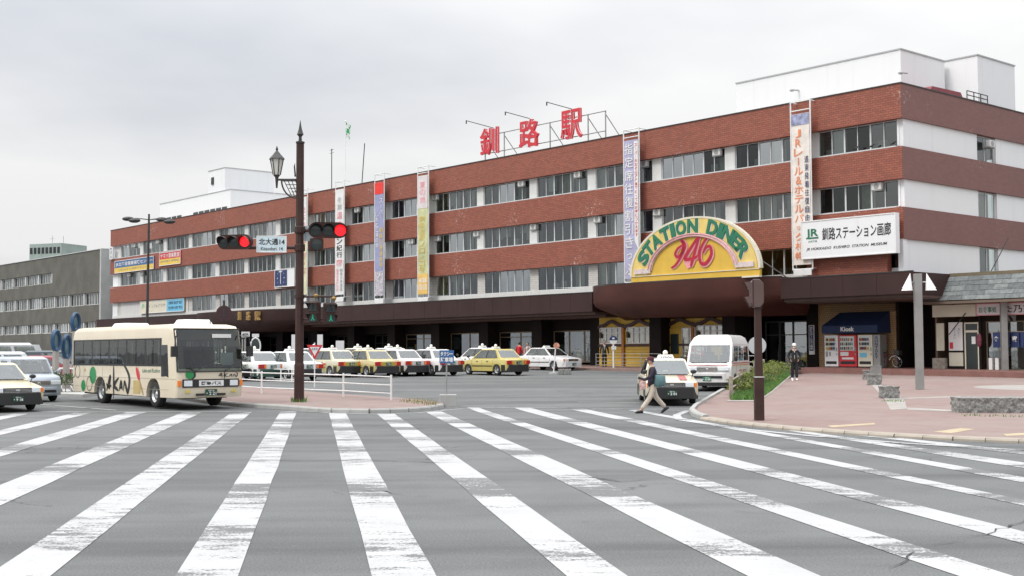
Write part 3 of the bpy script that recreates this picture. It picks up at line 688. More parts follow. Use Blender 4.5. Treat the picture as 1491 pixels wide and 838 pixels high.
# flagpoles and aerials on the roof
u, z = fac(503, 262, -3); fp = fthing('flagpole', 'slim white flagpole with a green and white flag on the station roof', 'flagpole', u, 3, 15.9)
zt = fac(503, 178, -3)[1] - 15.9; q = MB(); q.tube([(0, 0, 0), (0, 0, zt)], [.06, .04], 8); q.ball((0, 0, zt + .05), .09, .09, .09); q.obj('pole', M['white_metal'], fp)
q = MB()
for i in range(8):
    for j in range(6):
        f = lambda i, j: (.04 + .10 * i, .10 * math.sin(i * 1.1 + j * .5), zt - .05 - j * .22 - i * .05)
        q.cur = 1 if (i + j) % 3 == 0 or j in (2, 3) and i < 5 else 0; q.quad(f(i, j), f(i + 1, j), f(i + 1, j + 1), f(i, j + 1))
q.obj('flag', [M['cloth'], pm('flag_green', (.05, .35, .15), .7)], fp)
for px, y0, y1, px1, nm in ((483, 268, 217, 483, 'grey aerial mast with short cross bars on the station roof'), (526, 264, 209, 531, 'dark leaning whip aerial behind the station parapet')):
    u, _ = fac(px, y0, -2); u2, z2 = fac(px1, y1, -2); t = fthing('aerial', nm, 'aerial', u, 2, 15.9)
    q = MB(); q.tube([(0, 0, 0), (u2 - u, 0, z2 - 15.9)], .045, 6)
    if px == 483:
        for dz in (0, .3): q.tube([(-.35, 0, z2 - 16 - dz), (.35, 0, z2 - 16 - dz)], .02, 5)
    q.obj('mast', M['dkmetal'], t)

# air conditioners under the bands
acp = None
def ac_unit():
    t = thing('air_conditioner', 'white box air conditioner hung in a ribbon window of the station', 'air conditioner', group='air conditioners in the station windows')
    q = MB(); q.box(-.32, .32, -.12, .12, -.2, .2); q.obj('casing', M['pier'], t, bev=.02)
    q = MB(); q.lathe([(.02, -.125), (.15, -.127), (.165, -.12), (.165, -.11)], 16, ax='y'); q.obj('fan_grille', M['steel'], t)
    q = MB(); q.box(-.34, .34, -.1, .3, -.26, -.205); q.obj('bracket', M['steel'], t); return t
acp = ac_unit(); first = True
for px, py in ((937, 240), (1043, 224), (840, 262), (758, 268), (633, 287), (519, 309), (229, 348), (195, 357), (956, 309), (869, 319), (776, 336), (1276, 272), (693, 356), (636, 348), (598, 356), (206, 398), (187, 402)):
    u, z = fac(px, py, -.2); t = acp if first else copy_tree(acp); first = False
    zz = 14.2 if z > 12.5 else 10.86
    t.location = L2W(u, .30, zz if abs(z - zz) < .9 else z); t.rotation_euler = (0, 0, FROT)
s, z = fside(1440, 210, 0); t = copy_tree(acp); t.location = L2W(.1, s, z); t.rotation_euler = (0, 0, FROT + math.pi / 2); t['label'] = 'white air conditioner sticking out of the white side wall of the station'; del t['group']
# crows on the tile ledge
for px in (1245, 1268, 1300):
    u, z = fac(px, 220, 0); t = fthing('crow', 'small black crow perched on the tiled ledge of the station', 'bird', u, .08, 12.955, 'crows on the ledge'); t.scale = (.72, .72, .85); t.rotation_euler.z += RAD(px * 37 % 60 - 30)
    q = MB(); q.tube([(-.26, 0, .10), (-.12, 0, .15), (0, 0, .19), (.1, 0, .25), (.16, 0, .30), (.21, 0, .30), (.28, 0, .28)], [.02, .05, .085, .07, .048, .04, .008], 8); q.obj('body', M['black'], t, smooth=60)
    for sgn in (-1, 1): q = MB(); q.tube([(.0, sgn * .03, .13), (.01, sgn * .03, 0)], .008, 5); q.obj('leg', M['black'], t)

# ------------------------------------------------------------------ signs and banners on the station
def board(name, label, px0, px1, ytl, ybl, ytr, ybr, n, th=.12, mats=None, cat='sign', fr=M['white_metal']):
    u0, zt0 = fac(px0, ytl, n); _, zb0 = fac(px0, ybl, n); u1, zt1 = fac(px1, ytr, n); _, zb1 = fac(px1, ybr, n)
    zt, zb = (zt0 + zt1) / 2, (zb0 + zb1) / 2; w, h = u1 - u0, zt - zb
    t = fthing(name, label, cat, (u0 + u1) / 2, -n, zb)
    q = MB(); q.box(-w / 2, w / 2, 0, th, 0, h); q.obj('panel', mats or M['white'], t)
    q = MB(); f = .06
    for a in ((-w / 2, w / 2, 0, f), (-w / 2, w / 2, h - f, h)): q.box(a[0], a[1], -.03, -.002, a[2], a[3])
    for a in ((-w / 2, -w / 2 + f), (w / 2 - f, w / 2)): q.box(a[0], a[1], -.028, -.002, f, h - f)
    q.obj('frame', fr, t); return t, w, h
# museum board
t, w, h = board('museum_board', 'white board with green logo and black gallery name above the canopy', 1166, 1304, 323.5, 378, 309, 369, .7, .35)
q = MB(); put_text(q, 'JR', -w / 2 + .35, -w / 2 + 1.2, h * .52, h * .78, -.012, .03); q.box(-w / 2 + .5, -w / 2 + 1.2, -.016, -.012, h * .52, h * .56); q.obj('logo', M['green'], t)
q = MB(); put_text(q, 'JR北海道', -w / 2 + .5, -w / 2 + 1.1, h * .42, h * .48, -.012, .01); q.obj('logo_caption', M['green'], t)
q = MB(); put_text(q, '釧路ステーション画廊', -w / 2 + 1.45, w / 2 - .3, h * .45, h * .78, -.012, .014); q.obj('lettering', M['ink'], t)
q = MB(); put_text(q, 'JR HOKKAIDO  KUSHIRO  STATION  MUSEUM', -w / 2 + .35, w / 2 - .55, h * .2, h * .29, -.012, .015, .25); q.obj('caption', M['ink'], t)
# boards at the far end
t, w, h = board('insurance_board', 'long blue and yellow board with white lettering on the red tiles', 167, 224, 382, 399, 371.5, 391.5, .1, .08, M['blue'])
q = MB(); q.box(-w / 2 + .07, w / 2 - .07, -.006, -.001, .07, h * .42); q.obj('lower_stripe', pm('sign_yellow', (.72, .50, .08), .5), t)
q = MB(); put_text(q, 'JR北海道健康保険センター', -w / 2 + .3, w / 2 - .3, h * .5, h * .86, -.012, .012); q.obj('lettering', M['cloth'], t)
q = MB(); put_text(q, 'ご来店お待ち 保険の窓口です', -w / 2 + .8, w / 2 - 1.2, h * .17, h * .33, -.012); q.obj('caption', M['steel'], t)
t, w, h = board('music_school_board', 'red and yellow board with white lettering on the red tiles', 232, 263, 370, 388.5, 363, 383.5, .1, .08, M['red'])
q = MB(); q.box(-w / 2 + .07, w / 2 - .07, -.006, -.001, .07, h * .48); q.obj('lower_stripe', pm('sign_yellow', (.72, .50, .08)), t)
q = MB(); put_text(q, 'ヤマハ音楽教室', -w / 2 + .25, w / 2 - .25, h * .55, h * .9, -.012, .012); q.obj('lettering', M['cloth'], t)
q = MB(); put_text(q, '生徒募集中 英語教室', -w / 2 + .3, w / 2 - .3, h * .24, h * .38, -.012, .01); q.obj('caption', M['steel'], t)
t, w, h = board('shop_board', 'cream and sky blue board above the dark canopy', 204, 268, 438, 456, 433, 452, -.15, .08, M['cream'])
q = MB(); q.box(w * .12, w / 2 - .07, -.006, -.001, .07, h - .07); q.obj('blue_panel', M['cyan'], t)
q = MB(); put_text(q, 'JR', -w / 2 + .4, -w / 2 + 1.4, h * .4, h * .78, -.012, .03); q.obj('logo', pm('pale_green', (.25, .55, .36), .5), t)
q = MB(); q.box(-w / 2 + 1.6, -w / 2 + 2.1, -.014, -.010, h * .4, h * .75); q.obj('red_mark', M['red'], t)
q = MB(); put_text(q, 'インフォプラザ', -w / 2 + 2.3, w * .09, h * .42, h * .72, -.012, .0, .2); q.obj('lettering', M['steel'], t)
q = MB(); put_text(q, '定期券 指定席 旅行', w * .16, w / 2 - .4, h * .58, h * .82, -.012, .02); put_text(q, '航空券 切符 案内', w * .16, w / 2 - .4, h * .2, h * .44, -.012, .02); q.obj('caption', M['navy'], t)
# small vertical sign on the end corner
u, z = fac(163.5, 360, .1); u2, z2 = fac(163.5, 378, .1); t = fthing('corner_sign', 'narrow white vertical sign at the far end corner of the station', 'sign', u, -.25, z2)
q = MB(); q.box(-.45, .45, 0, .2, 0, z - z2); q.obj('panel', M['cloth'], t); q = MB(); put_column(q, 'ヤマハ', 0, .6, z - z2 - .05, .05, -.006, .03); q.obj('lettering', M['navy'], t)
# clock
t, w, h = board('clock_board', 'white board with a navy clock face on the red tiles', 400, 429, 393, 419, 390, 417, .25, .3, M['white'])
q = MB(); q.box(-w / 2 + .1, w / 2 - 1.35, -.04, -.031, .12, h - .12); fc = q.obj('clock_face', M['navy'], t)
cx, cz = -w / 2 + (w - 1.25) / 2, h / 2; q = MB()
for k in range(12):
    a = 2 * math.pi * k / 12; r = .62; d_ = .05 if k % 3 == 0 else .03; q.box(cx + r * math.sin(a) - d_, cx + r * math.sin(a) + d_, -.048, -.042, cz + r * 1.35 * math.cos(a) - d_ * 1.2, cz + r * 1.35 * math.cos(a) + d_ * 1.2)
q.obj('hour_mark', M['cloth'], fc)
q = MB(); q.box(cx - .05, cx + .05, -.056, -.050, cz - .55, cz + .1); q.box(cx - .04, cx + .04, -.064, -.058, cz - .1, cz + .75); q.box(cx - .3, cx + .3, -.072, -.066, cz + .55, cz + .64); q.obj('hands', M['cloth'], fc)
# hanging banners
def banner(px0, px1, ytop, ybot, label, cloth, n=.55, top=None, cols=(), extra=None):
    pc = (px0 + px1) / 2; u0, zt = fac(px0, ytop, n); u1, _ = fac(px1, ytop, n); _, zb = fac(pc, ybot, n); w = u1 - u0; h = zt - zb
    t = fthing('banner', label, 'banner', (u0 + u1) / 2, -n, zb, 'tall banners hung down the station front')
    q = MB()
    for x in (-w / 2 - .06, w / 2 + .06): q.tube([(x, .03, -.3), (x, .03, h + .75)], .045, 6)
    for z in (h + .72, h + .2, -.25): q.tube([(-w / 2, .03, z), (w / 2, .03, z)], .035, 6)
    for x in (-w / 2, w / 2):
        for z in (h + .72, -.2): q.tube([(x, .03, z), (x, n + .2, z)], .035, 6)
    q.obj('frame', M['white_metal'], t)
    q = MB(); m_ = 24
    for i in range(m_):
        a, b = h * i / m_, h * (i + 1) / m_; y1, y2 = .012 * math.sin(i * 1.7), .012 * math.sin((i + 1) * 1.7); q.quad((-w / 2, y1, a), (w / 2, y1, a), (w / 2, y2, b), (-w / 2, y2, b))
    q.obj('cloth', cloth, t, smooth=60)
    if top:
        q = MB(); q.box(-w / 2 + .01, w / 2 - .01, -.026, -.018, h * (1 - top[0]), h - .02); q.obj('top_patch', top[1], t)
    q = MB(); q.box(-w / 2, w / 2, -.03, .05, -.62, -.28); q.obj('foot_box', M['white_metal'], t)
    for txt, xc, cw, a, b, mt in cols:
        q = MB(); put_column(q, txt, xc * w, cw * w, h * a, h * b, -.034, .008); q.obj('lettering', mt, t)
    return t, w, h
C_ = M['cloth']
OR = pm('banner_orange', (.72, .24, .10), .7); NY = M['navy']; GRY = pm('banner_grey', (.45, .45, .44), .8); YT = pm('banner_yellow', (.70, .52, .15), .75)
banner(1152, 1178, 168, 386, 'white banner with orange rail and hotel lettering beside the museum board', pm('banner_cream', (.74, .68, .62), .8), top=(.075, pm('banner_photo', (.30, .32, .46), .7, var=.5, vs=3)), cols=[('JRレール&ホテルパック札幌', -.12, .52, .9, .03, OR), ('道東発着往復自由', .33, .24, .72, .28, NY)])
banner(908.5, 929, 206, 406, 'lavender banner with white ticket lettering beside the yellow arched sign', M['lav'], cols=[('指定席往復割引きっぷ', -.15, .62, .985, .02, C_)])
o = [x for x in COL.objects if x.name.startswith('banner') and x.type == 'EMPTY'][-1]
w_ = fac(929, 206, .55)[0] - fac(908.5, 206, .55)[0]; h_ = fac(918, 206, .55)[1] - fac(918, 406, .55)[1]
q = MB(); q.prism([(w_ * .22, h_ * .27), (w_ * .5, h_ * .20), (w_ * .5, h_ * .995), (w_ * .22, h_ * .995)], -.030, -.022, 'y'); q.obj('side_strip', C_, o)
q = MB(); put_column(q, 'スーパーおおぞら7往復でとってもお得につかえます', w_ * .36, w_ * .2, h_ * .98, h_ * .3, -.036, .02); q.obj('small_lettering', M['red'], o)
banner(608.5, 623, 257, 428, 'pale banner turning yellow and green towards its foot', pm('banner_meadow', (.52, .54, .30), .8, var=.35, vs=.5), top=(.28, pm('banner_pale', (.66, .60, .60), .8, var=.12)), cols=[('釧路湿原ノロッコ号', -.1, .62, .66, .18, YT), ('夏の旅', .0, .6, .95, .76, M['pink'])])
o = [x for x in COL.objects if x.name.startswith('banner') and x.type == 'EMPTY'][-1]
w_ = fac(623, 257, .55)[0] - fac(608.5, 257, .55)[0]; h_ = fac(615, 257, .55)[1] - fac(615, 428, .55)[1]
q = MB(); q.box(-w_ / 2 + .01, w_ / 2 - .01, -.028, -.020, .03, h_ * .17); q.obj('foot_patch', pm('banner_amber', (.74, .48, .14), .8, var=.15), o)
q = MB(); put_text(q, '4/26', -w_ * .4, w_ * .4, h_ * .095, h_ * .135, -.034, .02); put_text(q, '10/13', -w_ * .4, w_ * .4, h_ * .04, h_ * .08, -.034, .02); q.obj('dates', M['cloth'], o)
banner(546, 558.5, 267, 430, 'lavender blue banner with a red top and yellow lettering', pm('lavender_blue', (.30, .31, .48), .8, var=.12), top=(.105, pm('banner_red', (.75, .04, .03), .7)), cols=[('しれとこ湯の旅', -.22, .36, .74, .42, C_), ('スーパー', .24, .4, .86, .66, C_), ('釧路川湯温泉号', .24, .44, .6, .24, YT)])
o = [x for x in COL.objects if x.name.startswith('banner') and x.type == 'EMPTY'][-1]
q = MB(); q.box(-.6, .6, -.028, -.020, .02, 2.0); q.obj('foot_patch', pm('banner_photo2', (.45, .42, .46), .8, var=.55, vs=5), o)
banner(488.8, 500.5, 277, 428, 'white banner with pink and black travel lettering behind the traffic lights', C_, cols=[('冬旅', 0, .6, .93, .80, GRY), ('温', 0, .72, .79, .71, M['pink']), ('泉', 0, .72, .70, .62, M['pink']), ('マン紀行', 0, .74, .60, .34, M['ink']), ('図', 0, .7, .33, .26, M['pink']), ('道東の湯けむり', -.24, .3, .24, .03, M['pink']), ('釧路川湯温泉', .24, .3, .24, .03, M['steel'])])
banner(437, 447, 288, 428, 'white and lemon banner almost hidden by the traffic light mast', pm('banner_lemon', (.66, .62, .40), .8, var=.2, vs=.5), top=(.42, C_), cols=[('北海道フリーきっぷ', .1, .55, .9, .2, M['pink'])])

# ------------------------------------------------------------------ arched diner sign
n = 3.4; u0, zb = fac(919, 412, n); u1, zb2 = fac(1106, 403, n); ut, ztp = fac(1018, 316, n); zb = 6.03
ds = fthing('diner_sign', 'yellow arched diner sign with green letters and red numerals above the canopy', 'sign', (u0 + u1) / 2, -n, zb)
a_ = (u1 - u0) / 2; base = .42; b_ = ztp - zb - base
ell = lambda k, t: (a_ * k * math.cos(t), base + b_ * k * math.sin(t))
arc_ = [ell(1, math.pi * i / 40) for i in range(41)]
q = MB(); q.prism([(a_, 0)] + arc_ + [(-a_, 0)], 0, .2, 'y'); q.obj('panel', M['yellow'], ds)
q = MB(); q.prism([ell(1.02, math.pi * i / 40) for i in range(41)] + [ell(.985, math.pi * i / 40) for i in range(40, -1, -1)], -.03, .22, 'y'); q.obj('edge_trim', M['cream'], ds)
ring = lambda k1, k2: [ell(k1, .12 + (math.pi - .24) * i / 36) for i in range(37)] + [ell(k2, .12 + (math.pi - .24) * i / 36) for i in range(36, -1, -1)]
q = MB(); q.prism([ell(.975, math.pi * i / 40) for i in range(41)] + [ell(.72, math.pi * i / 40) for i in range(40, -1, -1)], -.028, -.002, 'y'); q.obj('upper_panel', pm('yellow_upper', (.70, .52, .16), .55, var=.1), ds)
q = MB(); q.prism(ring(.715, .645), -.10, -.002, 'y'); q.box(-a_ * .93, -a_ * .66, -.095, -.003, base + .1, base + .4); q.box(a_ * .66, a_ * .93, -.095, -.003, base + .1, base + .4); q.obj('neon_band', pm('neon_housing', (.60, .50, .48), .5, var=.2, vs=5), ds)
for k in (.70, .66):
    q = MB(); q.tube([(ell(k, .14 + (math.pi - .28) * i / 36)[0], -.14, ell(k, .14 + (math.pi - .28) * i / 36)[1]) for i in range(37)], .025, 6); q.obj('neon_tube', M['pink'], ds)
q = MB(); q.box(-a_, a_, -.05, -.001, base - .06, base - .02); q.box(-a_, a_, -.04, .22, -.09, 0); q.obj('base_trim', M['cream'], ds)
word = 'STATION DINER'; t0, t1 = math.pi - .30, .30
wid = {'I': .45, ' ': .7}; tot = sum(wid.get(c, 1.0) for c in word); acc = 0
for c in word:
    wd_ = wid.get(c, 1.0); f = (acc + wd_ / 2) / tot; acc += wd_
    if c == ' ': continue
    tt = t0 + (t1 - t0) * f; x, z = ell(.845, tt); nx, nz = math.cos(tt) * b_, math.sin(tt) * a_; L = math.hypot(nx, nz); nx, nz = nx / L, nz / L
    lw, lh = wd_ * .40, .44
    for dx, dz, yy, mt, nm, bo in ((.05, -.05, -.034, M['cloth'], 'letter_shadow', .05), (0, 0, -.10, M['green'], 'letter', .035)):
        q = MB(); vs, fs = glyph(c, bo); P = lambda v, y: (x + dx + (v[0] - .5) * 2 * lw * nz + (v[1] - .5) * 2 * lh * nx, y, z + dz - (v[0] - .5) * 2 * lw * nx + (v[1] - .5) * 2 * lh * nz)
        q.add([P(v, yy) for v in vs], fs)
        if nm == 'letter':
            cnt = {}
            for f_ in fs:
                for i in range(len(f_)):
                    e_ = tuple(sorted((f_[i], f_[(i + 1) % len(f_)]))); cnt[e_] = cnt.get(e_, 0) + 1
            for (i, j), k in cnt.items():
                if k == 1: q.quad(P(vs[i], yy), P(vs[j], yy), P(vs[j], -.03), P(vs[i], -.03))
        q.obj(nm, mt, ds)
def stroke(mb, pts, y, wmax, wmin=.03, n=28):                       # brush stroke through points, thick in the middle
    P = []
    for i in range(n + 1):
        t = i / n * (len(pts) - 1); k = min(int(t), len(pts) - 2); f = t - k
        p0, p1, p2, p3 = pts[max(k - 1, 0)], pts[k], pts[k + 1], pts[min(k + 2, len(pts) - 1)]
        P.append(tuple(.5 * ((2 * p1[d]) + (-p0[d] + p2[d]) * f + (2 * p0[d] - 5 * p1[d] + 4 * p2[d] - p3[d]) * f * f + (-p0[d] + 3 * p1[d] - 3 * p2[d] + p3[d]) * f ** 3) for d in (0, 1)))
    l, r = [], []
    for i in range(n + 1):
        a, b = P[max(i - 1, 0)], P[min(i + 1, n)]; dx, dz = b[0] - a[0], b[1] - a[1]; L = math.hypot(dx, dz) + 1e-6
        w = wmin + (wmax - wmin) * math.sin(math.pi * min(1, max(0, i / n))) ** .8
        l.append((P[i][0] - dz / L * w, y, P[i][1] + dx / L * w)); r.append((P[i][0] + dz / L * w, y, P[i][1] - dx / L * w))
    for i in range(n): mb.quad(l[i], l[i + 1], r[i + 1], r[i])
NUM = [[(.28, .72), (.12, .62), (.03, .42), (.14, .32), (.30, .55), (.34, .74), (.22, .9), (.30, .72), (.20, .30), (.02, .03), (-.10, -.04)],
       [(.84, 1.06), (.64, .78), (.42, .42), (.34, .22), (.62, .24), (.74, .32)], [(.80, .98), (.66, .50), (.56, .12), (.52, -.04)],
       [(1.16, .96), (.98, .84), (.80, .45), (.82, .08), (.98, .03), (1.14, .30), (1.12, .58), (1.0, .58), (.90, .38)]]
for off, wm_, y, mt, nm in ((.05, .16, -.05, M['pink'], 'numeral_outline'), (0, .105, -.08, M['num'], 'numeral')):  # wider pink outline set slightly off behind the red numerals
    for s_ in NUM:
        q = MB(); stroke(q, [(-1.35 + p[0] * 2.55 + off, base + .42 + p[1] * 1.75 - off) for p in s_], y, wm_, .045); y -= .004; q.obj(nm, mt, ds)
q = MB(); q.prism([(-.62, base + .62), (-.1, base + .75), (.28, base + .7), (.1, base + .35), (-.12, base + .28), (-.3, base + .22)], -.047, -.042, 'y'); q.obj('pink_patch', M['pink'], ds)
for x, z in ((a_ * .75, 1.6), (a_ * .2, b_ * .8), (-a_ * .6, 1.5)): q = MB(); q.tube([(x, .2, z), (x + .9, 3.0, .0)], .035, 6); q.obj('brace', M['steel'], ds)

# ------------------------------------------------------------------ office block on the left, tower behind
OB = fthing('office_building', 'dark olive grey office block with white framed ribbon windows', 'building', -108.6, 0, 0)
olive = pm('olive_tile', (.105, .100, .082), .65, var=.25, vs=.5)
q = MB(); q.box(-90, 0, .0, 14, 12.25, 14.3); q.box(-16.0, 0, .002, 14, 9.45, 12.25); q.box(-90, -16, .3, 14, 10.9, 10.95); q.box(-90, 0, 0, 14, 9.0, 9.45) if False else None
q.box(-90, -16.0, 0, 14, 9.25, 10.9); q.box(-16, 0, .001, 14, 9.25, 9.45); q.box(-90, 0, 0, 14, 5.7, 7.75); q.box(-90, 0, 0, 14, 2.2, 4.45); q.box(-90, -.3, 1.2, 14, .2, 14.2); q.obj('wall', olive, OB)
q = MB(); q.box(-.28, .1, -.1, 14, .2, 14.32); q.obj('end_wall', pm('pale_render', (.42, .43, .42), .8, var=.12, vs=.4), OB)
q = MB(); q.box(-90, .12, -.1, 14, 14.325, 14.40); q.obj('coping', M['alu'], OB)
for z0, z1, umax in ((10.92, 12.23, -16.2), (7.77, 9.23, -.5), (4.47, 5.68, -.5), (.9, 2.18, -.5)):
    k = 0; u = umax
    while u > -62:
        w = 4.9; window(u - w, u - .35, z0, z1, .35, OB, 5, 'window', GW, M['white_metal'], .06, False)
        q = MB(); q.box(u - .33, u - .02, .1, 1.0, z0, z1); q.obj('pier', M['pier'], OB)
        if random.random() < .8: q = MB(); q.box(u - w + .2, u - w + random.uniform(1.5, 4), .7, .75, z0, z1); q.obj('curtains', M['curtain'], OB)
        u -= w; k += 1
tw = at(85, 366, 330); fb = thing('far_tower', 'distant pale green grey tower block behind the office building', 'building', gnd(tw.x, 330), RAD(-20))
ztw = at(85, 358.5, 330).z
q = MB(); q.box(-5.2, 5.2, -5, 5, -1, ztw - .6); q.obj('wall', pm('far_green_grey', (.30, .36, .33), .8, var=.15, vs=.3), fb)
for i in range(8): q = MB(); q.box(-5.0 + i * 1.27, -4.2 + i * 1.27, -5.08, -5.0, ztw - 3.2, ztw - 1.6); q.obj('window', GB, fb)
q = MB(); q.tube([(-2, 0, ztw - 1), (-2, 0, ztw + 2)], .08, 5); q.tube([(1.6, 0, ztw - 1), (1.6, 0, ztw + 1.8)], .08, 5); q.tube([(-2.8, 0, ztw + 1.2), (-1.2, 0, ztw + 1.2)], .06, 5); q.obj('aerial', M['grey'], fb)

# ------------------------------------------------------------------ restaurant on the right
RB = fthing('restaurant', 'low restaurant with grey slate mansard roof and cream signboard', 'building', .55, 2.0, 0)
RW = 15.0
q = MB(); q.box(0, RW, .05, 10, .2, .55); q.box(0, RW, 2.4, 10, .55, 5.6); q.box(0, .12, .05, 2.4, .55, 4.3); q.obj('wall', pm('rest_brown', (.13, .085, .055), .7, var=.15), RB)
SLM = [pm('slate_%d' % i, c, .75, var=.25, vs=5, bump=.3) for i, c in enumerate(((.105, .116, .117), (.13, .143, .143), (.16, .172, .17)))]
random.seed(8)
for i in range(5):
    z0 = 4.42 + i * .25; y0 = -1.38 + i * .18
    for k in range(19):
        x0_ = k * .8 + (.4 if i % 2 else 0); x1_ = min(x0_ + .785, RW); sh = random.uniform(-.012, .012)
        q = MB(); q.add([(x0_, y0 - .06 + sh, z0 + .012), (x1_, y0 - .06 + sh, z0 + .012), (x1_, y0 + .13, z0 + .25), (x0_, y0 + .13, z0 + .25), (x0_, y0 + .0, z0), (x1_, y0 + .0, z0), (x1_, y0 + .17, z0 + .25), (x0_, y0 + .17, z0 + .25)], [(0, 1, 2, 3), (7, 6, 5, 4), (0, 4, 5, 1), (3, 2, 6, 7), (0, 3, 7, 4), (1, 5, 6, 2)]); q.obj('slate', random.choice(SLM), RB)
q = MB(); q.box(1.2, RW, -.45, 10, 5.66, 5.86); q.obj('ridge', pm('rest_trim', (.15, .12, .075), .6), RB)
q = MB(); q.prism([(-1.28, 4.40), (-.40, 5.64), (2.4, 5.64), (2.4, 4.40)], .02, RW, 'x'); q.obj('roof', M['dkwall'], RB)
q = MB(); q.box(.0, RW, -1.4, -.1, 4.25, 4.39); q.obj('eave', pm('rest_eave', (.16, .12, .09), .6), RB)
R_ = lambda px, py, n=0: (fac(px, py, -2 + n)[0] - .55, fac(px, py, -2 + n)[1])
q = MB(); q.box(.03, R_(1424, 450)[0], -.25, .1, 3.58, 4.22); q.obj('blank_sign', M['cream'], RB)
xs0 = R_(1425, 450)[0]
q = MB(); q.box(xs0, RW, -.27, .1, 3.60, 4.23); sg = q.obj('signboard', pm('sign_lilac', (.70, .66, .68), .5, var=.06), RB)
q = MB(); q.box(xs0, RW, -.285, -.275, 3.60, 3.64); q.box(xs0, RW, -.285, -.275, 4.19, 4.23); q.box(xs0, xs0 + .05, -.285, -.275, 3.64, 4.19); q.obj('sign_border', M['pink'], sg)
xa, xb = R_(1429, 450)[0], R_(1455, 450)[0]; q = MB(); put_text(q, 'お食事処', xa, xb, 3.74, 4.05, -.29, .012); q.obj('lettering', M['green'], sg)
xa = R_(1466, 450)[0]; q = MB(); put_text(q, 'た乃家', xa, xa + 1.55, 3.70, 4.12, -.29, .012); q.obj('lettering', M['ink'], sg)
xd0, xd1 = R_(1405, 500)[0], R_(1426, 500)[0]
q = MB(); q.box(0.03, xd0 - .05, -.02, .05, .62, .9); q.obj('skirting', M['dkwall'], RB)
for x0_, x1_, z0, z1, mt, nm in ((R_(1364, 500)[0], R_(1375, 500)[0], 1.75, 3.25, M['cream'], 'panel'), (R_(1382, 500)[0], R_(1402, 500)[0], 1.75, 3.28, M['cloth'], 'notice_window'), (R_(1382, 500)[0], R_(1402, 500)[0], .92, 1.65, M['cream'], 'panel')):
    q = MB(); q.box(x0_, x1_, -.03, .045, z0, z1); o = q.obj(nm, mt, RB)
    if nm == 'notice_window':
        q = MB(); q.box(x0_ + .05, x0_ + .25, -.04, -.032, z0 + .1, z0 + .45); q.obj('red_notice', M['red'], o)
        q = MB(); put_column(q, 'ラーメン', x0_ + .35, .15, z1 - .3, z1 - .9, -.036); put_column(q, 'カレー', x0_ + .6, .12, z1 - .3, z1 - .8, -.036); q.obj('lettering', M['blue'], o)
q = MB(); q.box(R_(1360.5, 500)[0], R_(1379, 500)[0], -.25, .0, .6, 1.35); q.obj('crate_shelf', M['wood'], RB)
q = MB(); f = .07
q.box(xd0, xd1, -.05, .04, 3.18, 3.26); q.box(xd0, xd0 + f, -.05, .04, .62, 3.18); q.box(xd1 - f, xd1, -.05, .04, .62, 3.18); q.box(xd0 + f, xd1 - f, -.05, .04, 2.72, 2.84); q.box(xd0 + f, xd1 - f, -.05, .04, .62, .74); dr = q.obj('door', M['cream'], RB)
q = MB(); q.box(xd0 + f, xd1 - f, 0, .02, .74, 2.72); q.box(xd0 + f, xd1 - f, 0, .02, 2.84, 3.18); q.obj('pane', M['dlens'], dr)
q = MB(); q.box(xd0 + .4, xd0 + .62, -.02, -.005, 2.1, 2.5); q.obj('notice', M['cloth'], dr)
q = MB(); q.box(xd1 + .02, xd1 + .16, -.1, .05, .6, 3.58); q.box(R_(1459, 500)[0], R_(1459, 500)[0] + .12, -.1, .05, .6, 3.58); q.obj('post', M['dkwall'], RB)
window(xd1 + .25, xd1 + 4.5, .7, 3.3, .3, RB, 4, 'window', GS, pm('rest_frame', (.17, .14, .10), .5), .06, False)
q = MB(); xq = xd1 + .6
q.tube([(xq, -.15, 2.72), (xq + 3, -.15, 2.72)], .02, 6); q.obj('curtain_rod', M['wood'], RB)
for i in range(4):
    q = MB(); x = xq + .25 + i * .5
    for j in range(6):
        a, b = x + j * .07, x + (j + 1) * .07; q.quad((a, -.15 - .03 * (j % 2), 1.9), (b, -.15 - .03 * ((j + 1) % 2), 1.9), (b, -.15, 2.7), (a, -.15, 2.7))
    nn = q.obj('shop_curtain', M['navy'], RB)
    if i in (0, 2): q = MB(); put_text(q, '食' if i == 0 else '家', x + .06, x + .36, 2.2, 2.5, -.2, .03); q.obj('lettering', M['cloth'], nn)
q = MB(); q.ball((xd1 + .12, -.22, 2.3), .15, .1, .38); q.obj('paper_lantern', pm('maroon', (.16, .03, .05), .6, var=.4, vs=8), RB)
for x in (xd1 + .5, xd1 + .85): q = MB(); q.box(x, x + .2, .0, .2, .62, 1.35); q.obj('menu_stand', M['cloth'], RB)
# vertical flag on a pole in front of the restaurant
p = G(1480, 537, .36); nb = thing('shop_flag', 'white vertical flag with brown leaf pattern outside the restaurant', 'flag', p, RAD(8))
q = MB(); q.lathe([(.22, 0), (.22, .12), (.05, .16), (.03, .2)], 14); q.obj('base', pm('mint_plastic', (.35, .62, .52), .5), nb)
q = MB(); q.tube([(0, 0, .1), (.02, 0, 2.95)], .018, 6); q.tube([(.02, 0, 2.9), (-.75, 0, 2.88)], .012, 6); q.obj('pole', M['white_metal'], nb)
q = MB(); m_, n_ = 16, 6
for i in range(m_):
    for j in range(n_):
        f = lambda i, j: (-.72 + .74 * j / n_ + .30 * (i / m_) * (1 - j / n_) * .9, .05 * math.sin(i * .6 + j * .8), 2.85 - 2.15 * i / m_ + .03 * j * (i / m_))
        q.quad(f(i, j), f(i + 1, j), f(i + 1, j + 1), f(i, j + 1))
fl = q.obj('cloth', C_, nb, smooth=60)
random.seed(5); q = MB()
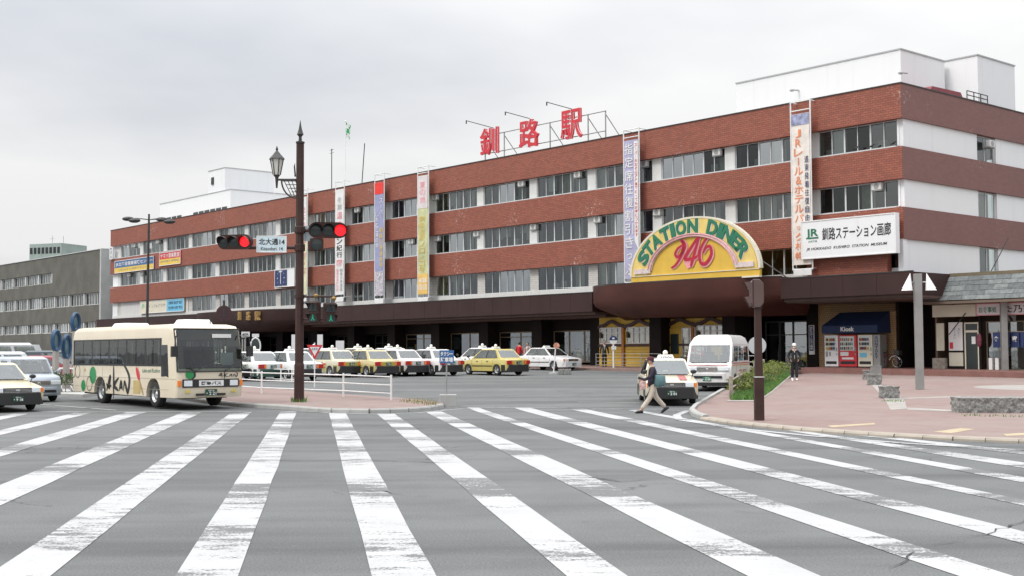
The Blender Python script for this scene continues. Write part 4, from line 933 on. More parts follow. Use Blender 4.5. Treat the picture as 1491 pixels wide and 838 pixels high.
for i in range(11):
    cx_, cz_ = -.55 + .42 * random.random() + .12 * (i / 11), 2.7 - 1.9 * i / 11; an = random.uniform(0, 3)
    q.add([(cx_ + .16 * math.cos(a) * math.cos(an) - .07 * math.sin(a) * math.sin(an), -.075, cz_ + .16 * math.cos(a) * math.sin(an) + .07 * math.sin(a) * math.cos(an)) for a in [2 * math.pi * k / 12 for k in range(12)]], [tuple(range(12))])
q.obj('leaf_print', pm('print_brown', (.12, .06, .065), .8), fl)
# loose cable slanting down from the station wall to the restaurant front
a, b = at(1468, 347, 69.2), at(1382, 486, 65.2); q = MB(); pts = [a.lerp(b, i / 14) + Vector((0, 0, -.35 * math.sin(math.pi * i / 14))) for i in range(15)]
q.tube([p - a for p in pts], .028, 6); o = q.obj('cable', M['black'], None, loc=a); tag(o, 'black cable slanting down from the side wall to the restaurant front', 'cable')

# ------------------------------------------------------------------ kiosk awning, vending machines, bicycle, wall sign
zf = gz(70) + .37
a0, a1 = fac(1200, 470, -.9)[0], fac(1281, 470, -.9)[0]
kw = fthing('kiosk_awning', 'navy blue awning with white lettering over the vending machines', 'awning', (a0 + a1) / 2, 1.99, 2.75 + .0)
hw = (a1 - a0) / 2
q = MB(); q.add([(-hw + .35, 0, 1.25), (hw - .05, 0, 1.25), (hw, -1.35, .45), (-hw, -1.35, .45), (-hw, -1.35, .02), (hw, -1.35, .02), (-hw + .02, 0, .02), (hw, 0, .02)], [(0, 1, 2, 3), (3, 2, 5, 4), (0, 3, 4, 6), (1, 7, 5, 2)]); q.obj('canvas', pm('awning_navy', (.008, .022, .075), .7, var=.12), kw)
q = MB(); put_text(q, 'Kiosk', -.55, .35, .12, .38, -1.362, .03); q.obj('lettering', M['cloth'], kw)
def vending(px0, px1, label, colr, kind):
    u0, u1 = fac(px0, 500, -.9)[0], fac(px1, 500, -.9)[0]; w = u1 - u0; c = (u0 + u1) / 2
    t = fthing('vending_machine', label, 'vending machine', c, 1.25, gz(70) + .36, 'vending machines under the blue awning'); h = 1.86; d = .72
    q = MB(); q.box(-w / 2, w / 2, -.35, .35, .06, h); q.obj('cabinet', colr, t, bev=.015)
    q = MB(); q.box(-w / 2 + .05, w / 2 - .05, -.3, .3, 0, .06); q.obj('feet', M['black'], t)
    q = MB(); q.box(-w / 2 + .08, w / 2 - .14, -.37, -.351, h * .52, h - .08); dw = q.obj('display', pm('display_pale', (.55, .60, .58), .3), t)
    random.seed(px0)
    cs = ['3a5a48', '8a2a22', '2a3a6a', 'c8b060', '707a80', '222222', 'b85a2a']
    for r in range(3):
        for i in range(7):
            x = -w / 2 + .11 + i * (w - .3) / 7; z = h * .55 + r * .25; hc = random.choice(cs); q = MB(); q.lathe([(.03, z), (.034, z + .01), (.034, z + .13), (.022, z + .16)], 8, o=(x + .04, -.385, 0)); q.obj('drink_can', pm('can_' + hc, hc, .4, var=.1), dw)
    q = MB(); q.box(-w / 2 + .1, w / 2 - .1, -.366, -.351, .2, .36); q.obj('delivery_flap', M['black'], t)
    q = MB(); q.box(w / 2 - .11, w / 2 - .05, -.365, -.351, h * .5, h * .62); q.box(w / 2 - .11, w / 2 - .05, -.365, -.351, h * .38, h * .44); q.obj('coin_panel', M['steel'], t)
    if kind == 'red': q = MB(); q.box(-w / 2 + .1, .05, -.366, -.351, h * .36, h * .48); q.box(-w / 2 + .2, w / 2 - .2, -.366, -.351, h * .25, h * .31); q.obj('notice', M['cloth'], t)
    if kind == 'cream': q = MB(); q.box(-w / 2 + .12, .1, -.366, -.351, h * .32, h * .45); q.obj('notice', M['cyan'], t); q = MB(); put_text(q, 'SUNTORY', 0, 1.35, 0, .25, 0, .03); o = q.obj('lettering', M['navy'], t); o.location = (w / 2 + .012, -.1, h - .15); o.rotation_euler = (0, RAD(90), RAD(0)); o.rotation_euler = Matrix(((0, 1, 0), (0, 0, 0), (0, 0, 0))).to_euler() if False else (RAD(0), RAD(90), 0)
    if kind == 'white': q = MB(); q.box(-w / 2 + .08, -w / 2 + .22, -.366, -.351, h * .33, h * .5); q.box(-w / 2 + .32, -w / 2 + .42, -.366, -.351, h * .36, h * .48); q.obj('notice', M['steel'], t)
vending(1200.5, 1220, 'white vending machine at the end beside the tiled wall', M['white_metal'], 'white'); vending(1221.5, 1247, 'red vending machine between the white and the cream ones', M['red'], 'red')
vending(1249, 1270, 'cream vending machine with a silver side next to the red one', M['cream'], 'cream')
u0, u1 = fac(1270.5, 500, -.9)[0], fac(1281, 500, -.9)[0]
t = fthing('drinks_cabinet', 'silver cabinet with dark vertical lettering beside the cream vending machine', 'cabinet', (u0 + u1) / 2, 1.25, gz(70) + .36)
q = MB(); w = u1 - u0; q.box(-w / 2 + .02, w / 2, -.33, .35, 0, 1.86); q.obj('body', M['steel'], t, bev=.015); q = MB(); put_column(q, 'SUNTORY', 0, w * .45, 1.78, .5, -.34, .02); q.obj('lettering', M['navy'], t)
u, z = fac(1180, 500, -1.7); t = fthing('wall_sign', 'narrow navy vertical sign with white lettering on the dark wall', 'sign', u, 1.82, 1.55)
q = MB(); q.box(-.19, .19, 0, .06, 0, 1.75); q.obj('panel', M['cloth'], t); q = MB(); q.box(-.15, .15, -.006, -.001, .22, 1.71); q.obj('field', M['navy'], t); q = MB(); put_column(q, '釧路ステーション画廊', 0, .2, 1.66, .28, -.012, .02); q.obj('lettering', M['cloth'], t)
# bicycle
u, _ = fac(1293, 520, -1.2); bc = fthing('bicycle', 'maroon bicycle with a front basket parked by the tiled wall', 'bicycle', u, 1.3, gz(69) + .36)
for x in (-.5, .5):
    q = MB(); q.tube([(x + .31 * math.cos(2 * math.pi * i / 24), 0, .33 + .31 * math.sin(2 * math.pi * i / 24)) for i in range(25)], .018, 6); wh = q.obj('wheel', M['rubber'], bc)
    q = MB(); q.tube([(x + .285 * math.cos(2 * math.pi * i / 24), 0, .33 + .285 * math.sin(2 * math.pi * i / 24)) for i in range(25)], .01, 5)
    for i in range(8): q.tube([(x, 0, .33), (x + .28 * math.cos(i * .785), 0, .33 + .28 * math.sin(i * .785))], .004, 4)
    q.obj('rim', M['rim'], wh)
q = MB()
for a, b in (((-.5, 0, .33), (-.15, 0, .33)), ((-.15, 0, .33), (-.28, 0, .82)), ((-.15, 0, .33), (.33, 0, .72)), ((-.26, 0, .72), (.33, 0, .75)), ((-.5, 0, .33), (-.26, 0, .75)), ((.5, 0, .33), (.34, 0, .98))): q.tube([a, b], .018, 6)
q.obj('frame', pm('maroon', (.16, .03, .05)), bc)
q = MB(); q.tube([(.25, -.28, 1.0), (.36, -.1, 1.02), (.36, .1, 1.02), (.25, .28, 1.0)], .014, 6); q.obj('handlebar', M['chrome'], bc)
q = MB(); q.box(-.40, -.18, -.08, .08, .82, .88); q.obj('saddle', M['black'], bc, bev=.03)
q = MB(); q.box(.42, .72, -.18, .18, .72, .98); q.obj('basket', M['dkmetal'], bc); q = MB(); q.tube([(.85 - .5 + .35 * math.cos(a), 0, .33 + .35 * math.sin(a)) for a in [RAD(20 + i * 20) for i in range(8)]], .02, 5); q.obj('mudguard', M['white_metal'], bc)

# ------------------------------------------------------------------ vehicles (local x forward, y left, z up)
def vbody(prof, W, ends, insets):                    # side profile carried across the width, pulled in towards the flanks
    rings = []; h = W / 2
    sl_ = [(-1, insets[2]), (-.965, insets[1]), (-.86, insets[0]), (0, (0, 0)), (.86, insets[0]), (.965, insets[1]), (1, insets[2])]
    for yf, (dx, dz) in sl_:
        r = []
        for x, z in prof:
            k = max(0, (abs(x) - (ends - .5)) / .5); k = min(1, k)
            xx = x - math.copysign(dx * k, x); zz = z - dz * max(0, min(1, (z - .55) / .3)); r.append((xx, yf * h, zz))
        rings.append(r)
    q = MB(); q.loft(rings); return q
def arch(cx, r, zc=.3, n=9, z0=.24):
    a0 = math.asin((z0 - zc) / r); return [(cx + r * math.cos(math.pi - a0 + (2 * a0 - math.pi) * i / n), zc + r * math.sin(math.pi - a0 + (2 * a0 - math.pi) * i / n)) for i in range(n + 1)]
def wheel(parent, x, y, r, w, rimmat, spokes=5):
    sg = 1 if y > 0 else -1; q = MB()
    q.lathe([(r * .60, -w / 2), (r * .9, -w / 2), (r, -w * .36), (r, w * .36), (r * .9, w / 2), (r * .60, w / 2)], 24, o=(x, y, r), ax='y', cap=False); t = q.obj('wheel', M['rubber'], parent, smooth=50)
    q = MB(); yo = y + sg * w * .42
    q.lathe([(.0, sg * -.02), (r * .16, sg * -.02), (r * .2, sg * -.045), (r * .5, sg * -.06), (r * .56, 0), (r * .63, sg * .012), (r * .64, sg * -.05)], 20, o=(x, yo, r), ax='y'); rm = q.obj('rim', rimmat, t, smooth=40)
    q = MB()
    for i in range(spokes * 2):
        a = math.pi * i / spokes; q.cbox((x + r * .37 * math.cos(a), yo - sg * .052, r + r * .37 * math.sin(a)), (.05, .012, .05))
    q.obj('rim_slot', M['black'], rm)
def facequad(c, s0, s1, t0, t1, off):                # patch on a planar face with corners (bl, br, tr, tl), moved out along its normal
    a, b, c_, d = (Vector(p) for p in c); nrm = (b - a).cross(d - a).normalized() * off
    P = lambda s, t: a.lerp(b, s).lerp(d.lerp(c_, s), t) + nrm
    return [P(s0, t0), P(s1, t0), P(s1, t1), P(s0, t1)]
def framed(q, c, holes, t0, t1):                     # a face of the cabin with window openings left out of it
    F = lambda a, b, u, v: q.quad(*facequad(c, a, b, u, v, 0))
    F(0, 1, 0, t0); F(0, 1, t1, 1); x = 0
    for a, b in sorted(holes): F(x, a, t0, t1); x = b
    F(x, 1, t0, t1)
def patch(parent, name, mat, c, s0, s1, t0, t1, off=.008):
    q = MB(); v = facequad(c, s0, s1, t0, t1, off); w = facequad(c, s0, s1, t0, t1, .001)
    q.add(v + w, [(0, 1, 2, 3), (0, 4, 5, 1), (1, 5, 6, 2), (2, 6, 7, 3), (3, 7, 4, 0)]); return q.obj(name, mat, parent)
def plate(parent, x, z, txt, face=1, mat=None, ink=None, w=.33, h=.165):
    q = MB(); q.box(x - .006, x + .006, -w / 2, w / 2, z, z + h); p = q.obj('number_plate', mat or pm('plate_green', (.012, .06, .035), .4, var=0), parent)
    q = MB(); vs, fs = glyph(txt, .02); q.add([(x + face * .010, face * (-w * .42 + v[0] * w * .84), z + h * .1 + v[1] * h * .5) for v in vs], fs)
    vs, fs = glyph('釧路 500', .01); q.add([(x + face * .010, face * (-w * .25 + v[0] * w * .5), z + h * .68 + v[1] * h * .22) for v in vs], fs); q.obj('digits', ink or M['cloth'], p)
def beacon(parent, x, z, colr=None, txt='TAXI', ball=True):
    q = MB(); q.loft([[(x - .09, -.30, z), (x + .09, -.30, z), (x + .09, .30, z), (x - .09, .30, z)], [(x - .05, -.24, z + .14), (x + .05, -.24, z + .14), (x + .05, .24, z + .14), (x - .05, .24, z + .14)]]); b = q.obj('roof_beacon', colr or M['taxi_sign'], parent, bev=.01)
    if ball: q = MB(); q.ball((x, 0, z + .2), .09, .09, .09); q.obj('lamp', M['taxi_sign'], b, smooth=60)
    for f in (1, -1):
        q = MB(); vs, fs = glyph(txt, .02); q.add([(x + f * (.088 - .035 * v[1]), f * (-.2 + v[0] * .4), z + .03 + v[1] * .08) for v in vs], fs); q.obj('lettering', M['navy'], b)
def sedan(label, loc, rot, body='ebe9e4', roof=None, bumper=None, stripe=None, lower=None, taxi=True, wide=False, num='・3 16', group=None, H=1.50, fend=True, L=4.69, W=1.69, cat='taxi', ball=True, hood_stripe=None, rimm=None, name='taxi'):
    t = thing(name, label, cat, loc, rot, group); e = L / 2; bm_ = paint(body); rm_ = paint(roof) if roof else bm_; bp = bumper or M['black']
    xr, xf = -1.36, 1.36
    prof = [(e - .10, .24), (e - .02, .42), (e, .58), (e - .06, .735), (e - .28, .80), (1.02, .935), (-1.5, .965), (-e + .10, .93), (-e + .01, .86), (-e, .5), (-e + .08, .24)] + arch(xr, .37) + arch(xf, .37)
    vbody(prof, W, e, ((.03, .012), (.09, .04), (.14, .09))).obj('body', bm_, t, smooth=35)
    q = MB(); q.box(-e + .3, e - .3, -.6, .6, .2, .62); q.obj('underbody', M['black'], t)
    zb, zr = .945, H - .05; y1, y2 = W / 2 - .065, W / 2 - .225; fx, rx, ftx, rtx = 1.06, -1.62, .34, -1.08
    R0 = [(fx, -y1, zb), (fx, y1, zb), (rx, y1, zb), (rx, -y1, zb)]; R1 = [(ftx, -y2, zr), (ftx, y2, zr), (rtx, y2, zr), (rtx, -y2, zr)]
    R2 = [(ftx - .14, -y2 + .07, H - .012), (ftx - .14, y2 - .07, H - .012), (rtx + .14, y2 - .07, H - .012), (rtx + .14, -y2 + .07, H - .012)]
    q = MB(); framed(q, [R0[0], R0[1], R1[1], R1[0]], [(.05, .95)], .06, .93); framed(q, [R0[2], R0[3], R1[3], R1[2]], [(.07, .93)], .12, .90)
    framed(q, [R0[1], R0[2], R1[2], R1[1]], [(.075, .485), (.525, .90)], .08, .91); framed(q, [R0[3], R0[0], R1[0], R1[3]], [(.10, .475), (.515, .925)], .08, .91)
    q.loft([R1, R2], False); q.quad(*R2); q.loft([[(x, y, zb - .05) for x, y, z in R0], R0], False); cab = q.obj('cabin', rm_, t, smooth=30)
    patch(cab, 'windscreen', GC, [R0[0], R0[1], R1[1], R1[0]], .04, .96, .05, .94)
    patch(cab, 'rear_window', GC, [R0[2], R0[3], R1[3], R1[2]], .06, .94, .11, .91)
    for sg, fcs in ((1, [R0[1], R0[2], R1[2], R1[1]]), (-1, [R0[3], R0[0], R1[0], R1[3]])):
        for a, b in ((.075, .485), (.525, .90)):
            if sg < 0: a, b = 1 - b, 1 - a
            patch(cab, 'side_window', GC, fcs, a - .006, b + .006, .07, .92, .006)
            for e1, e2, f1, f2 in ((a - .014, b + .014, .045, .08), (a - .014, b + .014, .91, .94), (a - .014, a, .08, .91), (b, b + .014, .08, .91)): patch(cab, 'window_trim', M['black'], fcs, e1, e2, f1, f2, .012)
    for a, b, nm in ((.06, .94, 'cowl'),): patch(cab, 'wiper', M['black'], [R0[0], R0[1], R1[1], R1[0]], .12, .9, .0, .045, .018)
    # bumpers wrap round the corners
    for s_ in (1, -1):
        q = MB(); o_ = [(s_ * (e - .55), W / 2 + .012), (s_ * (e - .20), W / 2 + .012), (s_ * (e + .02), W / 2 - .16), (s_ * (e + .06), 0), (s_ * (e + .02), -W / 2 + .16), (s_ * (e - .20), -W / 2 - .012), (s_ * (e - .55), -W / 2 - .012)]
        i_ = [(x - s_ * .14, y * .9) for x, y in o_]
        if taxi or bumper:
            q.prism(o_ + i_[::-1], .20, .575 if s_ > 0 else .60); q.obj('bumper', bp, t, bev=.02)
        else: q.prism(o_ + i_[::-1], .27, .54); q.obj('bumper', bm_, t, bev=.03)
    # front: grille, lamps
    q = MB(); q.box(e - .06, e + .012, -.42, .42, .585, .725); gr = q.obj('grille', M['black'], t)
    q = MB()
    for z in (.60, .64, .68, .72): q.box(e + .012, e + .02, -.41, .41, z - .006, z + .006)
    q.box(e + .012, e + .024, -.06, .06, .63, .69); q.obj('grille_bar', M['chrome'], gr)
    for s_ in (1, -1):
        q = MB(); q.box(e - .10, e + .004, s_ * .43 if s_ > 0 else -.70, .70 if s_ > 0 else -.43, .585, .725); q.obj('headlight', M['clear'], t, bev=.01)
        q = MB(); q.box(e - .22, e - .03, *((.705, W / 2 - .04) if s_ > 0 else (-W / 2 + .04, -.705)), .58, .72); q.obj('turn_lamp', M['amber'], t, bev=.01)
        q = MB(); q.box(-e - .012, -e + .14, *((.42, W / 2 - .035) if s_ > 0 else (-W / 2 + .035, -.42)), .62, .84); tl = q.obj('tail_lamp', M['redlens'], t, bev=.015)
        q = MB(); q.box(-e - .018, -e - .012, *((.42, .52) if s_ > 0 else (-.52, -.42)), .64, .82); q.obj('reverse_lamp', M['amber'], tl)
        if fend:
            q = MB(); q.tube([(1.35, s_ * (W / 2 - .12), .84), (1.40, s_ * (W / 2 - .08), 1.0)], .015, 6); q.ball((1.40, s_ * (W / 2 - .06), 1.06), .05, .11, .07); q.obj('fender_mirror', M['black'], t, smooth=60)
        else:
            q = MB(); q.ball((.82, s_ * (W / 2 + .05), 1.0), .06, .1, .07); q.obj('door_mirror', bm_, t, smooth=60)
        for x in (-.5, .48): q = MB(); yy = s_ * (W / 2 + .002); q.box(x - .09, x + .09, min(yy, yy + s_ * .02), max(yy, yy + s_ * .02), .78, .81); q.obj('door_handle', M['black'], t)
        for x in (-1.02, .0, 1.0): q = MB(); yy = s_ * (W / 2 + .001); q.box(x - .006, x + .006, min(yy, yy + s_ * .002), max(yy, yy + s_ * .002), .30, .86); q.obj('door_seam', M['black'], t)
        q = MB(); yy = s_ * (W / 2 + .001); q.box(-.95, .95, min(yy, yy + s_ * .015), max(yy, yy + s_ * .015), .50, .55); q.obj('side_moulding', M['black'] if not stripe else paint(stripe), t)
        if stripe: q = MB(); yy = s_ * (W / 2 + .0015); q.box(-.97, .95, min(yy, yy + s_ * .003), max(yy, yy + s_ * .003), .66, .76); q.obj('stripe', paint(stripe), t)
        if lower:
            q = MB(); yy = s_ * (W / 2 + .0025); q.box(-.92, .92, min(yy, yy + s_ * .003), max(yy, yy + s_ * .003), .28, .655); q.obj('lower_panel', paint(lower), t)
            q = MB(); q.box(-e + .14, -1.76, min(yy, yy + s_ * .003) - s_ * .03, max(yy, yy + s_ * .003), .30, .655); q.obj('lower_panel', paint(lower), t)
    if lower: q = MB(); q.box(-e - .008, -e + .02, -.42, .42, .61, .8); q.obj('boot_panel', paint(lower), t)
    if hood_stripe:
        q = MB(); q.add([(e - .27, .28, .812), (1.08, .28, .94), (1.08, .52, .935), (e - .27, .52, .805)], [(3, 2, 1, 0)]); q.obj('bonnet_stripe', paint(hood_stripe), t)
        q = MB(); q.add([(.2, .28, H - .009), (-.9, .28, H - .009), (-.9, .5, H - .010), (.2, .5, H - .010)], [(3, 2, 1, 0)]); q.obj('roof_stripe', paint(hood_stripe), t)
    plate(t, e + .075, .31, num, 1); plate(t, -e - .012, .63, num, -1)
    for x in (xr, xf):
        for s_ in (1, -1): wheel(t, x, s_ * (W / 2 - .105), .31, .18, rimm or M['rim'])
    if taxi: beacon(t, -.2, H - .02, None, 'TAXI', ball)
    # seats and steering wheel seen through the glass
    q = MB()
    for x in (.15, -.75):
        for y in (-.38, .38): q.box(x - .12, x + .05, y - .25, y + .25, .7, 1.12); q.box(x - .08, x + .02, y - .12, y + .12, 1.14, 1.30)
    q.obj('seats', pm('car_seat', (.20, .20, .205), .85, var=.2), t)
    q = MB(); q.box(-1.5, 1.0, -W / 2 + .12, W / 2 - .12, .955, .972); q.prism([(1.0, .95), (.95, 1.02), (.68, 1.04), (.6, .95)], -.68, .68, 'y'); q.tube([(.55 + .03 * math.sin(a), -.36 + .17 * math.cos(a), 1.06 + .16 * math.sin(a)) for a in [2 * math.pi * i / 14 for i in range(15)]], .014, 5); q.obj('dashboard', M['black'], t); return t
def hd(x, y): return math.atan2(y, x)
HF = hd(AX.x, AX.y)                                   # along the station front, towards the camera's right
HB = hd(-.62, .785)
def place(px, py, dx=0, dy=0):
    p = G(px, py); return gnd(p.x + dx, p.y + dy)
# near taxis and traffic
d_ = Vector((math.cos(HF), math.sin(HF), 0)); side_ = Vector((-d_.y, d_.x, 0))
p = G(44, 596); c = p - d_ * 1.36 - side_ * .74 * 1
sedan('beige taxi with black bumpers waiting at the stop line beside the bus', gnd(c.x, c.y), HF, 'e2d7b6', num='・9 18', ball=True)
h = RAD(-90 - 2.5); fd = Vector((math.cos(h), math.sin(h), 0)); sd2 = Vector((-fd.y, fd.x, 0))
p = G(1008, 588); c = p - fd * 1.36 - sd2 * .74
sedan('cream taxi with a red bonnet stripe and black bumper behind the crossing pedestrian', gnd(c.x, c.y), h, 'ddd6bf', num='・2 01', hood_stripe='c9504a', stripe='d06030', ball=True)
GT = 'taxis waiting in a row in front of the station'
def rowtaxi(px, py, label, rot=HB, near='rear', **k):
    f = Vector((math.cos(rot), math.sin(rot), 0)); s = Vector((-f.y, f.x, 0)); p = G(px, py)
    c = p + f * (1.36 if near == 'rear' else -1.36) - s * .74 * k.pop('sg', 1); return sedan(label, gnd(c.x, c.y), rot, group=GT, **k)
rowtaxi(725, 546, 'plain yellow taxi with black bumpers standing alone past the blue sign', body='d2c270', num='・4 12')
rowtaxi(629, 546.5, 'white taxi with a dark bumper right behind the blue taxi sign', body='eceae8', num='・5 20')
rowtaxi(579, 547, 'white taxi with pinkish boot between the yellow taxi and the blue sign', body='ece3e2', num='・6 31', stripe='d8b8bc')
rowtaxi(535, 548.6, 'yellow taxi with orange tail panel next to the orange striped taxi', body='d8c894', num='・7 07', lower='c0ae48')
rowtaxi(482, 548.5, 'cream taxi with orange stripe and yellow lower body in the taxi row', body='dcd6bb', stripe='d8581f', lower='bcae48', num='・8 45')
rowtaxi(418, 554, 'white taxi half hidden by the brown traffic light mast', body='edf0ee', num='・2 76')
rowtaxi(366, 554, 'white taxi with a dark green bumper between the bus and the mast', body='edf0ee', bumper=pm('green_bumper', (.02, .055, .04), .5), num='・3 35')
rowtaxi(322, 554, 'white taxi mostly hidden behind the front of the bus', body='e9e6da', num='・1 19')
for px, lab, bd in ((455, 'white taxi in the second row behind the orange striped taxi', 'efefec'), (520, 'cream taxi in the second row behind the yellow one', 'ebe4cf'), (566, 'white taxi in the second row behind the pinkish one', 'efeeee'), (705, 'white taxi in the second row behind the plain yellow taxi', 'f0efed')):
    rowtaxi(px, 541, lab, body=bd)
rowtaxi(832, 538, 'white sedan taxi facing the plaza in front of the shop windows', rot=HF, near='front', body='f1efee', bumper=paint('f1efee'), num='・2 23', H=1.46, fend=True, sg=1, ball=False)

# wagons, vans
def wagon(label, loc, rot, body, L=3.73, W=1.67, H=1.62, nose=.75, hood=.98, slope=.35, name='car', cat='car', wr=.29, xw=(1.18, -1.2), van=False, group=None, num='12-34', redline=False, blackb=False):
    t = thing(name, label, cat, loc, rot, group); e = L / 2; bm_ = paint(body); xf, xr = xw; ra = wr + .06; z0 = .22
    prof = [(e - .06, z0), (e, .40), (e - .01, .70), (e - .10, hood - .08), (e - .20, hood - .02), (e - nose, hood + .06), (-e + .02, hood + .06), (-e, hood), (-e, .4), (-e + .05, z0)] + arch(xr, ra, wr, 9, z0) + arch(xf, ra, wr, 9, z0)
    vbody(prof, W, e, ((.03, .01), (.08, .02), (.13, .04))).obj('body', bm_, t, smooth=35)
    q = MB(); q.box(-e + .3, e - .35, -W / 2 + .25, W / 2 - .25, .18, .6); q.obj('underbody', M['black'], t)
    zb = hood + .045; zr = H - .08; y1, y2 = W / 2 - .03, W / 2 - (.16 if not van else .20); fx, ftx = e - nose, e - nose - slope; rx, rtx = -e + .03, -e + .12
    R0 = [(fx, -y1, zb), (fx, y1, zb), (rx, y1, zb), (rx, -y1, zb)]; R1 = [(ftx, -y2, zr), (ftx, y2, zr), (rtx, y2, zr), (rtx, -y2, zr)]
    q = MB(); rings = [[(x, y, zb - .05) for x, y, z in R0], R0]
    if van:
        zm = 1.88; k = (zm - zb) / (zr - zb); Rm = [tuple(Vector(a).lerp(Vector(b), k)) for a, b in zip(R0, R1)]
        Rm = [(fx - slope * .72, -y1 + .03, zm), (fx - slope * .72, y1 - .03, zm), (rx, y1 - .03, zm), (rx, -y1 + .03, zm)]; R1g = Rm
        R1 = [(fx - slope * .72 - .35, -y2 - .02, zr - .03), (fx - slope * .72 - .35, y2 + .02, zr - .03), (rtx, y2 + .02, zr - .03), (rtx, -y2 - .02, zr - .03)]
    else: R1g = R1
    R2 = [(R1[0][0] - .16, -y2 + .14, H), (R1[1][0] - .16, y2 - .14, H), (rtx + .12, y2 - .14, H), (rtx + .12, -y2 + .14, H)]
    framed(q, [R0[0], R0[1], R1g[1], R1g[0]], [(.05, .95)], .05, .93); framed(q, [R0[2], R0[3], R1g[3], R1g[2]], [(.08, .92)], .15, .88)
    framed(q, [R0[1], R0[2], R1g[2], R1g[1]], [(.08, .33), (.37, .63), (.67, .94)], .12, .88); framed(q, [R0[3], R0[0], R1g[0], R1g[3]], [(.06, .33), (.37, .63), (.67, .92)], .12, .88)
    q.loft(rings, False); q.loft(([R1g] if van else []) + [R1, R2], False); q.quad(*R2); cab = q.obj('cabin', bm_, t, smooth=32)
    patch(cab, 'windscreen', GC, [R0[0], R0[1], R1g[1], R1g[0]], .05, .95, .05, .93, .012); patch(cab, 'rear_window', GC, [R0[2], R0[3], R1g[3], R1g[2]], .08, .92, .15, .88, .012)
    patch(cab, 'wiper', M['black'], [R0[0], R0[1], R1g[1], R1g[0]], .1, .9, .0, .04, .02)
    for sg, fcs in ((1, [R0[1], R0[2], R1g[2], R1g[1]]), (-1, [R0[3], R0[0], R1g[0], R1g[3]])):
        for a, b in ((.08, .33), (.37, .63), (.67, .94)):
            if sg < 0: a, b = 1 - b, 1 - a
            patch(cab, 'side_window', GC, fcs, a, b, .12, .88, .012)
        yy = sg * (W / 2 + .001)
        for x in (.0, 1.0): q = MB(); q.box(x - .006, x + .006, min(yy, yy + sg * .003), max(yy, yy + sg * .003), .32, hood); q.obj('door_seam', M['black'], t)
        q = MB(); q.tube([(fx - .05, sg * (W / 2 - .02), zb + .05), (fx + .02, sg * (W / 2 + .12), zb + .12)], .02, 6); q.ball((fx + .03, sg * (W / 2 + .16), zb + (.2 if van else .1)), .06, .08, .14 if van else .08); q.obj('door_mirror', M['black'] if van else bm_, t, smooth=60)
        hz = (.72, .90) if van else (.60, .74); q = MB(); q.box(e - .16, e + .004, *((.42, W / 2 - .06) if sg > 0 else (-W / 2 + .06, -.42)), *((.80, .96) if van else hz)); q.obj('headlight', M['clear'], t, bev=.02)
        q = MB(); q.box(-e - .01, -e + .06, *((W / 2 - .2, W / 2 - .04) if sg > 0 else (-W / 2 + .04, -W / 2 + .2)), .7, 1.05); q.obj('tail_lamp', M['redlens'], t)
        if redline:
            for j, zz in enumerate((1.02, 1.10)): q = MB(); q.box(-e + .2, e - .35, min(yy, yy + sg * .003), max(yy, yy + sg * .003), zz - .02, zz + .02); q.obj('stripe', paint('c0392f' if j else 'd88a4a'), t)
    if redline:
        q = MB(); q.box(e - .13, e - .085, -W / 2 + .12, W / 2 - .12, hood - .05, hood - .015); q.obj('stripe', paint('c0392f'), t)
        q = MB(); yy = -W / 2 - .004; vs, fs = glyph('HOTEL', .02)
        for sg in (1, -1): q.add([(-.2 - sg * (-.9 + v[0] * 1.8) * -1 * 1, sg * (W / 2 + .004), .62 + .2 * v[1]) for v in vs], fs)
        q.obj('lettering', paint('c0392f'), t)
    gz0, gz1 = (.80, .94) if van else (.60, .74)
    q = MB(); q.box(e - .05, e + .008, -.40, .40, gz0, gz1); gr = q.obj('grille', M['black'], t)
    q = MB(); n_ = 3
    for j in range(n_): z = gz0 + (gz1 - gz0) * (j + .5) / n_; q.box(e + .008, e + .018, -.40, .40, z - .012, z + .012)
    q.ball((e + .012, 0, (gz0 + gz1) / 2), .012, .06, .05); q.obj('grille_bar', M['chrome'], gr)
    for s_ in (1, -1):
        q = MB(); o_ = [(s_ * (e - .45), W / 2 + .01), (s_ * (e - .15), W / 2 - .02), (s_ * (e + .02), W / 2 - .25), (s_ * (e + .05), 0), (s_ * (e + .02), -W / 2 + .25), (s_ * (e - .15), -W / 2 + .02), (s_ * (e - .45), -W / 2 - .01)]
        q.prism(o_ + [(x - s_ * .12, y * .9) for x, y in o_[::-1]], .26, .72 if van else .52); b = q.obj('bumper', bm_, t, bev=.03)
        if s_ > 0: q = MB(); q.box(e + .02, e + .058, -.6, .6, .50 if van else .33, .60 if van else .42); q.obj('air_intake', M['black'], b)
        if van: q = MB(); q.prism([(x * 1.0 + s_ * .012, y * 1.004) for x, y in o_] + [(x - s_ * .12, y * .9) for x, y in o_[::-1]], .20, .34); q.obj('bumper_gap_shade', M['black'], b)  # black strip put in for the shadow gap below the bumper
    plate(t, e + .065, .36 if not van else .40, num, 1, M['white_metal'] if not van else M['green'], M['navy'] if not van else None); plate(t, -e - .02, .6, num, -1, M['white_metal'], M['navy'])
    for x in xw:
        for s_ in (1, -1): wheel(t, x, s_ * (W / 2 - .10), wr, .18, M['rim'])
    q = MB()
    for x in (.3, -.5):
        for y in (-.38, .38): q.box(x - .1, x + .08, y - .25, y + .25, .75, zb + .32); q.box(x - .05, x + .03, y - .12, y + .12, zb + .33, zb + .45)
    q.obj('seats', pm('car_seat', (.20, .20, .205)), t)
    q = MB(); q.box(-e + .15, fx - .05, -W / 2 + .1, W / 2 - .1, zb + .015, zb + .03); q.prism([(fx - .06, zb), (fx - .1, zb + .08), (fx - .4, zb + .1), (fx - .45, zb)], -W / 2 + .15, W / 2 - .15, 'y'); q.obj('dashboard', M['black'], t); return t
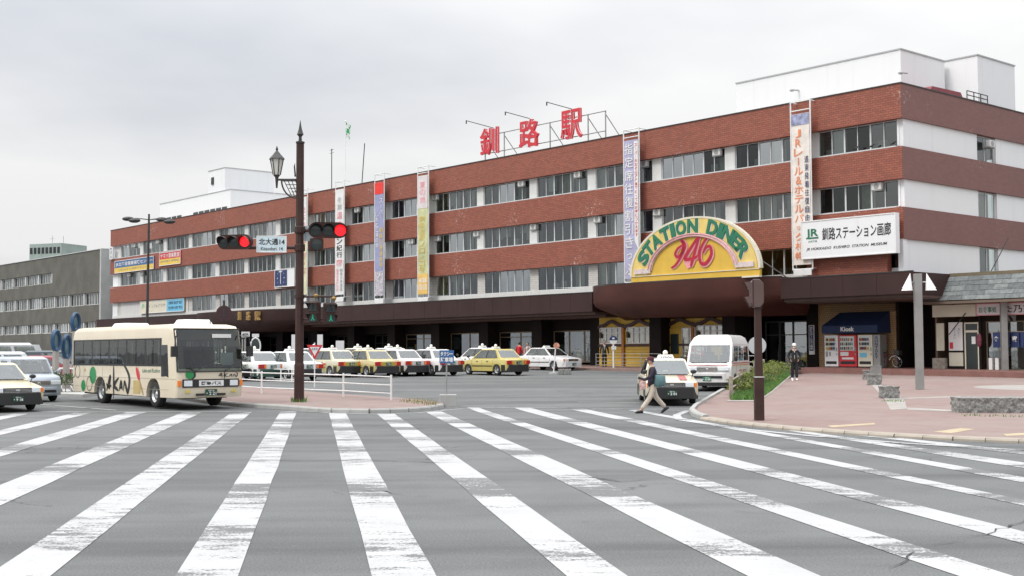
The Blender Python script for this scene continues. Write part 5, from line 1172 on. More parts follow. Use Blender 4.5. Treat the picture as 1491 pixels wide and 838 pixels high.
h = RAD(-90 - 20); fd = Vector((math.cos(h), math.sin(h), 0)); sd2 = Vector((-fd.y, fd.x, 0))
p = G(1037, 567.5); c = p - fd * 1.4
wagon('white high roof van with red pinstripe beside the grassy planter', gnd(c.x, c.y), h, 'eeecea', L=4.84, W=1.88, H=2.26, nose=.42, hood=1.06, slope=.62, name='high_roof_van', cat='van', wr=.33, xw=(1.35, -1.25), van=True, redline=True, num='・6 08')
p = G(76, 583); c = p - d_ * 1.2 - side_ * .72
wagon('pale silver blue boxy car behind the beige taxi', gnd(c.x, c.y), HF, 'c3ccd8', L=3.73, W=1.67, H=1.60, nose=.78, hood=.94, slope=.30, num='50-21')
# cars parked far left
for px, y, body, k, lab in ((10, 68, 'e6e7e8', dict(L=4.8, W=1.75, H=1.98, nose=.4, hood=1.05, slope=.5, van=True, wr=.33, name='delivery_van', cat='van', xw=(1.4, -1.3)), 'white van parked far left behind the other cars'), (12, 56, 'e3e4e6', dict(L=4.4, W=1.7, H=1.65, nose=1.0, hood=.98, slope=.5), 'white estate car parked in front of the white van'),
                            (48, 64, 'd9dcdf', dict(L=4.2, W=1.7, H=1.5, nose=1.1, hood=.92, slope=.6), 'pale grey car parked beside the white van'), (68, 57, '9a2f35', dict(L=4.3, W=1.7, H=1.45, nose=1.15, hood=.9, slope=.6), 'dark red car parked by the blue sculptures'), (98, 64, '3d4a55', dict(L=4.3, W=1.7, H=1.6, nose=1.0, hood=.92, slope=.5), 'dark grey blue car parked behind the blue sculptures')):
    q0 = at(px, 540, y); wagon(lab, gnd(q0.x, y), RAD(20 if px != 68 else 5), body, group='cars parked at the far left', **k)

# ------------------------------------------------------------------ bus
BL, BW, BH = 8.85, 2.28, 2.66
psi = hd(math.sin(RAD(40)), -math.cos(RAD(40))); bd = Vector((math.cos(psi), math.sin(psi), 0)); bs = Vector((-bd.y, bd.x, 0))
pf = G(228, 594); XF, XR = BL / 2 - 1.75, BL / 2 - 1.75 - 4.4
c = pf - bd * XF + bs * (BW / 2 - .12)
bus = thing('bus', 'cream touring bus with black brush lettering and green circles on its side', 'bus', gnd(c.x, c.y), psi)
cream = pm('bus_cream', (.68, .60, .46), .35, var=.05, vs=1, coat=.4); e = BL / 2; zf, wr = .34, .42
prof = [(e - .06, zf), (e, .55), (e, 1.25), (e - .10, 1.9), (e - .26, BH - .18), (e - .45, BH - .04), (e - .8, BH), (-e + .5, BH), (-e + .15, BH - .08), (-e + .02, BH - .35), (-e, .9), (-e + .1, zf + .05)] + arch(XR, .53, wr, 11, zf + .03) + arch(XF, .53, wr, 11, zf)
rings = []
for yf, dx, dz in ((-1, .16, .16), (-.985, .10, .10), (-.94, .05, .03), (-.8, .01, 0), (0, 0, 0), (.8, .01, 0), (.94, .05, .03), (.985, .10, .10), (1, .16, .16)):
    rings.append([(x - math.copysign(dx * min(1, max(0, (abs(x) - e + .5) / .5)), x), yf * BW / 2, z - dz * max(0, min(1, (z - 2.1) / .5))) for x, z in prof])
q = MB(); q.loft(rings)
kp = [i for i, f in enumerate(q.f) if not (len(f) == 4 and all(q.v[k][0] > e - .5 and 1.2 < q.v[k][2] < 2.52 and abs(q.v[k][1]) <= .945 * BW / 2 for k in f))]
q.f = [q.f[i] for i in kp]; q.mi = [q.mi[i] for i in kp]; bo_ = q.obj('body', cream, bus)
bm = bmesh.new(); bm.from_mesh(bo_.data)
for co_, no_ in (((0, 0, 1.37), (0, 0, 1)), ((0, 0, 2.19), (0, 0, 1)), ((-e + .26, 0, 0), (1, 0, 0)), ((e - 1.2, 0, 0), (1, 0, 0))): bmesh.ops.bisect_plane(bm, geom=bm.verts[:] + bm.edges[:] + bm.faces[:], plane_co=co_, plane_no=no_)
kill = [f for f in bm.faces if abs(abs(f.calc_center_median().y) - BW / 2) < .004 and 1.37 < f.calc_center_median().z < 2.19 and -e + .26 < f.calc_center_median().x < e - 1.2]
bmesh.ops.delete(bm, geom=kill, context='FACES'); bm.to_mesh(bo_.data); bm.free()
bo_.data.polygons.foreach_set('use_smooth', [True] * len(bo_.data.polygons)); bo_.data.set_sharp_from_angle(angle=RAD(32))
q = MB(); q.box(-e + .4, e - .5, -.8, .8, .3, .9); q.obj('underbody', M['black'], bus)
dark = M['black']
for sg in (1, -1):
    yy = sg * BW / 2; Y = lambda d: (min(yy + sg * .001, yy + sg * d), max(yy + sg * .001, yy + sg * d))
    q = MB(); q.box(-e + .2, e - 1.15, *Y(.010), 1.32, 1.385); q.box(-e + .2, e - 1.15, *Y(.010), 2.17, 2.22); q.box(-e + .2, -e + .32, *Y(.010), 1.385, 2.17); q.box(e - 1.24, e - 1.15, *Y(.010), 1.385, 2.17)
    for x in (e - 2.35, e - 3.85, e - 5.35, e - 6.85): q.box(x - .06, x + .06, *Y(.010), 1.385, 2.17)
    wb = q.obj('window_frame', dark, bus)
    for x in (e - 1.6, e - 2.35, e - 3.85, e - 5.35, e - 6.85):
        for j in range(3): q = MB(); cx_ = x + random.uniform(-.1, .1) + j * .05; q.box(cx_ - .03, cx_ + .03, yy - sg * .12 - .02, yy - sg * .12 + .02, 1.4, 2.15); q.obj('curtain', M['curtain'], bus)
    for x in [e - 1.9 - .78 * j for j in range(8)]:
        for y in (.4, .82): q = MB(); q.box(x - .1, x + .04, sg * y - .2, sg * y + .2, 1.0, 1.82); q.box(x - .09, x + .03, sg * y - .12, sg * y + .12, 1.82, 1.95); q.obj('seat', pm('bus_seat', (.13, .09, .09), .9, var=.3), bus)
    xs_ = [e - 1.2, e - 2.35, e - 3.85, e - 5.35, e - 6.85, -e + .3]
    for i in range(5):
        a, b = xs_[i + 1] + .06, xs_[i] - .06; m2 = (a + b) / 2
        for a2, b2 in ((a, m2 - .02), (m2 + .02, b)):
            q = MB(); yo = yy + sg * .012; q.quad((a2, yo, 1.38), (b2, yo, 1.38), (b2, yo, 2.17), (a2, yo, 2.17)); q.obj('side_window', GBS, wb)
    q = MB(); q.prism([(e - .62, .98), (e - .78, 1.02), (e - 1.14, 1.0), (e - 1.16, 2.0), (e - .72, 2.0)], *Y(.014), 'y'); q.obj('door_window', GB if sg < 0 else dark, bus)
    q = MB(); q.box(-e + .1, e - .1, *Y(.004), .92, .935); q.box(-e + .4, e - .6, *Y(.004), .58, .59); q.obj('panel_seam', pm('seam', (.35, .31, .24), .5), bus)
    for x in (-e + 1.2, -e + 2.9, e - 2.9): q = MB(); q.box(x - .006, x + .006, *Y(.004), .45, 1.3); q.obj('panel_seam', pm('seam', (.35, .31, .24)), bus)
    # artwork
    yo = yy + sg * .008
    def disc(x, z, rx, rz, mt, nm, y_=yo, ri=0):
        q = MB(); n_ = 26
        P = [(x + rx * math.cos(2 * math.pi * k / n_), y_, z + rz * math.sin(2 * math.pi * k / n_)) for k in range(n_)]
        if ri:
            I = [(x + rx * ri * math.cos(2 * math.pi * k / n_), y_, z + rz * ri * math.sin(2 * math.pi * k / n_)) for k in range(n_)]
            for k in range(n_): q.quad(P[k], P[(k + 1) % n_], I[(k + 1) % n_], I[k])
        else: q.add(P, [tuple(range(n_))])
        q.obj(nm, mt, bus)
    gm = pm('bus_green', (.02, .24, .07), .4, var=.05)
    disc(-e + 2.05, .98, .30, .30, gm, 'green_dot'); disc(-e + 1.18, .60, .20, .20, gm, 'green_dot'); disc(-e + 1.75, .68, .26, .26, M['ink'], 'ring', yo + sg * .002, .9); disc(-e + .62, 1.1, .24, .24, M['ink'], 'ring', yo, .9); disc(-e + .2, 1.1, .2, .24, M['ink'], 'ring', yo, .88); disc(-e + 1.3, 1.16, .06, .06, pm('bus_ochre', (.5, .38, .16), .5), 'dot')
    q = MB(); x0 = -1.15
    for pts, wmx in (([(0, .72), (.10, .62), (.3, .55)], .035), ([(.02, .45), (.16, .70), (.30, .95), (.24, .5)], .05), ([(.05, .60), (.4, .64)], .03), ([(.55, 1.34), (.56, .8), (.58, .2)], .045), ([(.95, .92), (.62, .66), (.95, .48)], .05), ([(1.0, .48), (1.12, .78), (1.24, .5)], .045), ([(1.02, .58), (1.22, .60)], .03), ([(1.32, .46), (1.38, .80), (1.62, .44), (1.74, .9), (1.5, 1.22), (1.2, 1.40)], .05)):
        f = []
        P = [(x0 + p[0] * 1.12 if sg < 0 else x0 + 2.0 - p[0] * 1.12, p[1]) for p in pts]; t_ = MB(); stroke(t_, P, yo, wmx * 1.5, .012); q.add(t_.v, t_.f)
    q.obj('brush_lettering', M['ink'], bus)
    xf_ = e - 2.55
    q = MB(); q.add([(xf_ - .75 + p[0], yo, p[1]) for p in ((0, .42), (.55, .42), (.55, .85), (0, .85))], [(0, 1, 2, 3)]); q.obj('ochre_block', pm('bus_ochre', (.5, .38, .16)), bus)
    q = MB(); stroke(q, [(xf_ - .55, 1.28), (xf_ - .38, 1.05), (xf_ - .28, .85)], yo + sg * .002, .11, .01); q.obj('red_leaf', M['red'], bus)
    q = MB(); stroke(q, [(xf_ - .28, .85), (xf_ - .1, .6), (xf_ + .05, .38)], yo + sg * .003, .05, .01); q.obj('gold_leaf', M['gold'], bus)
    q = MB(); vs, fs = glyph('Lake and Kushiro', .0, .2); x1 = e - 2.6; q.add([((x1 + v[0] * 1.35) if sg < 0 else (x1 + 1.35 - v[0] * 1.35), yo, 1.12 + v[1] * .13) for v in vs], fs); q.obj('script', M['green'], bus)
    for x in (XF, XR): wheel(bus, x, sg * (BW / 2 - .17), wr, .25, M['chrome'] if x == XF else M['rim'], 8)
    q = MB(); q.tube([(e - .2, sg * (BW / 2 - .1), 2.3), (e + .12, sg * (BW / 2 + .12), 2.25), (e + .14, sg * (BW / 2 + .15), 1.9)], .02, 6); q.box(e + .05, e + .15, sg * (BW / 2 + .15) - .1, sg * (BW / 2 + .15) + .1, 1.62, 1.95); q.obj('wing_mirror', dark, bus)
# front
fr0 = [(e + .0, -1.0, 1.23), (e + .0, 1.0, 1.23), (e - .232, .97, 2.42), (e - .232, -.97, 2.42)]
N = 12; q = MB(); rows = []
for j in range(N + 1):
    z = 1.16 + (2.50 - 1.16) * j / N; xx = e - max(0, (z - 1.25)) * .10 / .65 if z < 1.9 else e - .10 - (z - 1.9) * .16 / .58
    rows.append([(xx + .014 - dx_, y_ * BW / 2, z) for y_, dx_ in ((-.975, .088), (-.94, .05), (-.87, .03), (-.8, .01), (-.5, .006), (-.25, .003), (0, 0), (.25, .003), (.5, .006), (.8, .01), (.87, .03), (.94, .05), (.975, .088))])
for j in range(N):
    for i in range(12): q.quad(rows[j][i], rows[j][i + 1], rows[j + 1][i + 1], rows[j + 1][i])
ws = q.obj('windscreen', glass('bus_windscreen', (.62, .70, .68), .03), bus, smooth=60)
ins_ = pm('bus_inside', (.13, .13, .125), .8, var=.4, vs=3)
q = MB(); q.box(-e + .3, e - .3, -1.05, 1.05, .92, .98); q.box(-e + .3, e - .6, -1.05, 1.05, 2.42, 2.46); q.obj('cabin_floor', ins_, bus)
q = MB(); q.prism([(e - .08, .98), (e - .08, 1.22), (e - .35, 1.3), (e - .55, 1.12), (e - .55, .98)], -1.0, 1.0, 'y'); q.obj('dashboard', M['black'], bus)
q = MB(); q.box(e - 1.35, e - 1.2, -.78, -.36, 1.0, 1.8); q.obj('seat', M['black'], bus, bev=.04)
q = MB(); q.tube([(e - .62 - .1 * math.sin(2 * math.pi * i / 16), -.55 + .22 * math.cos(2 * math.pi * i / 16), 1.42 + .2 * math.sin(2 * math.pi * i / 16)) for i in range(17)], .018, 5); q.obj('steering_wheel', M['black'], bus)
q = MB(); q.tube([(e - .35, .3, 1.3), (e - .40, .3, 2.2)], .02, 6); q.box(e - .4, e - .36, .55, .95, 1.35, 1.75); q.obj('fare_box', M['grey'], bus)
q = MB()
for j in (0, N): q.tube([Vector(p) + Vector((.005, 0, 0)) for p in rows[j]], .022, 6)
for i in (0, 12): q.tube([Vector(r[i]) + Vector((.005, 0, 0)) for r in rows], .022, 6)
q.obj('windscreen_seal', dark, ws)
for y0 in (-.55, .45): q = MB(); q.tube([(e + .04, y0, 1.18), (e - .01, y0 + .5, 1.36)], .012, 5); q.tube([(e + .0, y0 + .1, 1.3), (e - .06, y0 + .85, 1.55)], .010, 5); q.obj('wiper', dark, ws)
q = MB(); q.box(e - .16, e - .14, .1, .75, 2.22, 2.34); q.obj('route_sign', M['cloth'], bus)
q = MB(); q.box(e - .02, e + .022, -.96, .96, .66, .92); gb = q.obj('grille_band', dark, bus, bev=.01)
q = MB(); q.box(e + .022, e + .03, -.42, .42, .70, .88); ns = q.obj('name_panel', M['cloth'], gb)
q = MB(); vs, fs = glyph('阿寒バス', .03); q.add([(e + .034, -.34 + v[0] * .68, .73 + v[1] * .12) for v in vs], fs); q.obj('lettering', M['ink'], ns)
for s_ in (1, -1):
    q = MB(); q.box(e + .0, e + .028, *((.64, .92) if s_ > 0 else (-.92, -.64)), .70, .88); q.obj('headlight', M['clear'], gb, bev=.01)
    q = MB(); q.box(e - .12, e + .005, *((1.0, 1.1) if s_ > 0 else (-1.1, -1.0)), .70, .88); q.obj('turn_lamp', M['amber'], bus)
    q = MB(); q.box(e - .02, e + .012, *((.70, .86) if s_ > 0 else (-.86, -.70)), .50, .58); q.obj('fog_lamp', pm('fog_yellow', (.6, .5, .12), .2), bus)
    q = MB(); q.box(e - .02, e + .012, *((.22, .5) if s_ > 0 else (-.5, -.22)), .40, .47); q.obj('air_slot', dark, bus)
plate(bus, e + .02, .40, '・2 21', 1, None, None, .40, .2)
q = MB(); n_ = 26; q.add([(e + .016, -.72 + .15 * math.cos(2 * math.pi * k / n_), 1.06 + .13 * math.sin(2 * math.pi * k / n_)) for k in range(n_)], [tuple(range(n_))]); q.obj('green_dot', gm, bus)
t_ = MB(); stroke(t_, [(-.74, 1.24), (-.60, 1.18), (-.56, 1.02), (-.66, .92)], 0, .035, .01); q = MB(); q.add([(e + .017, v[0], v[2]) for v in t_.v], t_.f); q.obj('green_dot_shadow', M['ink'], bus)
q = MB()
for pts in ([(0, .05), (.10, .16), (.12, .0)], [(.03, .07), (.14, .09)], [(.22, .22), (.2, .1), (.21, -.05)], [(.32, .16), (.21, .08), (.34, .02)], [(.36, .02), (.44, .12), (.46, .02)], [(.5, .02), (.54, .12), (.62, .02), (.66, .14), (.60, .2)]):
    t_ = MB(); stroke(t_, pts, 0, .018, .006, 12); q.add([(e + .016, .25 + v[0] * 1.0, .965 + v[2] * .8) for v in t_.v], t_.f)
q.obj('brush_lettering', M['ink'], bus)
for x0, x1, zt in ((e - 1.75, e - .85, BH + .16), (-e + 2.0, -e + 3.2, BH + .14)):
    q = MB(); q.loft([[(x0, -.5, BH - .02), (x1, -.5, BH - .02), (x1, .5, BH - .02), (x0, .5, BH - .02)], [(x0 + .12, -.42, zt), (x1 - .12, -.42, zt), (x1 - .12, .42, zt), (x0 + .12, .42, zt)]]); q.obj('roof_vent', M['white_metal'], bus, bev=.03)
q = MB(); q.tube([(e - .7, .3, BH), (e - .7, .3, BH + .3)], .012, 5); q.obj('aerial', dark, bus)

# ------------------------------------------------------------------ street furniture
def cam_yaw(p): return math.atan2(p.y - CAMP.y, p.x - CAMP.x) - math.pi / 2        # local -y faces the camera
def stdthing(name, label, cat, p, yaw=0, group=None): return thing(name, label, cat, p, yaw, group)
# --- main traffic light mast
b = G(435.5, 584, .13); D = b.y; ms = stdthing('traffic_light_mast', 'tall dark brown mast with traffic lights, street name sign and lantern', 'traffic light', b)
def rel(px, py, y=None): return at(px, py, y or D) - b
top = rel(439.5, 209).z
q = MB(); r8 = lambda r, z: [(r * math.cos(RAD(22.5 + 45 * k)), r * math.sin(RAD(22.5 + 45 * k)), z) for k in range(8)]
q.loft([r8(.17, 0), r8(.165, 1.2), r8(.145, 1.3), r8(.13, top)]); q.obj('pole', M['pole'], ms)
q = MB(); q.lathe([(.15, top), (.15, top + .05), (.06, top + .08), (.05, top + .22), (.115, top + .30), (.09, top + .36), (.05, top + .5), (.005, top + .78)], 10); q.obj('finial', M['dkmetal'], ms, smooth=30)
q = MB(); q.tube([(0, -.02, rel(0, 400).z), (-.01, -.03, .4)], .02, 5); q.obj('conduit', M['pole'], ms)
# lantern on an ornamental bracket
a, c_ = rel(403, 259), rel(403, 262); lx = a.x; q = MB(); za = rel(403, 262).z
q.tube([(0, 0, za), (lx, 0, za)], .035, 8); q.tube([(lx, 0, za - .28), (lx, 0, za + .1)], [.03, .06], 8)
arcp = [(-.08 - .55 * math.cos(t), 0, za - .05 - .62 * math.sin(t)) for t in [RAD(90 * i / 8) for i in range(9)]]; q.tube([(-.62 + .5 * (1 - math.cos(RAD(90 * i / 8))), 0, za - .62 * math.sin(RAD(90 * i / 8))) for i in range(9)], .03, 6)
for i in range(4): q.tube([(-.55 + .13 * i, 0, za), (-.28 + .09 * i, 0, za - .55 + .02 * i)], .014, 5); q.tube([(-.12, 0, za - .12 * i - .05), (-.58 + .1 * i, 0, za - .12 * i - .05)], .014, 5)
q.tube([(-.16, 0, za + .1), (-.19, 0, za + .45), (-.17, 0, za + .55)], [.03, .025, .005], 6); q.obj('bracket', M['dkmetal'], ms)
zl = za + .08
q = MB(); r6 = lambda r, z: [(lx + r * math.cos(RAD(60 * k)), r * math.sin(RAD(60 * k)), z) for k in range(6)]
q.loft([r6(.05, zl - .02), r6(.10, zl + .05), r6(.12, zl + .08)]); q.loft([r6(.27, zl + .60), r6(.25, zl + .64), r6(.14, zl + .76), r6(.06, zl + .86), r6(.03, zl + .90), r6(.045, zl + .95), r6(.005, zl + 1.06)])
for k in range(6): q.tube([r6(.12, zl + .08)[k], r6(.22, zl + .60)[k]], .018, 5)
ln = q.obj('lantern', M['dkmetal'], ms)
for k in range(6):
    A, B = r6(.115, zl + .08), r6(.21, zl + .60); q = MB(); q.quad(A[k], A[(k + 1) % 6], B[(k + 1) % 6], B[k]); q.obj('pane', pm('milk_glass', (.62, .62, .56), .3, var=.05), ln)
# signal heads
def head3(px0, px1, py0, py1, lit, yaw, arrow=None, name='signal_head'):
    a, b2 = rel(px0, (py0 + py1) / 2), rel(px1, (py0 + py1) / 2); w = (b2.x - a.x); h = (rel(px0, py0).z - rel(px0, py1).z); cc = (a + b2) / 2
    e_ = MB(); n_ = 12; pts = [(w / 2 - h / 2 + h / 2 * math.cos(t), h / 2 * math.sin(t)) for t in [RAD(-90 + 180 * i / n_) for i in range(n_ + 1)]] + [(-w / 2 + h / 2 + h / 2 * math.cos(t), h / 2 * math.sin(t)) for t in [RAD(90 + 180 * i / n_) for i in range(n_ + 1)]]
    e_.prism(pts, -.06, .12, 'y'); hd_ = e_.obj(name, M['pole'], ms, loc=(cc.x, -.25, cc.z), rot=(RAD(4), 0, yaw))
    for i in range(3):
        x = (-1 + i) * w * .315; lens = M['redlit'] if lit == i else M['dlens']; r = h * .36
        e_ = MB(); e_.lathe([(.001, -.10), (r * .6, -.095), (r, -.075), (r, -.05)], 18, o=(x, 0, 0), ax='y'); e_.obj('lens', lens, hd_, smooth=40)
        e_ = MB(); R1_, m_ = r * 1.12, 14
        for j in range(m_):
            t1, t2 = RAD(-10 + 200 * j / m_), RAD(-10 + 200 * (j + 1) / m_); d1, d2 = .10 + .16 * max(0, math.sin(t1)), .10 + .16 * max(0, math.sin(t2))
            e_.quad((x + R1_ * math.cos(t1), -.06, R1_ * math.sin(t1)), (x + R1_ * math.cos(t2), -.06, R1_ * math.sin(t2)), (x + R1_ * math.cos(t2), -.06 - d2, R1_ * math.sin(t2)), (x + R1_ * math.cos(t1), -.06 - d1, R1_ * math.sin(t1)))
        e_.obj('visor', M['pole'], hd_, smooth=60)
    if arrow:
        e_ = MB(); x = arrow * w * .315; e_.cbox((x, .03, -h * .92), (h * .85, .16, h * .8)); ah = e_.obj('arrow_head', M['pole'], hd_, bev=.04)
        e_ = MB(); e_.lathe([(.001, -.10), (h * .34, -.075), (h * .34, -.04)], 16, o=(x, 0, -h * .92), ax='y'); e_.obj('lens', M['dlens'], ah, smooth=40)
    return hd_
head3(318, 371, 343, 364, 2, RAD(-14)); head3(451, 507, 325, 348, 2, RAD(14), arrow=-.9)
za = rel(420, 362).z; q = MB(); q.tube([(0, 0, za + .02), (rel(330, 360).x, -.1, za + .02)], .055, 8); q.tube([(0, 0, rel(0, 338).z), (rel(505, 338).x, -.1, rel(0, 338).z)], .055, 8)
for z in (za, rel(0, 338).z): q.lathe([(.16, z - .1), (.18, z - .08), (.18, z + .12), (.16, z + .14)], 10)
q.obj('arm', M['pole'], ms)
x0, x1 = rel(373, 357).x, rel(416.5, 357).x; z1, z0 = rel(395, 345).z, rel(395, 369).z
q = MB(); q.box(x0, x1, -.02, .02, z0, z1); sn = q.obj('street_sign', pm('sign_paleblue', (.55, .66, .70), .4, var=.04), ms, loc=(0, -.2, 0), rot=(0, RAD(.6), 0))
w, h = x1 - x0, z1 - z0; q = MB(); put_text(q, '北大通14', x0 + w * .08, x1 - w * .06, z0 + h * .45, z0 + h * .84, -.026, .02); put_text(q, 'Kitaodori. 14', x0 + w * .15, x1 - w * .12, z0 + h * .12, z0 + h * .33, -.026, .01); q.obj('lettering', M['ink'], sn)
q = MB(); f = .025
for bx in ((x0, x1, z0, z0 + f), (x0, x1, z1 - f, z1), (x0, x0 + f, z0 + f, z1 - f), (x1 - f, x1, z0 + f, z1 - f)): q.box(bx[0], bx[1], -.026, -.021, bx[2], bx[3])
q.obj('sign_edge', M['white_metal'], sn)
x0, x1 = rel(442, 345).x, rel(455, 345).x; z1, z0 = rel(448, 329).z, rel(448, 351).z; q = MB(); q.box(x0, x1, .1, .13, z0, z1); q.obj('back_sign', pm('sign_paleblue', (.55, .66, .70)), ms)
# pedestrian heads
def pedhead(px0, px1, py0, py1, yaw, parent, org, reld, y0=-.2, lit=True):
    a, b2 = reld(px0, py0), reld(px1, py1); w = b2.x - a.x; h = a.z - b2.z; cx_, cz_ = (a.x + b2.x) / 2, (a.z + b2.z) / 2
    q = MB(); q.cbox((0, .04, 0), (w * .86, .2, h)); o = q.obj('pedestrian_signal', M['pole'], parent, bev=.05, loc=(cx_, y0, cz_), rot=(0, 0, yaw))
    for k, zc_ in ((0, h * .24), (1, -h * .24)):
        q = MB(); q.cbox((0, -.065, zc_), (w * .62, .02, h * .36)); l_ = q.obj('lens', M['dlens'], o)
        q = MB(); q.tube([(0, -.08, zc_ - h * .02), (0, -.08, zc_ + h * .07)], .03, 6); q.ball((0, -.08, zc_ + h * .12), .03, .012, .03)
        q.tube([(0, -.08, zc_), (-.05, -.08, zc_ - h * .13)], .016, 5); q.tube([(0, -.08, zc_), (.05, -.08, zc_ - h * .13)], .016, 5); q.obj('walking_figure', M['greenlit'] if (k and lit) else M['dlens'], l_)
        q = MB(); x = w * .36; zt_ = zc_ + h * .2
        q.add([(-x, -.06, zt_), (x, -.06, zt_), (x, -.26, zt_ - .02), (-x, -.26, zt_ - .02), (-x, -.06, zc_ - h * .12), (x, -.06, zc_ - h * .12)], [(0, 1, 2, 3), (0, 3, 4), (1, 5, 2)]); q.obj('visor', M['pole'], o)
    return o
pedhead(448, 469, 438, 470, RAD(-18), ms, b, rel); pedhead(471, 493, 440, 471, RAD(24), ms, b, rel)
zz = rel(0, 433).z; q = MB(); q.tube([(0, 0, zz), (rel(492, 433).x, -.1, zz)], .035, 8); q.tube([(0, 0, rel(0, 466).z), (rel(485, 466).x, -.15, rel(0, 466).z)], .025, 8); q.lathe([(.16, zz - .06), (.17, zz + .06)], 10); q.obj('arm', M['pole'], ms)
for px, py in ((461, 430), (487, 434)): q = MB(); u = rel(px, py); q.ball((u.x, -.15, u.z), .085, .08, .07); q.obj('bell', pm('dull_brass', (.32, .20, .06), .45, .4), ms)
# --- pedestrian signal pole on the right
b2_ = G(1105.5, 611, PR); D2 = b2_.y; pr = stdthing('pedestrian_signal_pole', 'brown pedestrian signal on a square post at the corner of the right pavement', 'traffic light', b2_, RAD(-3))
r2 = lambda px, py: at(px, py, D2) - b2_
tp = r2(1100, 446).z; q = MB(); s = .115; q.loft([[(-s, -s, 0), (s, -s, 0), (s, s, 0), (-s, s, 0)], [(-s, -s, 1.05), (s, -s, 1.05), (s, s, 1.05), (-s, s, 1.05)], [(-.095, -.095, 1.1), (.095, -.095, 1.1), (.095, .095, 1.1), (-.095, .095, 1.1)], [(-.075, -.075, tp + .05), (.075, -.075, tp + .05), (.075, .075, tp + .05), (-.075, .075, tp + .05)]]); q.obj('post', M['pole'], pr, bev=.01)
xL, xR_ = r2(1092, 430).x, r2(1111, 430).x; zt, zb = r2(1100, 407).z, r2(1100, 447).z
q = MB(); q.prism([(xL, zb + .12), (xL + .08, zb), (xR_ - .1, zb), (xR_, zb + .12), (xR_, zt - .12), (xR_ - .1, zt), (xL + .08, zt), (xL, zt - .08)], -.14, .14, 'y'); hs = q.obj('housing', pm('signal_brown', (.10, .062, .055), .45, var=.1), pr, bev=.02)
q = MB(); q.box(xL + .05, xL + .075, -.146, .146, zb + .02, zt - .02); q.obj('door_seam', M['pole'], hs)
for zc_ in (zt - .06, zt - .40):
    q = MB(); dxv = r2(1083, 430).x; q.add([(xL, -.13, zc_), (xL, .13, zc_), (dxv, .13, zc_ - .02), (dxv, -.13, zc_ - .02), (xL, -.13, zc_ - .28), (xL, .13, zc_ - .28)], [(0, 1, 2, 3), (0, 3, 4), (1, 5, 2)]); q.obj('visor', pm('signal_brown', (.10, .062, .055)), hs)
    q = MB(); q.box(xL - .012, xL - .002, -.10, .10, zc_ - .26, zc_ - .03); q.obj('lens', M['dlens'], hs)
q = MB(); q.tube([(.08, 0, tp - .05), (.14, 0, tp + .1), (.11, 0, tp + .2)], .012, 5); q.obj('cable', M['pole'], pr)
q = MB(); q.tube([(-.12, -.12, 1.07), (.12, -.12, 1.07), (.12, .12, 1.07), (-.12, .12, 1.07), (-.12, -.12, 1.07)], .008, 5); q.obj('band', M['chrome'], pr)
# --- plaza lamp posts with white cone reflectors
for px, py, ptop, lab, wpx in ((1339.5, 566, 399, 'grey lamp post with white cone reflectors beside the stone blocks', 10.5), (1463.5, 546, 415, 'grey lamp post with white cone reflectors in front of the restaurant', 8.5)):
    p = G(px, py, PR); t = stdthing('plaza_lamp', lab, 'lamp post', p, RAD(-6), 'lamp posts on the plaza'); hgt = at(px - 2, ptop, p.y).z - p.z; s = wpx * p.y / FPX / 2
    q = MB(); q.loft([[(-s, -s, 0), (s, -s, 0), (s, s, 0), (-s, s, 0)], [(-s, -s, hgt), (s, -s, hgt), (s, s, hgt), (-s, s, hgt)]]); q.obj('post', M['steel'], t, bev=.01)
    for ang in ((205, -25) if px < 1400 else (205, 268, -25)):
        a = RAD(ang); dx, dy = math.cos(a), math.sin(a); o_ = (dx * (s + .25), dy * (s + .25)); q = MB()
        zt_ = hgt - .02; n_ = 10; apex = (o_[0] - dx * .05, o_[1] - dy * .05, zt_ + .05); ring_ = [(o_[0] + dx * .12 + .22 * math.cos(2 * math.pi * k / n_), o_[1] + dy * .12 + .22 * math.sin(2 * math.pi * k / n_), zt_ - .62) for k in range(n_)]
        q.add([apex] + ring_, [(0, 1 + k, 1 + (k + 1) % n_) for k in range(n_)]); q.obj('reflector', M['white_metal'], t)
        q = MB(); q.tube([(dx * s, dy * s, zt_ - .32), (o_[0], o_[1], zt_ - .32)], .03, 6); q.ball((o_[0] + dx * .1, o_[1] + dy * .1, zt_ - .5), .09, .09, .1); q.obj('lamp_holder', M['steel'], t)
# --- four headed street lamp by the far end
b3 = gnd(*(at(213, 540, 76).xy)); t = stdthing('street_lamp', 'tall dark street lamp with four flat heads above the bus', 'street lamp', b3); zt = at(216, 312, 76).z - b3.z; dxp = (at(217, 312, 76) - b3).x
q = MB(); q.tube([(0, 0, 0), (dxp * .9, 0, zt - .9), (dxp, 0, zt)], [.10, .07, .06], 8); q.obj('pole', M['dkmetal'], t)
for dx, dz, dy in ((-1.35, -.12, .2), (-.62, -.35, -.9), (.62, -.12, .6), (1.35, -.36, -.3)):
    q = MB(); q.tube([(dxp, 0, zt - .35), (dxp + dx * .6, dy * .6, zt - .2 + dz * .4), (dxp + dx, dy, zt - .15 + dz)], .03, 6); q.obj('arm', M['dkmetal'], t)
    q = MB(); q.ball((dxp + dx, dy, zt - .15 + dz), .38, .2, .14); q.obj('lamp_head', M['dkmetal'], t, smooth=60)
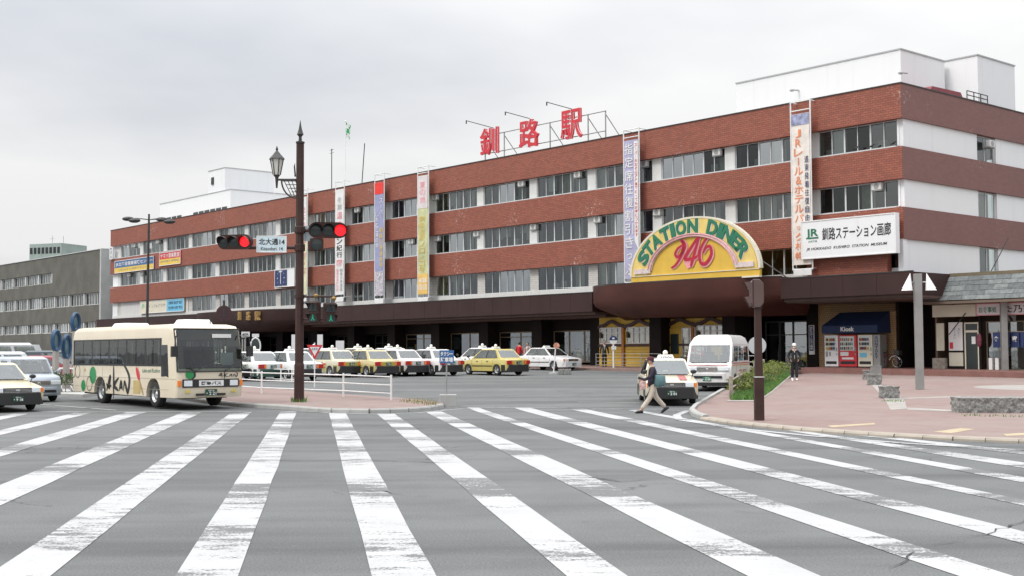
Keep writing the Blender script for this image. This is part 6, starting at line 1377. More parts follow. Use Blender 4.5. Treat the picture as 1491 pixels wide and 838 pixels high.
# --- round sign seen from behind the bus roof (dark disc)
pz = at(326, 455, 48); b4 = gnd(pz.x, pz.y); t = stdthing('round_sign', 'dark round sign on a post behind the bus roof', 'sign', b4, RAD(12)); zc_ = pz.z - b4.z
q = MB(); q.tube([(0, .06, 0), (0, .06, zc_ + .5)], .04, 8); q.obj('post', M['pole'], t)
q = MB(); q.lathe([(.001, -.02), (.30, -.02), (.30, .02), (.001, .02)], 24, o=(0, 0, zc_), ax='y'); q.obj('disc', pm('sign_maroon', (.045, .016, .02), .5), t); q = MB(); q.box(-.03, .03, -.03, -.021, zc_ - .2, zc_ + .2); q.box(-.08, .08, -.035, -.031, zc_ - .12, zc_ - .06); q.obj('symbol', M['dkmetal'], t)
# --- signs on posts
def sign_post(px, py, e, name, label, h, postr=.025, cat='sign', mat=M['white_metal'], yaw=None):
    p = G(px, py, e); t = stdthing(name, label, cat, p, cam_yaw(p) if yaw is None else yaw); q = MB(); q.tube([(0, .05, 0), (0, .05, h)], postr, 8); q.obj('post', mat, t); return t, p
t, p = sign_post(458, 563, 0, 'stop_sign', 'red bordered inverted triangle stop sign on a white post', 2.0)
k = p.y / FPX; zc_ = at(459, 511, p.y).z - p.z; r = 11.5 * k
q = MB(); q.prism([(-r, r * .85), (0, -r * 1.0), (r, r * .85)], -.01, .01, 'y'); o = q.obj('plate', M['red'], t); o.location.z = zc_
q = MB(); q.prism([(-r * .62, r * .60), (0, -r * .55), (r * .62, r * .60)], -.016, -.011, 'y'); i_ = q.obj('field', M['cloth'], t); i_.location.z = zc_
q = MB(); put_text(q, '止まれ', -r * .40, r * .40, r * .20, r * .50, -.02, .02); l_ = q.obj('lettering', M['navy'], t); l_.location.z = zc_
p = G(655, 590.5, .0); k = p.y / FPX; t = stdthing('taxi_rank_sign', 'blue taxi rank sign on a post set in a concrete block', 'sign', p, cam_yaw(p))
q = MB(); q.box(-15 * k, 10 * k, -.15, .3, -.05, 17 * k); q.obj('concrete_block', M['conc'], t, bev=.02); zc_ = at(650, 518.5, p.y).z - p.z
q = MB(); q.tube([(-5 * k, .02, 14 * k), (-4.5 * k, .02, zc_)], .025, 8); q.obj('post', M['steel'], t)
q = MB(); q.box(-15 * k, 6 * k, -.03, -.005, zc_ - 9.5 * k, zc_ + 9.5 * k); pl = q.obj('plate', M['blue'], t)
q = MB(); put_text(q, 'タクシー', -13.5 * k, 4.5 * k, zc_ + 1.2 * k, zc_ + 7.5 * k, -.035, .03); put_text(q, '駐車場', -13.5 * k, 4.5 * k, zc_ - 7.8 * k, zc_ - .6 * k, -.035, .03); q.obj('lettering', M['cloth'], pl)
# bus stop
p = G(893.5, 534.5, .15); t = stdthing('bus_stop_sign', 'round white and navy bus stop sign in front of the yellow diner', 'sign', p, cam_yaw(p)); k = p.y / FPX; zc_ = at(893.5, 494, p.y).z - p.z
q = MB(); q.tube([(0, .04, 0), (0, .04, zc_)], .06, 8); q.obj('post', M['white_metal'], t)
q = MB(); q.lathe([(.001, -.03), (6 * k, -.03), (6 * k, .03), (.001, .03)], 24, o=(0, 0, zc_), ax='y'); ds_ = q.obj('disc', M['cloth'], t)
q = MB(); q.add([(6 * k * math.cos(RAD(a)), -.036, zc_ + 6 * k * math.sin(RAD(a))) for a in range(-5, 186, 10)], [tuple(range(20))]); q.obj('upper_half', M['navy'], ds_)
q = MB(); q.box(-1.6 * k, 1.6 * k, -.045, -.038, zc_ + 1.2 * k, zc_ + 3.6 * k); q.obj('symbol', M['cloth'], ds_)
q = MB(); q.box(-3 * k, 4 * k, -.05, -.01, zc_ - 14 * k, zc_ - 9 * k); q.obj('timetable', M['cloth'], t)
# rusty round sign in front of the white sedan, on concrete weights
p = G(806, 543.5); t = stdthing('leaning_sign', 'faded round sign on a leaning post beside rubble blocks', 'sign', p, cam_yaw(p)); k = p.y / FPX
q = MB(); q.tube([(0, 0, 0), (3.5 * k, 0, 42 * k)], .04, 6); q.obj('post', M['white_metal'], t); q = MB(); q.lathe([(.001, -.02), (4.5 * k, -.02), (4.5 * k, .02), (.001, .02)], 18, o=(4.5 * k, -.05, 41 * k), ax='y'); q.obj('disc', pm('faded_red', (.55, .26, .18), .7, var=.5, vs=6), t)
q = MB(); q.lathe([(.001, 0), (7 * k, 0), (6.5 * k, .1), (.001, .12)], 14); q.obj('base', M['conc'], t)
for px, w in ((817, 9), (826.5, 11)):
    p2 = G(px, 544.5); k = p2.y / FPX; q = MB(); q.loft([[(-w / 2 * k, -.2, 0), (w / 2 * k, -.2, 0), (w / 2 * k, .2, 0), (-w / 2 * k, .2, 0)], [(-w / 2.4 * k, -.18, 8.2 * k), (w / 2.2 * k, -.2, 8.6 * k), (w / 2.3 * k, .2, 8.3 * k), (-w / 2.4 * k, .18, 8 * k)]]); o = q.obj('concrete_weight', M['granite'], None, bev=.03, loc=p2); tag(o, ('narrower rough concrete weight touching the base of the leaning sign' if px < 820 else 'wider rough concrete weight at the outer end beside the leaning sign'), 'concrete block', 'concrete weights by the leaning sign')
# round white sign back and small sign backs behind the planter
p = G(1096, 548, PR); zc_ = at(1103, 502, p.y).z - p.z; t = stdthing('round_sign', 'large pale round sign seen from behind on a slanting post', 'sign', p, cam_yaw(p)); k = p.y / FPX
q = MB(); q.tube([(0, .05, 0), (6 * k, .05, zc_)], .035, 8); q.obj('post', M['grey'], t); q = MB(); q.lathe([(.001, -.015), (13 * k, -.015), (13 * k, .015), (.001, .015)], 28, o=(7 * k, 0, zc_), ax='y'); q.obj('disc', pm('sign_back', (.50, .51, .52), .5, .2, var=.05), t)
p = G(1082, 538, PR); zc_ = at(1082, 500, p.y).z - p.z; t = stdthing('square_sign', 'small grey square sign board on a thin post behind the van', 'sign', p, cam_yaw(p)); k = p.y / FPX
q = MB(); q.tube([(0, .04, 0), (0, .04, zc_)], .03, 6); q.obj('post', M['white_metal'], t); q = MB(); q.box(-4.5 * k, 4.5 * k, -.02, .02, zc_ - 7 * k, zc_ + 7 * k); q.obj('board', pm('sign_back', (.50, .51, .52)), t)
p = G(1118, 534, PR); t = stdthing('direction_sign', 'white post with a small blue bordered direction board', 'sign', p, cam_yaw(p) + RAD(35)); k = p.y / FPX; zt = at(1117, 465, p.y).z - p.z
q = MB(); q.tube([(0, .05, 0), (0, .05, zt)], .07, 8); q.obj('post', M['white_metal'], t); q = MB(); q.box(-5 * k, 4 * k, -.04, .0, zt - 26 * k, zt - 3 * k); bo = q.obj('board', M['cloth'], t); q = MB(); q.box(-4 * k, 3 * k, -.048, -.041, zt - 14 * k, zt - 5 * k); q.box(-1 * k, 3 * k, -.048, -.041, zt - 25 * k, zt - 16 * k); q.obj('field', M['blue'], bo)
# orange slant-topped stand
p = G(1133, 534, PR); k = p.y / FPX; t = stdthing('orange_stand', 'orange stand with a slanted box on top near the entrance doors', 'stand', p, cam_yaw(p) + RAD(20)); zt = at(1133, 478, p.y).z - p.z
q = MB(); q.box(-.32, -.12, -.1, .1, 0, zt - .1); q.obj('grey_post', M['steel'], t)
for x in (.08, .26): q = MB(); q.box(x - .06, x + .06, -.12, .12, 0, zt - .4); q.obj('leg', M['orange'], t, bev=.02)
q = MB(); q.prism([(-.36, zt - .05), (-.30, zt - .42), (.42, zt - .50), (.46, zt), (0, zt + .06)], -.25, .25, 'y'); q.obj('hood', M['orange'], t, bev=.02)
# litter bin and stones
def stone(px, py, wpx, hpx, label, yaw, seed, dep=None, taper=.04):
    p = G(px, py, PR - .01); k = p.y / FPX; random.seed(seed); w, h = wpx * k, hpx * k; d = dep or w * .8; pass
    bm = bmesh.new(); nx, ny, nz_ = (max(3, round(v / .11)) for v in (w, d, h)); gv = {}
    def gvert(i, j, l):
        if (i, j, l) not in gv:
            x, y, z = (i / nx - .5) * w, (j / ny - .5) * d, l / nz_ * h; side = (i in (0, nx)) or (j in (0, ny)); f = .0 if l == nz_ else (.035 if side else 0)
            ox = (1 if i == 0 else -1 if i == nx else 0) * random.uniform(0, f * .9); oy = (1 if j == 0 else -1 if j == ny else 0) * random.uniform(0, f * .9)
            gv[(i, j, l)] = bm.verts.new((x + ox + random.uniform(-f, f) * .8, y + oy + random.uniform(-f, f) * .8, z + (random.uniform(-.012, .012) if l == nz_ else random.uniform(-f, f) * .6)))
        return gv[(i, j, l)]
    for i in range(nx):
        for j in range(ny): bm.faces.new((gvert(i, j, nz_), gvert(i + 1, j, nz_), gvert(i + 1, j + 1, nz_), gvert(i, j + 1, nz_)))
    for l in range(nz_):
        for i in range(nx):
            for j_, fl in ((0, 0), (ny, 1)):
                q4 = [gvert(i, j_, l), gvert(i + 1, j_, l), gvert(i + 1, j_, l + 1), gvert(i, j_, l + 1)]; bm.faces.new(q4[::-1] if fl else q4)
        for j in range(ny):
            for i_, fl in ((0, 1), (nx, 0)):
                q4 = [gvert(i_, j, l), gvert(i_, j + 1, l), gvert(i_, j + 1, l + 1), gvert(i_, j, l + 1)]; bm.faces.new(q4[::-1] if fl else q4)
    bmesh.ops.triangulate(bm, faces=bm.faces[:])
    for f in bm.faces: f.smooth = False
    me = bpy.data.meshes.new('stone_block'); bm.to_mesh(me); bm.free(); me.materials.append(M['granite'])
    o = bpy.data.objects.new('stone_block', me); COL.objects.link(o); o.location = p + Vector((0, d * .4, 0)); o.rotation_euler = (0, 0, yaw); tag(o, label, 'stone block', 'rough granite blocks on the plaza'); return o
stone(1297.5, 579.5, 28, 18, 'rough granite block standing on the pale stone band', RAD(-8), 1); stone(1275, 560, 20, 16, 'rough granite block, second in the line towards the vending machines', RAD(-10), 2)
stone(1263.5, 552, 12, 14, 'small rough granite block, nearest its line to the vending machines', RAD(-5), 4); stone(1450, 600.5, 100, 22, 'long low rough granite slab lying beside the paved circle', RAD(-9), 3, 1.1)
p = G(1276, 549, PR); k = p.y / FPX; q = MB(); q.box(-.25, .22, -.2, .2, 0, .56); q.box(-.27, .24, -.22, .22, .565, .60)
for i in range(6): q.box(-.25 + i * .08, -.21 + i * .08, -.215, -.201, .03, .54)
o = q.obj('litter_bin', M['steel'], None, loc=p + Vector((0, 0, 0)), rot=(0, 0, RAD(-8))); tag(o, 'ribbed grey litter bin behind the granite blocks', 'bin')
# --- railings
def railing(pts, label, heights, postmat, rail_r=.025, post_r=.035, name='railing', hgt=.85, group=None, sq=False):
    t = thing(name, label, 'railing', pts[0], 0, group); o_ = Vector(pts[0])
    for p in pts:
        q = MB(); r = Vector(p) - o_; q.tube([r + Vector((0, 0, -.05)), r + Vector((0, 0, hgt))], post_r, 8); q.obj('post', postmat, t)
    for i in range(len(pts) - 1):
        for hh in heights:
            q = MB(); q.tube([Vector(pts[i]) - o_ + Vector((0, 0, hh)), Vector(pts[i + 1]) - o_ + Vector((0, 0, hh))], rail_r, 6); q.obj('rail', postmat, t)
    return t
railing([G(a, b_, .13) for a, b_ in ((569.5, 581.5), (500, 577), (381, 572), (340, 569))], 'white tube railing along the left pavement behind the mast', (.78, .50, .22), M['white_metal'])
railing([gnd(q.x, q.y) for q in (G(435, 556), G(425, 555), G(409, 554.5), G(374, 553.5), G(340, 552))], 'white tube railing in front of the half hidden white taxis', (.62, .12), M['white_metal'], hgt=.66)
railing([L2W(fac(px, 530, 2.6)[0], -2.6, gz(80) + .14) for px in (868, 907, 934, 962)], 'thin grey railing in front of the yellow diner', (.9, .66, .42, .2), M['steel'], .018, .03, hgt=.92)
railing([G(a, b_, PR) for a, b_ in ((1057, 540), (1080, 541), (1100, 541))], 'pale railing behind the high roof van', (.95, .6, .3), M['white_metal'], .02, .03, hgt=1.0)
railing([G(a, b_, .1) for a, b_ in ((74, 563), (92, 564), (112, 565))], 'white railing by the blue sculptures', (.85, .5, .2), M['white_metal'], .03, .035, hgt=.9)
# wooden posts along the planter
pts = [G(1064.5, 579, PR).lerp(G(1112, 542, PR), f) for f in (0, .16, .32, .48, .64, .8, 1)]
t = thing('planter_fence', 'low weathered fence of stakes along the planter', 'fence', pts[0])
for i, p in enumerate(pts):
    q = MB(); r = p - pts[0]; q.box(r.x - .06, r.x + .06, r.y - .06, r.y + .06, r.z - .05, r.z + .78); q.obj('stake', M['wood'], t, bev=.015)
    if i:
        for hh in (.35, .62): q = MB(); q.tube([pts[i - 1] - pts[0] + Vector((0, 0, hh)), r + Vector((0, 0, hh))], .03, 6); q.obj('rail', M['wood'], t)
# --- blue ring sculptures
for px, pyc, ypx, y, lab in ((81.5, 495, 15, 52, 'blue oval ring sculpture on a white post, lowest of the three'), (97, 504, 17, 52.5, 'blue oval ring sculpture on a white post beside the bus'), (110, 468, 13, 55, 'blue oval ring sculpture, tallest of the three')):
    pz = at(px, pyc, y); b_ = gnd(pz.x, y, .12); t = thing('ring_sculpture', lab, 'sculpture', b_, RAD(62), 'blue ring sculptures on posts'); k = y / FPX; zc_ = pz.z - b_.z; rz = ypx * k; rx = 7.0 * k
    q = MB(); n_ = 28; rings = []
    for i in range(n_):
        a = 2 * math.pi * i / n_; rings.append([(rx * (1 + u_ * .28) * math.cos(a), v_, zc_ + rz * (1 + u_ * .2) * math.sin(a)) for u_, v_ in ((-1, -.07), (0, -.11), (.6, -.05), (.6, .05), (0, .11), (-1, .07))])
    q.loft(rings + [rings[0]], cap=False); q.obj('ring', pm('sculpture_blue', (.016, .06, .13), .45, var=.35), t, smooth=40)
    q = MB(); q.ball((0, .02, zc_), rx * .62, .05, rz * .72); q.obj('inner_lens', pm('sculpture_teal', (.09, .15, .165), .4, var=.4), t, smooth=60)
    q = MB(); q.loft([[(-.13, -.1, -.1), (.13, -.1, -.1), (.13, .1, -.1), (-.13, .1, -.1)], [(-.10, -.08, zc_ - rz), (.10, -.08, zc_ - rz), (.10, .08, zc_ - rz), (-.10, .08, zc_ - rz)]]); q.obj('post', M['lgran'], t)
# notice boards under the left canopy
def notice(px, py0, py1, w, label, mt, txt=None, y=99):
    p1 = at(px, py0, y); k = y / FPX; b_ = gnd(p1.x, y, .15); t = thing('notice_stand', label, 'notice board', b_, cam_yaw(b_)); z1 = p1.z - b_.z; z0 = at(px, py1, y).z - b_.z
    q = MB(); q.box(-w / 2 * k, w / 2 * k, -.04, .0, z0, z1); pn = q.obj('panel', mt, t); q = MB(); q.tube([(0, .03, 0), (0, .03, z1 - .1)], .04, 6); q.obj('post', M['steel'], t)
    if txt: q = MB(); put_text(q, txt, -w * .4 * k, w * .4 * k, z0 + (z1 - z0) * .25, z0 + (z1 - z0) * .75, -.046, .02); q.obj('lettering', M['ink'], pn)
notice(357.5, 482, 490, 12, 'small white board with black lettering beside the bus windscreen', M['cloth'], '40R', 90); notice(427.5, 486, 511, 6, 'white vertical notice under the left entrance canopy beside the mast', M['cloth'], None, 92); notice(466, 486, 506, 8, 'white vertical notice above the triangle sign under the canopy', M['cloth'], None, 92); notice(495, 495, 510, 12, 'white paned notice board in front of the station wall', M['cloth'], None, 96)
p1 = at(372, 503, 90); b_ = gnd(p1.x, 90, .15); t = thing('traffic_mirror', 'round white framed mirror on a post behind the bus', 'mirror', b_, cam_yaw(b_)); zc_ = p1.z - b_.z; k = 90 / FPX
q = MB(); q.tube([(7 * k * math.cos(a), 0, zc_ + 12 * k * math.sin(a)) for a in [2 * math.pi * i / 24 for i in range(25)]], .06, 6); q.obj('frame', M['white_metal'], t); q = MB(); q.ball((0, 0, zc_), 6.6 * k, .06, 11.5 * k); q.obj('glass', M['dlens'], t, smooth=60); q = MB(); q.tube([(0, .1, 0), (0, .1, zc_ + .9)], .04, 6); q.obj('post', M['white_metal'], t); q = MB(); q.box(-5 * k, 5 * k, -.03, .0, zc_ + 13 * k, zc_ + 18 * k); q.obj('plate', M['cloth'], t)

# ------------------------------------------------------------------ people
def bake_skin(vs, es, rs, root, sub=1):
    me = bpy.data.meshes.new('skeleton'); me.from_pydata([tuple(v) for v in vs], es, []); ob = bpy.data.objects.new('skeleton', me); COL.objects.link(ob)
    md = ob.modifiers.new('skin', 'SKIN'); md.use_smooth_shade = True
    for i, r in enumerate(rs): me.skin_vertices[0].data[i].radius = r if isinstance(r, tuple) else (r, r); me.skin_vertices[0].data[i].use_root = (i == root)
    sb = ob.modifiers.new('sub', 'SUBSURF'); sb.levels = sub; sb.render_levels = sub
    ev = bpy.data.meshes.new_from_object(ob.evaluated_get(bpy.context.evaluated_depsgraph_get()))
    out = ([tuple(v.co) for v in ev.vertices], [tuple(p.vertices) for p in ev.polygons]); bpy.data.objects.remove(ob); bpy.data.meshes.remove(me); bpy.data.meshes.remove(ev); return out
def person(label, loc, rot, H=1.68, stride=0.0, arms=None, top=None, legs=None, shoes=None, hair=None, cap=None, mask=False, shirt=None, tie=None, group=None, long_top=.76, lean=0.0):
    t = thing('person', label, 'person', loc, rot, group); k = H / 1.70
    V = lambda x, y, z: Vector((x * k, y * k, z * k))
    arms = arms or {1: ((.02, .25, 1.12), (.08, .27, .88)), -1: ((.02, -.25, 1.12), (.08, -.27, .88))}
    st = stride
    L = {1: ((.0, .09, .90), (.10 * st + .02, .095, .48), (.42 * st, .095, .085 + .0)), -1: ((.0, -.09, .90), (-.14 * st + .02, -.095, .48), (-.44 * st, -.095, .085 + .05 * st))}
    J = [V(0, 0, .95), V(.0, 0, 1.08), V(.01 + lean * .5, 0, 1.28), V(lean, 0, 1.42), V(.01 + lean, 0, 1.50), V(.02 + lean, 0, 1.58)]
    vs, es, rs = list(J), [(0, 1), (1, 2), (2, 3), (3, 4), (4, 5)], [(.105 * k, .09 * k), (.10 * k, .085 * k), (.125 * k, .09 * k), (.07 * k, .06 * k), .05 * k, .05 * k]
    jt, je, jr = [V(0, 0, long_top), V(0, 0, .96), V(0, 0, 1.09), V(.01 + lean * .5, 0, 1.29), V(lean, 0, 1.41), V(lean, 0, 1.45)], [(0, 1), (1, 2), (2, 3), (3, 4), (4, 5)], [(.20 * k, .18 * k), (.185 * k, .155 * k), (.16 * k, .13 * k), (.18 * k, .13 * k), (.11 * k, .085 * k), (.065 * k, .06 * k)]
    tt, te, tr = [V(0, 0, .98), V(0, 0, .88)], [(0, 1)], [(.15 * k, .125 * k), (.15 * k, .125 * k)]
    hands = MB()
    for s in (1, -1):
        sh = V(lean, s * .175, 1.37); el, wr = V(*arms[s][0]), V(*arms[s][1])
        n = len(vs); vs += [sh, el, wr]; es += [(3, n), (n, n + 1), (n + 1, n + 2)]; rs += [.055 * k, .042 * k, .030 * k]
        n = len(jt); jt += [sh, el, wr + (wr - el).normalized() * .035 * k]; je += [(4, n), (n, n + 1), (n + 1, n + 2)]; jr += [.078 * k, .060 * k, .048 * k]
        hp, kn, an = (V(*q) for q in L[s]); n = len(vs); toe = an + V(.14, 0, -.05 if not (st and s < 0) else -.09)
        vs += [hp, kn, an, toe]; es += [(0, n), (n, n + 1), (n + 1, n + 2), (n + 2, n + 3)]; rs += [.062 * k, .050 * k, .040 * k, .035 * k]
        n = len(tt); lo = kn.lerp(an, .93); tt += [hp + V(0, 0, -.06), kn, lo]; te += [(1, n), (n, n + 1), (n + 1, n + 2)]; tr += [.105 * k, .082 * k, .075 * k]
        d = (wr - el).normalized(); ax = Vector((d.z, 0, -d.x)); ax = ax.normalized() if ax.length > .01 else Vector((1, 0, 0)); lat = d.cross(ax).normalized()
        pc = wr + d * .05 * k; hands.ball(tuple(pc), .036 * k, .022 * k, .045 * k, 8, 6)
        for i, (ln, of) in enumerate(((.07, -.027), (.08, -.009), (.075, .009), (.06, .026))):
            a = wr + d * .085 * k + ax * of * k; hands.tube([a - d * .03 * k, a + d * ln * .5 * k, a + (d * ln * .85 + lat * s * -.02) * k], [.0095 * k, .0085 * k, .007 * k], 6)
        a = wr + d * .03 * k + ax * .034 * k; hands.tube([a - ax * .01, a + (ax * .025 + d * .03) * k, a + (ax * .03 + d * .06) * k], [.011 * k, .010 * k, .008 * k], 6)
    b = MB(); b.add(*bake_skin(vs, es, rs, 0)); b.add(hands.v, hands.f)
    hc = V(.03 + lean, 0, 1.60); b.ball(tuple(hc), .095 * k, .076 * k, .118 * k, 16, 12)
    b.tube([hc + V(.085, 0, .02), hc + V(.118, 0, -.028), hc + V(.092, 0, -.035)], [.008 * k, .017 * k, .008 * k], 6)
    for s in (1, -1): b.ball(tuple(hc + V(-.005, s * .078, -.01)), .02 * k, .010 * k, .032 * k, 6, 5)
    b.cur = 1
    for s in (1, -1): b.ball(tuple(hc + V(.084, s * .030, .012)), .010 * k, .014 * k, .007 * k, 6, 4)
    b.tube([hc + V(.086, -.022, -.062), hc + V(.091, 0, -.064), hc + V(.086, .022, -.062)], .005 * k, 5); b.obj('body', [M['skin'], M['ink']], t, smooth=60)
    q = MB(); q.add(*bake_skin(jt, je, jr, 0)); q.obj('jacket', top, t, smooth=60)
    q = MB(); q.add(*bake_skin(tt, te, tr, 0)); q.obj('trousers', legs, t, smooth=60)
    for s in (1, -1):
        an = V(*L[s][2]); up_ = .10 if (st and s < 0) else 0; q = MB(); q.tube([an + V(-.08, 0, -.045 + up_ * .8), an + V(.0, 0, -.02 + up_ * .3), an + V(.10, 0, -.045 - up_ * .3), an + V(.17, 0, -.06 - up_ * .8)], [.035 * k, .055 * k, .046 * k, .025 * k], 8); q.obj('shoe', shoes or M['black'], t, smooth=60)
    if hair:
        q = MB(); n_, m_ = 14, 8; rings = []
        for j in range(m_ + 1):
            a = math.pi * j / m_ * .62; rings.append([tuple(hc + V(-.012 + .104 * math.sin(a) * math.cos(2 * math.pi * i / n_) - (.0 if math.cos(2 * math.pi * i / n_) < .3 else .03 * j / m_), .088 * math.sin(a) * math.sin(2 * math.pi * i / n_), .012 + .122 * math.cos(a) + (.05 * j / m_ if math.cos(2 * math.pi * i / n_) > .35 else 0))) for i in range(n_)])
        q.loft(rings); q.obj('hair', hair, t, smooth=60)
    if cap:
        q = MB(); n_ = 16; rings = [[tuple(hc + V(-.005 + .108 * r * math.cos(2 * math.pi * i / n_), .092 * r * math.sin(2 * math.pi * i / n_), z)) for i in range(n_)] for r, z in ((1.0, .03), (1.04, .07), (.95, .11), (.6, .14), (.08, .15))]
        q.loft(rings); q.loft([[tuple(hc + V(.06, -.075, .035)), tuple(hc + V(.06, .075, .035)), tuple(hc + V(.175, .045, .025)), tuple(hc + V(.175, -.045, .025))], [tuple(hc + V(.06, -.075, .05)), tuple(hc + V(.06, .075, .05)), tuple(hc + V(.175, .045, .036)), tuple(hc + V(.175, -.045, .036))]]); q.obj('cap', cap, t, smooth=50)
    if mask: q = MB(); q.ball(tuple(hc + V(.055, 0, -.05)), .05 * k, .062 * k, .05 * k, 10, 7); q.obj('face_mask', M['cloth'], t, smooth=60)
    if shirt:
        q = MB(); q.prism([(0, 1.12 * k), (.07 * k, 1.43 * k), (-.07 * k, 1.43 * k)], (.128 + lean * .8) * k, (.15 + lean * .8) * k, 'x'); q.obj('shirt', shirt, t)
        if tie: q = MB(); q.prism([(0, 1.10 * k), (.028 * k, 1.15 * k), (.018 * k, 1.41 * k), (-.018 * k, 1.41 * k), (-.028 * k, 1.15 * k)], .151 * k, .157 * k, 'x'); q.obj('tie', tie, t)
    return t, k, V
mar = pm('maroon_wool', (.07, .018, .03), .9, var=.3, vs=8); nav = pm('dark_navy_cloth', (.028, .022, .038), .9, var=.25, vs=6); bei = pm('beige_cloth', (.52, .45, .37), .85, var=.12, vs=6)
p0, p1 = G(934, 601), G(968, 600); p = (p0 + p1) / 2
t, k, V = person('person in a maroon cap and dark jacket striding over the crossing with a teal bag', gnd(p.x, p.y), RAD(180 + 8), 1.60, stride=1.0, top=nav, legs=bei, cap=mar, hair=M['ink'], lean=.04,
                 arms={1: ((.10, .23, 1.14), (.33, .17, 1.02)), -1: ((-.12, -.24, 1.13), (.02, -.25, .90))})
q = MB(); q.loft([[tuple(V(x * f - .16, .20 + dy, 1.0 + z * f)) for x, z in ((-.17, .16), (.14, .18), (.17, -.15), (.0, -.2), (-.2, -.12))] for f, dy in ((.8, -.07), (1, -.03), (1, .03), (.8, .07))]); bag = q.obj('shoulder_bag', pm('teal_cloth', (.10, .19, .20), .8, var=.2), t, smooth=60)
q = MB(); q.tube([V(-.1, .2, 1.15), V(-.02, .16, 1.43), V(.10, -.05, 1.33), V(.02, -.16, 1.0)], .014, 5); q.obj('strap', pm('teal_cloth', (.10, .19, .20)), bag)
q = MB(); q.cbox(tuple(V(.36, .18, .86)), (.16, .10, .26)); q.obj('striped_bag', pm('striped_bag', (.5, .32, .3), .8, var=.5, vs=12), t, bev=.03)
q = MB(); q.tube([V(.30, .17, 1.04), V(.50, .15, 1.10)], [.03, .04], 8); q.obj('folded_umbrella', M['black'], t, smooth=60)
q = MB(); q.ball(tuple(V(.04, -.25, .83)), .045 * k, .035 * k, .075 * k, 10, 7); q.obj('white_glove', M['cloth'], t, smooth=60)
q = MB(); q.tube([V(.06, .08, 1.44), V(.14, .05, 1.35), V(.17, .02, 1.15)], [.03, .035, .03], 8); q.obj('scarf', pm('cream_scarf', (.62, .55, .36), .9), t, smooth=60)
p = G(1157, 553, PR); blk = pm('black_tracksuit', (.016, .016, .02), .85, var=.2, vs=8)
t, k, V = person('person in a black tracksuit with white cap and face mask walking on the plaza', p, cam_yaw(p) - RAD(90) + RAD(6), 1.73, stride=.15, top=blk, legs=blk, cap=M['cloth'], mask=True, shoes=M['cloth'], arms={1: ((-.02, .29, 1.14), (.10, .20, .98)), -1: ((-.02, -.29, 1.14), (.10, -.20, .98))})
q = MB(); q.tube([V(.137, 0, 1.40), V(.155, 0, 1.15), V(.15, 0, .92)], .008, 5); q.tube([V(.09, -.07, 1.42), V(.137, 0, 1.36), V(.09, .07, 1.42)], .008, 5); q.obj('white_piping', M['cloth'], t)
suit = pm('dark_suit', (.02, .022, .03), .8, var=.2)
p = L2W(fac(880, 530, 1.9)[0], -1.9, 0); p = gnd(p.x, p.y, .15); person('person in a dark suit and tie standing behind the diner railing', p, cam_yaw(p) - RAD(90) + RAD(10), 1.72, top=suit, legs=suit, hair=M['ink'], shirt=M['cloth'], tie=M['grey'])
p = at(756, 520, 86); p = gnd(p.x, 86, .15); person('person in a red jacket standing behind the plain yellow taxi', p, cam_yaw(p) + RAD(60), 1.62, top=pm('red_jacket', (.50, .02, .025), .8, var=.2), legs=M['navy'], hair=M['ink'])
p = at(768.5, 520, 86.5); p = gnd(p.x, 86.5, .15); person('person in a pale patterned top beside the one in red', p, cam_yaw(p) - RAD(120), 1.58, top=pm('pale_pattern', (.50, .40, .36), .9, var=.4, vs=14), legs=M['dkwall'], hair=M['ink'])

# ------------------------------------------------------------------ planting
def leaf_mat(name, a, b):
    kk = NT(name); oi = kk.n('ShaderNodeObjectInfo'); gm_ = kk.n('ShaderNodeNewGeometry')
    kk.l(kk.ramp(gm_.outputs['Random Per Island'], [(0, a), (1, b)]), kk.b.inputs['Base Color']); kk.b.inputs['Roughness'].default_value = .6; kk.b.inputs['Subsurface Weight'].default_value = 0
    return kk.m
LG = leaf_mat('leaf_yellowgreen', (.06, .12, .02), (.26, .27, .05)); LD = leaf_mat('leaf_dark', (.03, .07, .018), (.09, .15, .04)); GR = leaf_mat('grass_blade', (.05, .14, .02), (.13, .25, .05)); DRY = leaf_mat('dry_grass', (.16, .17, .06), (.34, .30, .14))
def shrub(p, rx, ry, h, label, mat, n=900, group=None, seed=1, ls=.05):
    random.seed(seed); t = thing('shrub', label, 'shrub', p, 0, group); q = MB(); cl = [(random.uniform(-.7, .7) * rx, random.uniform(-.7, .7) * ry, h * random.uniform(.35, .85), random.uniform(.25, .5)) for _ in range(12)]
    for i in range(n):
        c = random.choice(cl); v = Vector((random.gauss(0, 1), random.gauss(0, 1), random.gauss(0, 1))).normalized() * random.uniform(.6, 1.05) * c[3]
        o = Vector((c[0] + v.x * rx * .8, c[1] + v.y * ry * .8, max(.03, c[2] + v.z * h * .42))); a = Vector((random.uniform(-1, 1), random.uniform(-1, 1), random.uniform(-.3, 1))).normalized(); bb = a.cross(Vector((random.uniform(-1, 1), random.uniform(-1, 1), random.uniform(-1, 1)))).normalized(); s = ls * random.uniform(.6, 1.4)
        q.quad(o, o + a * s * .6 + bb * s * .4, o + a * s * 1.5, o + a * s * .6 - bb * s * .4)
    q.obj('foliage', mat, t); q = MB()
    for c in cl[:7]: q.tube([(c[0] * .2, c[1] * .2, -.02), (c[0] * .7, c[1] * .7, c[2] * .6), (c[0], c[1], c[2])], [.02, .012, .006], 5)
    q.obj('stem', M['wood'], t)
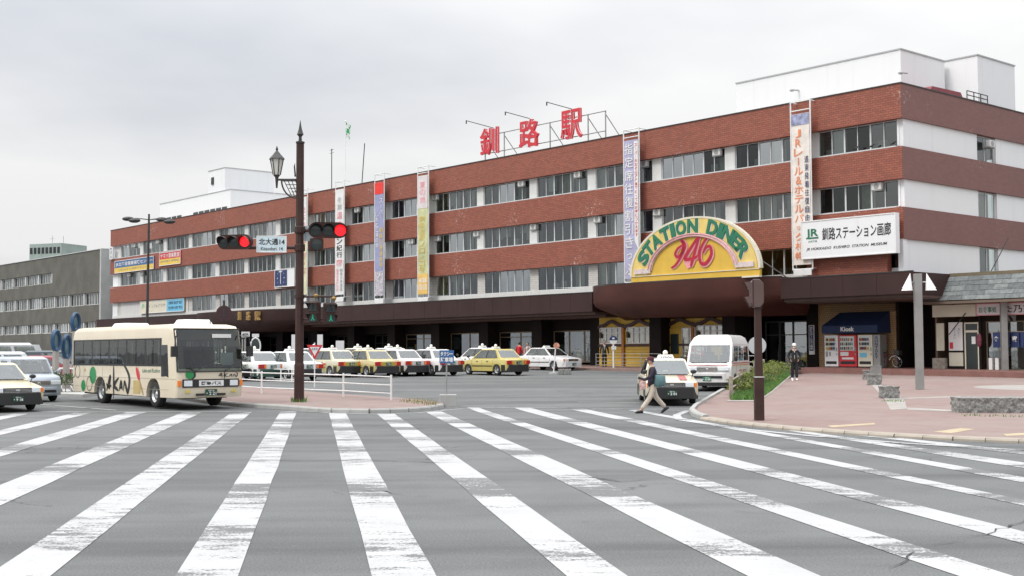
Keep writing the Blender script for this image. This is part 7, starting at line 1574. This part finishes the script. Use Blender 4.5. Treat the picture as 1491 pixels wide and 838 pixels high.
def grass(name, poly, n, e, hmin, hmax, mat, seed=2):
    random.seed(seed); q = MB(); xs_ = [p.x for p in poly]; ys_ = [p.y for p in poly]
    def inside(x, y):
        c = False; j = len(poly) - 1
        for i in range(len(poly)):
            if (poly[i].y > y) != (poly[j].y > y) and x < (poly[j].x - poly[i].x) * (y - poly[i].y) / (poly[j].y - poly[i].y) + poly[i].x: c = not c
            j = i
        return c
    k = 0
    while k < n:
        x, y = random.uniform(min(xs_), max(xs_)), random.uniform(min(ys_), max(ys_))
        if not inside(x, y): continue
        k += 1; z = gz(y) + e; h = random.uniform(hmin, hmax); a = random.uniform(0, 6.28); w = .012; lx_, ly_ = random.uniform(-.5, .5) * h, random.uniform(-.5, .5) * h
        q.add([(x - w * math.cos(a), y - w * math.sin(a), z), (x + w * math.cos(a), y + w * math.sin(a), z), (x + lx_, y + ly_, z + h)], [(0, 1, 2)])
    o = q.obj(name, mat); return stuff(o)
gp = [G(a, b_, PR) for a, b_ in ((1063, 582), (1104, 582), (1122, 570), (1150, 546), (1146, 540), (1118, 539), (1095, 546))]
soil = struct(sheet('planter_soil', gp, PR + .007, pm('soil', (.075, .09, .035), .95, var=.3, vs=3)))
grass('grass', gp, 26000, PR + .007, .08, .24, GR)
edge = struct(sheet('planter_edge', [G(a, b_, PR) for a, b_ in ((1058, 583.6), (1104, 583.6), (1124, 571), (1152, 547), (1150, 546), (1122, 569.5), (1103.5, 582), (1060, 582))], PR + .012, M['lgran']))
SG = 'yellow green shrubs in the planter'
for i, (a, b_, rx, ry, h) in enumerate(((1078, 573, .75, .9, .72), (1094, 566, .85, 1.1, .85), (1106, 559, .9, 1.3, .95), (1120, 552, 1.0, 1.5, 1.0), (1133, 547, 1.1, 1.8, .95), (1116, 545, 1.1, 1.8, 1.1))):
    shrub(G(a, b_, PR), rx * .82, ry * .82, h * .82, ('yellow green shrub beside the front stake of the planter fence', 'yellow green shrub behind the signal post in the planter', 'yellow green shrub in the middle of the planter', 'yellow green shrub in front of the orange stand', 'yellow green shrub at the far tip of the planter', 'yellow green shrub below the pale round sign')[i], LG, 1700, SG, 20 + i, .045)
shrub(G(95, 570, .1), 1.0, .5, .95, 'dark green shrub below the blue ring sculptures', LD, 1500, None, 31); shrub(G(111, 570, .1), .8, .5, .8, 'green shrub tucked behind the rear of the bus', LD, 900, None, 32)
w1 = [G(a, b_, .13) for a, b_ in ((575, 583), (630, 590.5), (642, 589), (632, 585), (600, 582))]; grass('weeds', w1, 190, .13, .05, .20, DRY, 5)
w2 = [G(a, b_, .13) for a, b_ in ((424, 585), (447, 585), (447, 581), (424, 581))]; grass('weeds', w2, 160, .13, .05, .2, GR, 6)
for poly, nm in (([(1284, 579.5), (1316, 580.5), (1316, 582), (1284, 581.5)], 8), ([(1400, 600), (1491, 602), (1491, 604), (1400, 602)], 9)):
    grass('weeds', [G(a, b_, .13) for a, b_ in poly], 70 if nm > 7 else 25, PR, .03, .10, GR, nm)
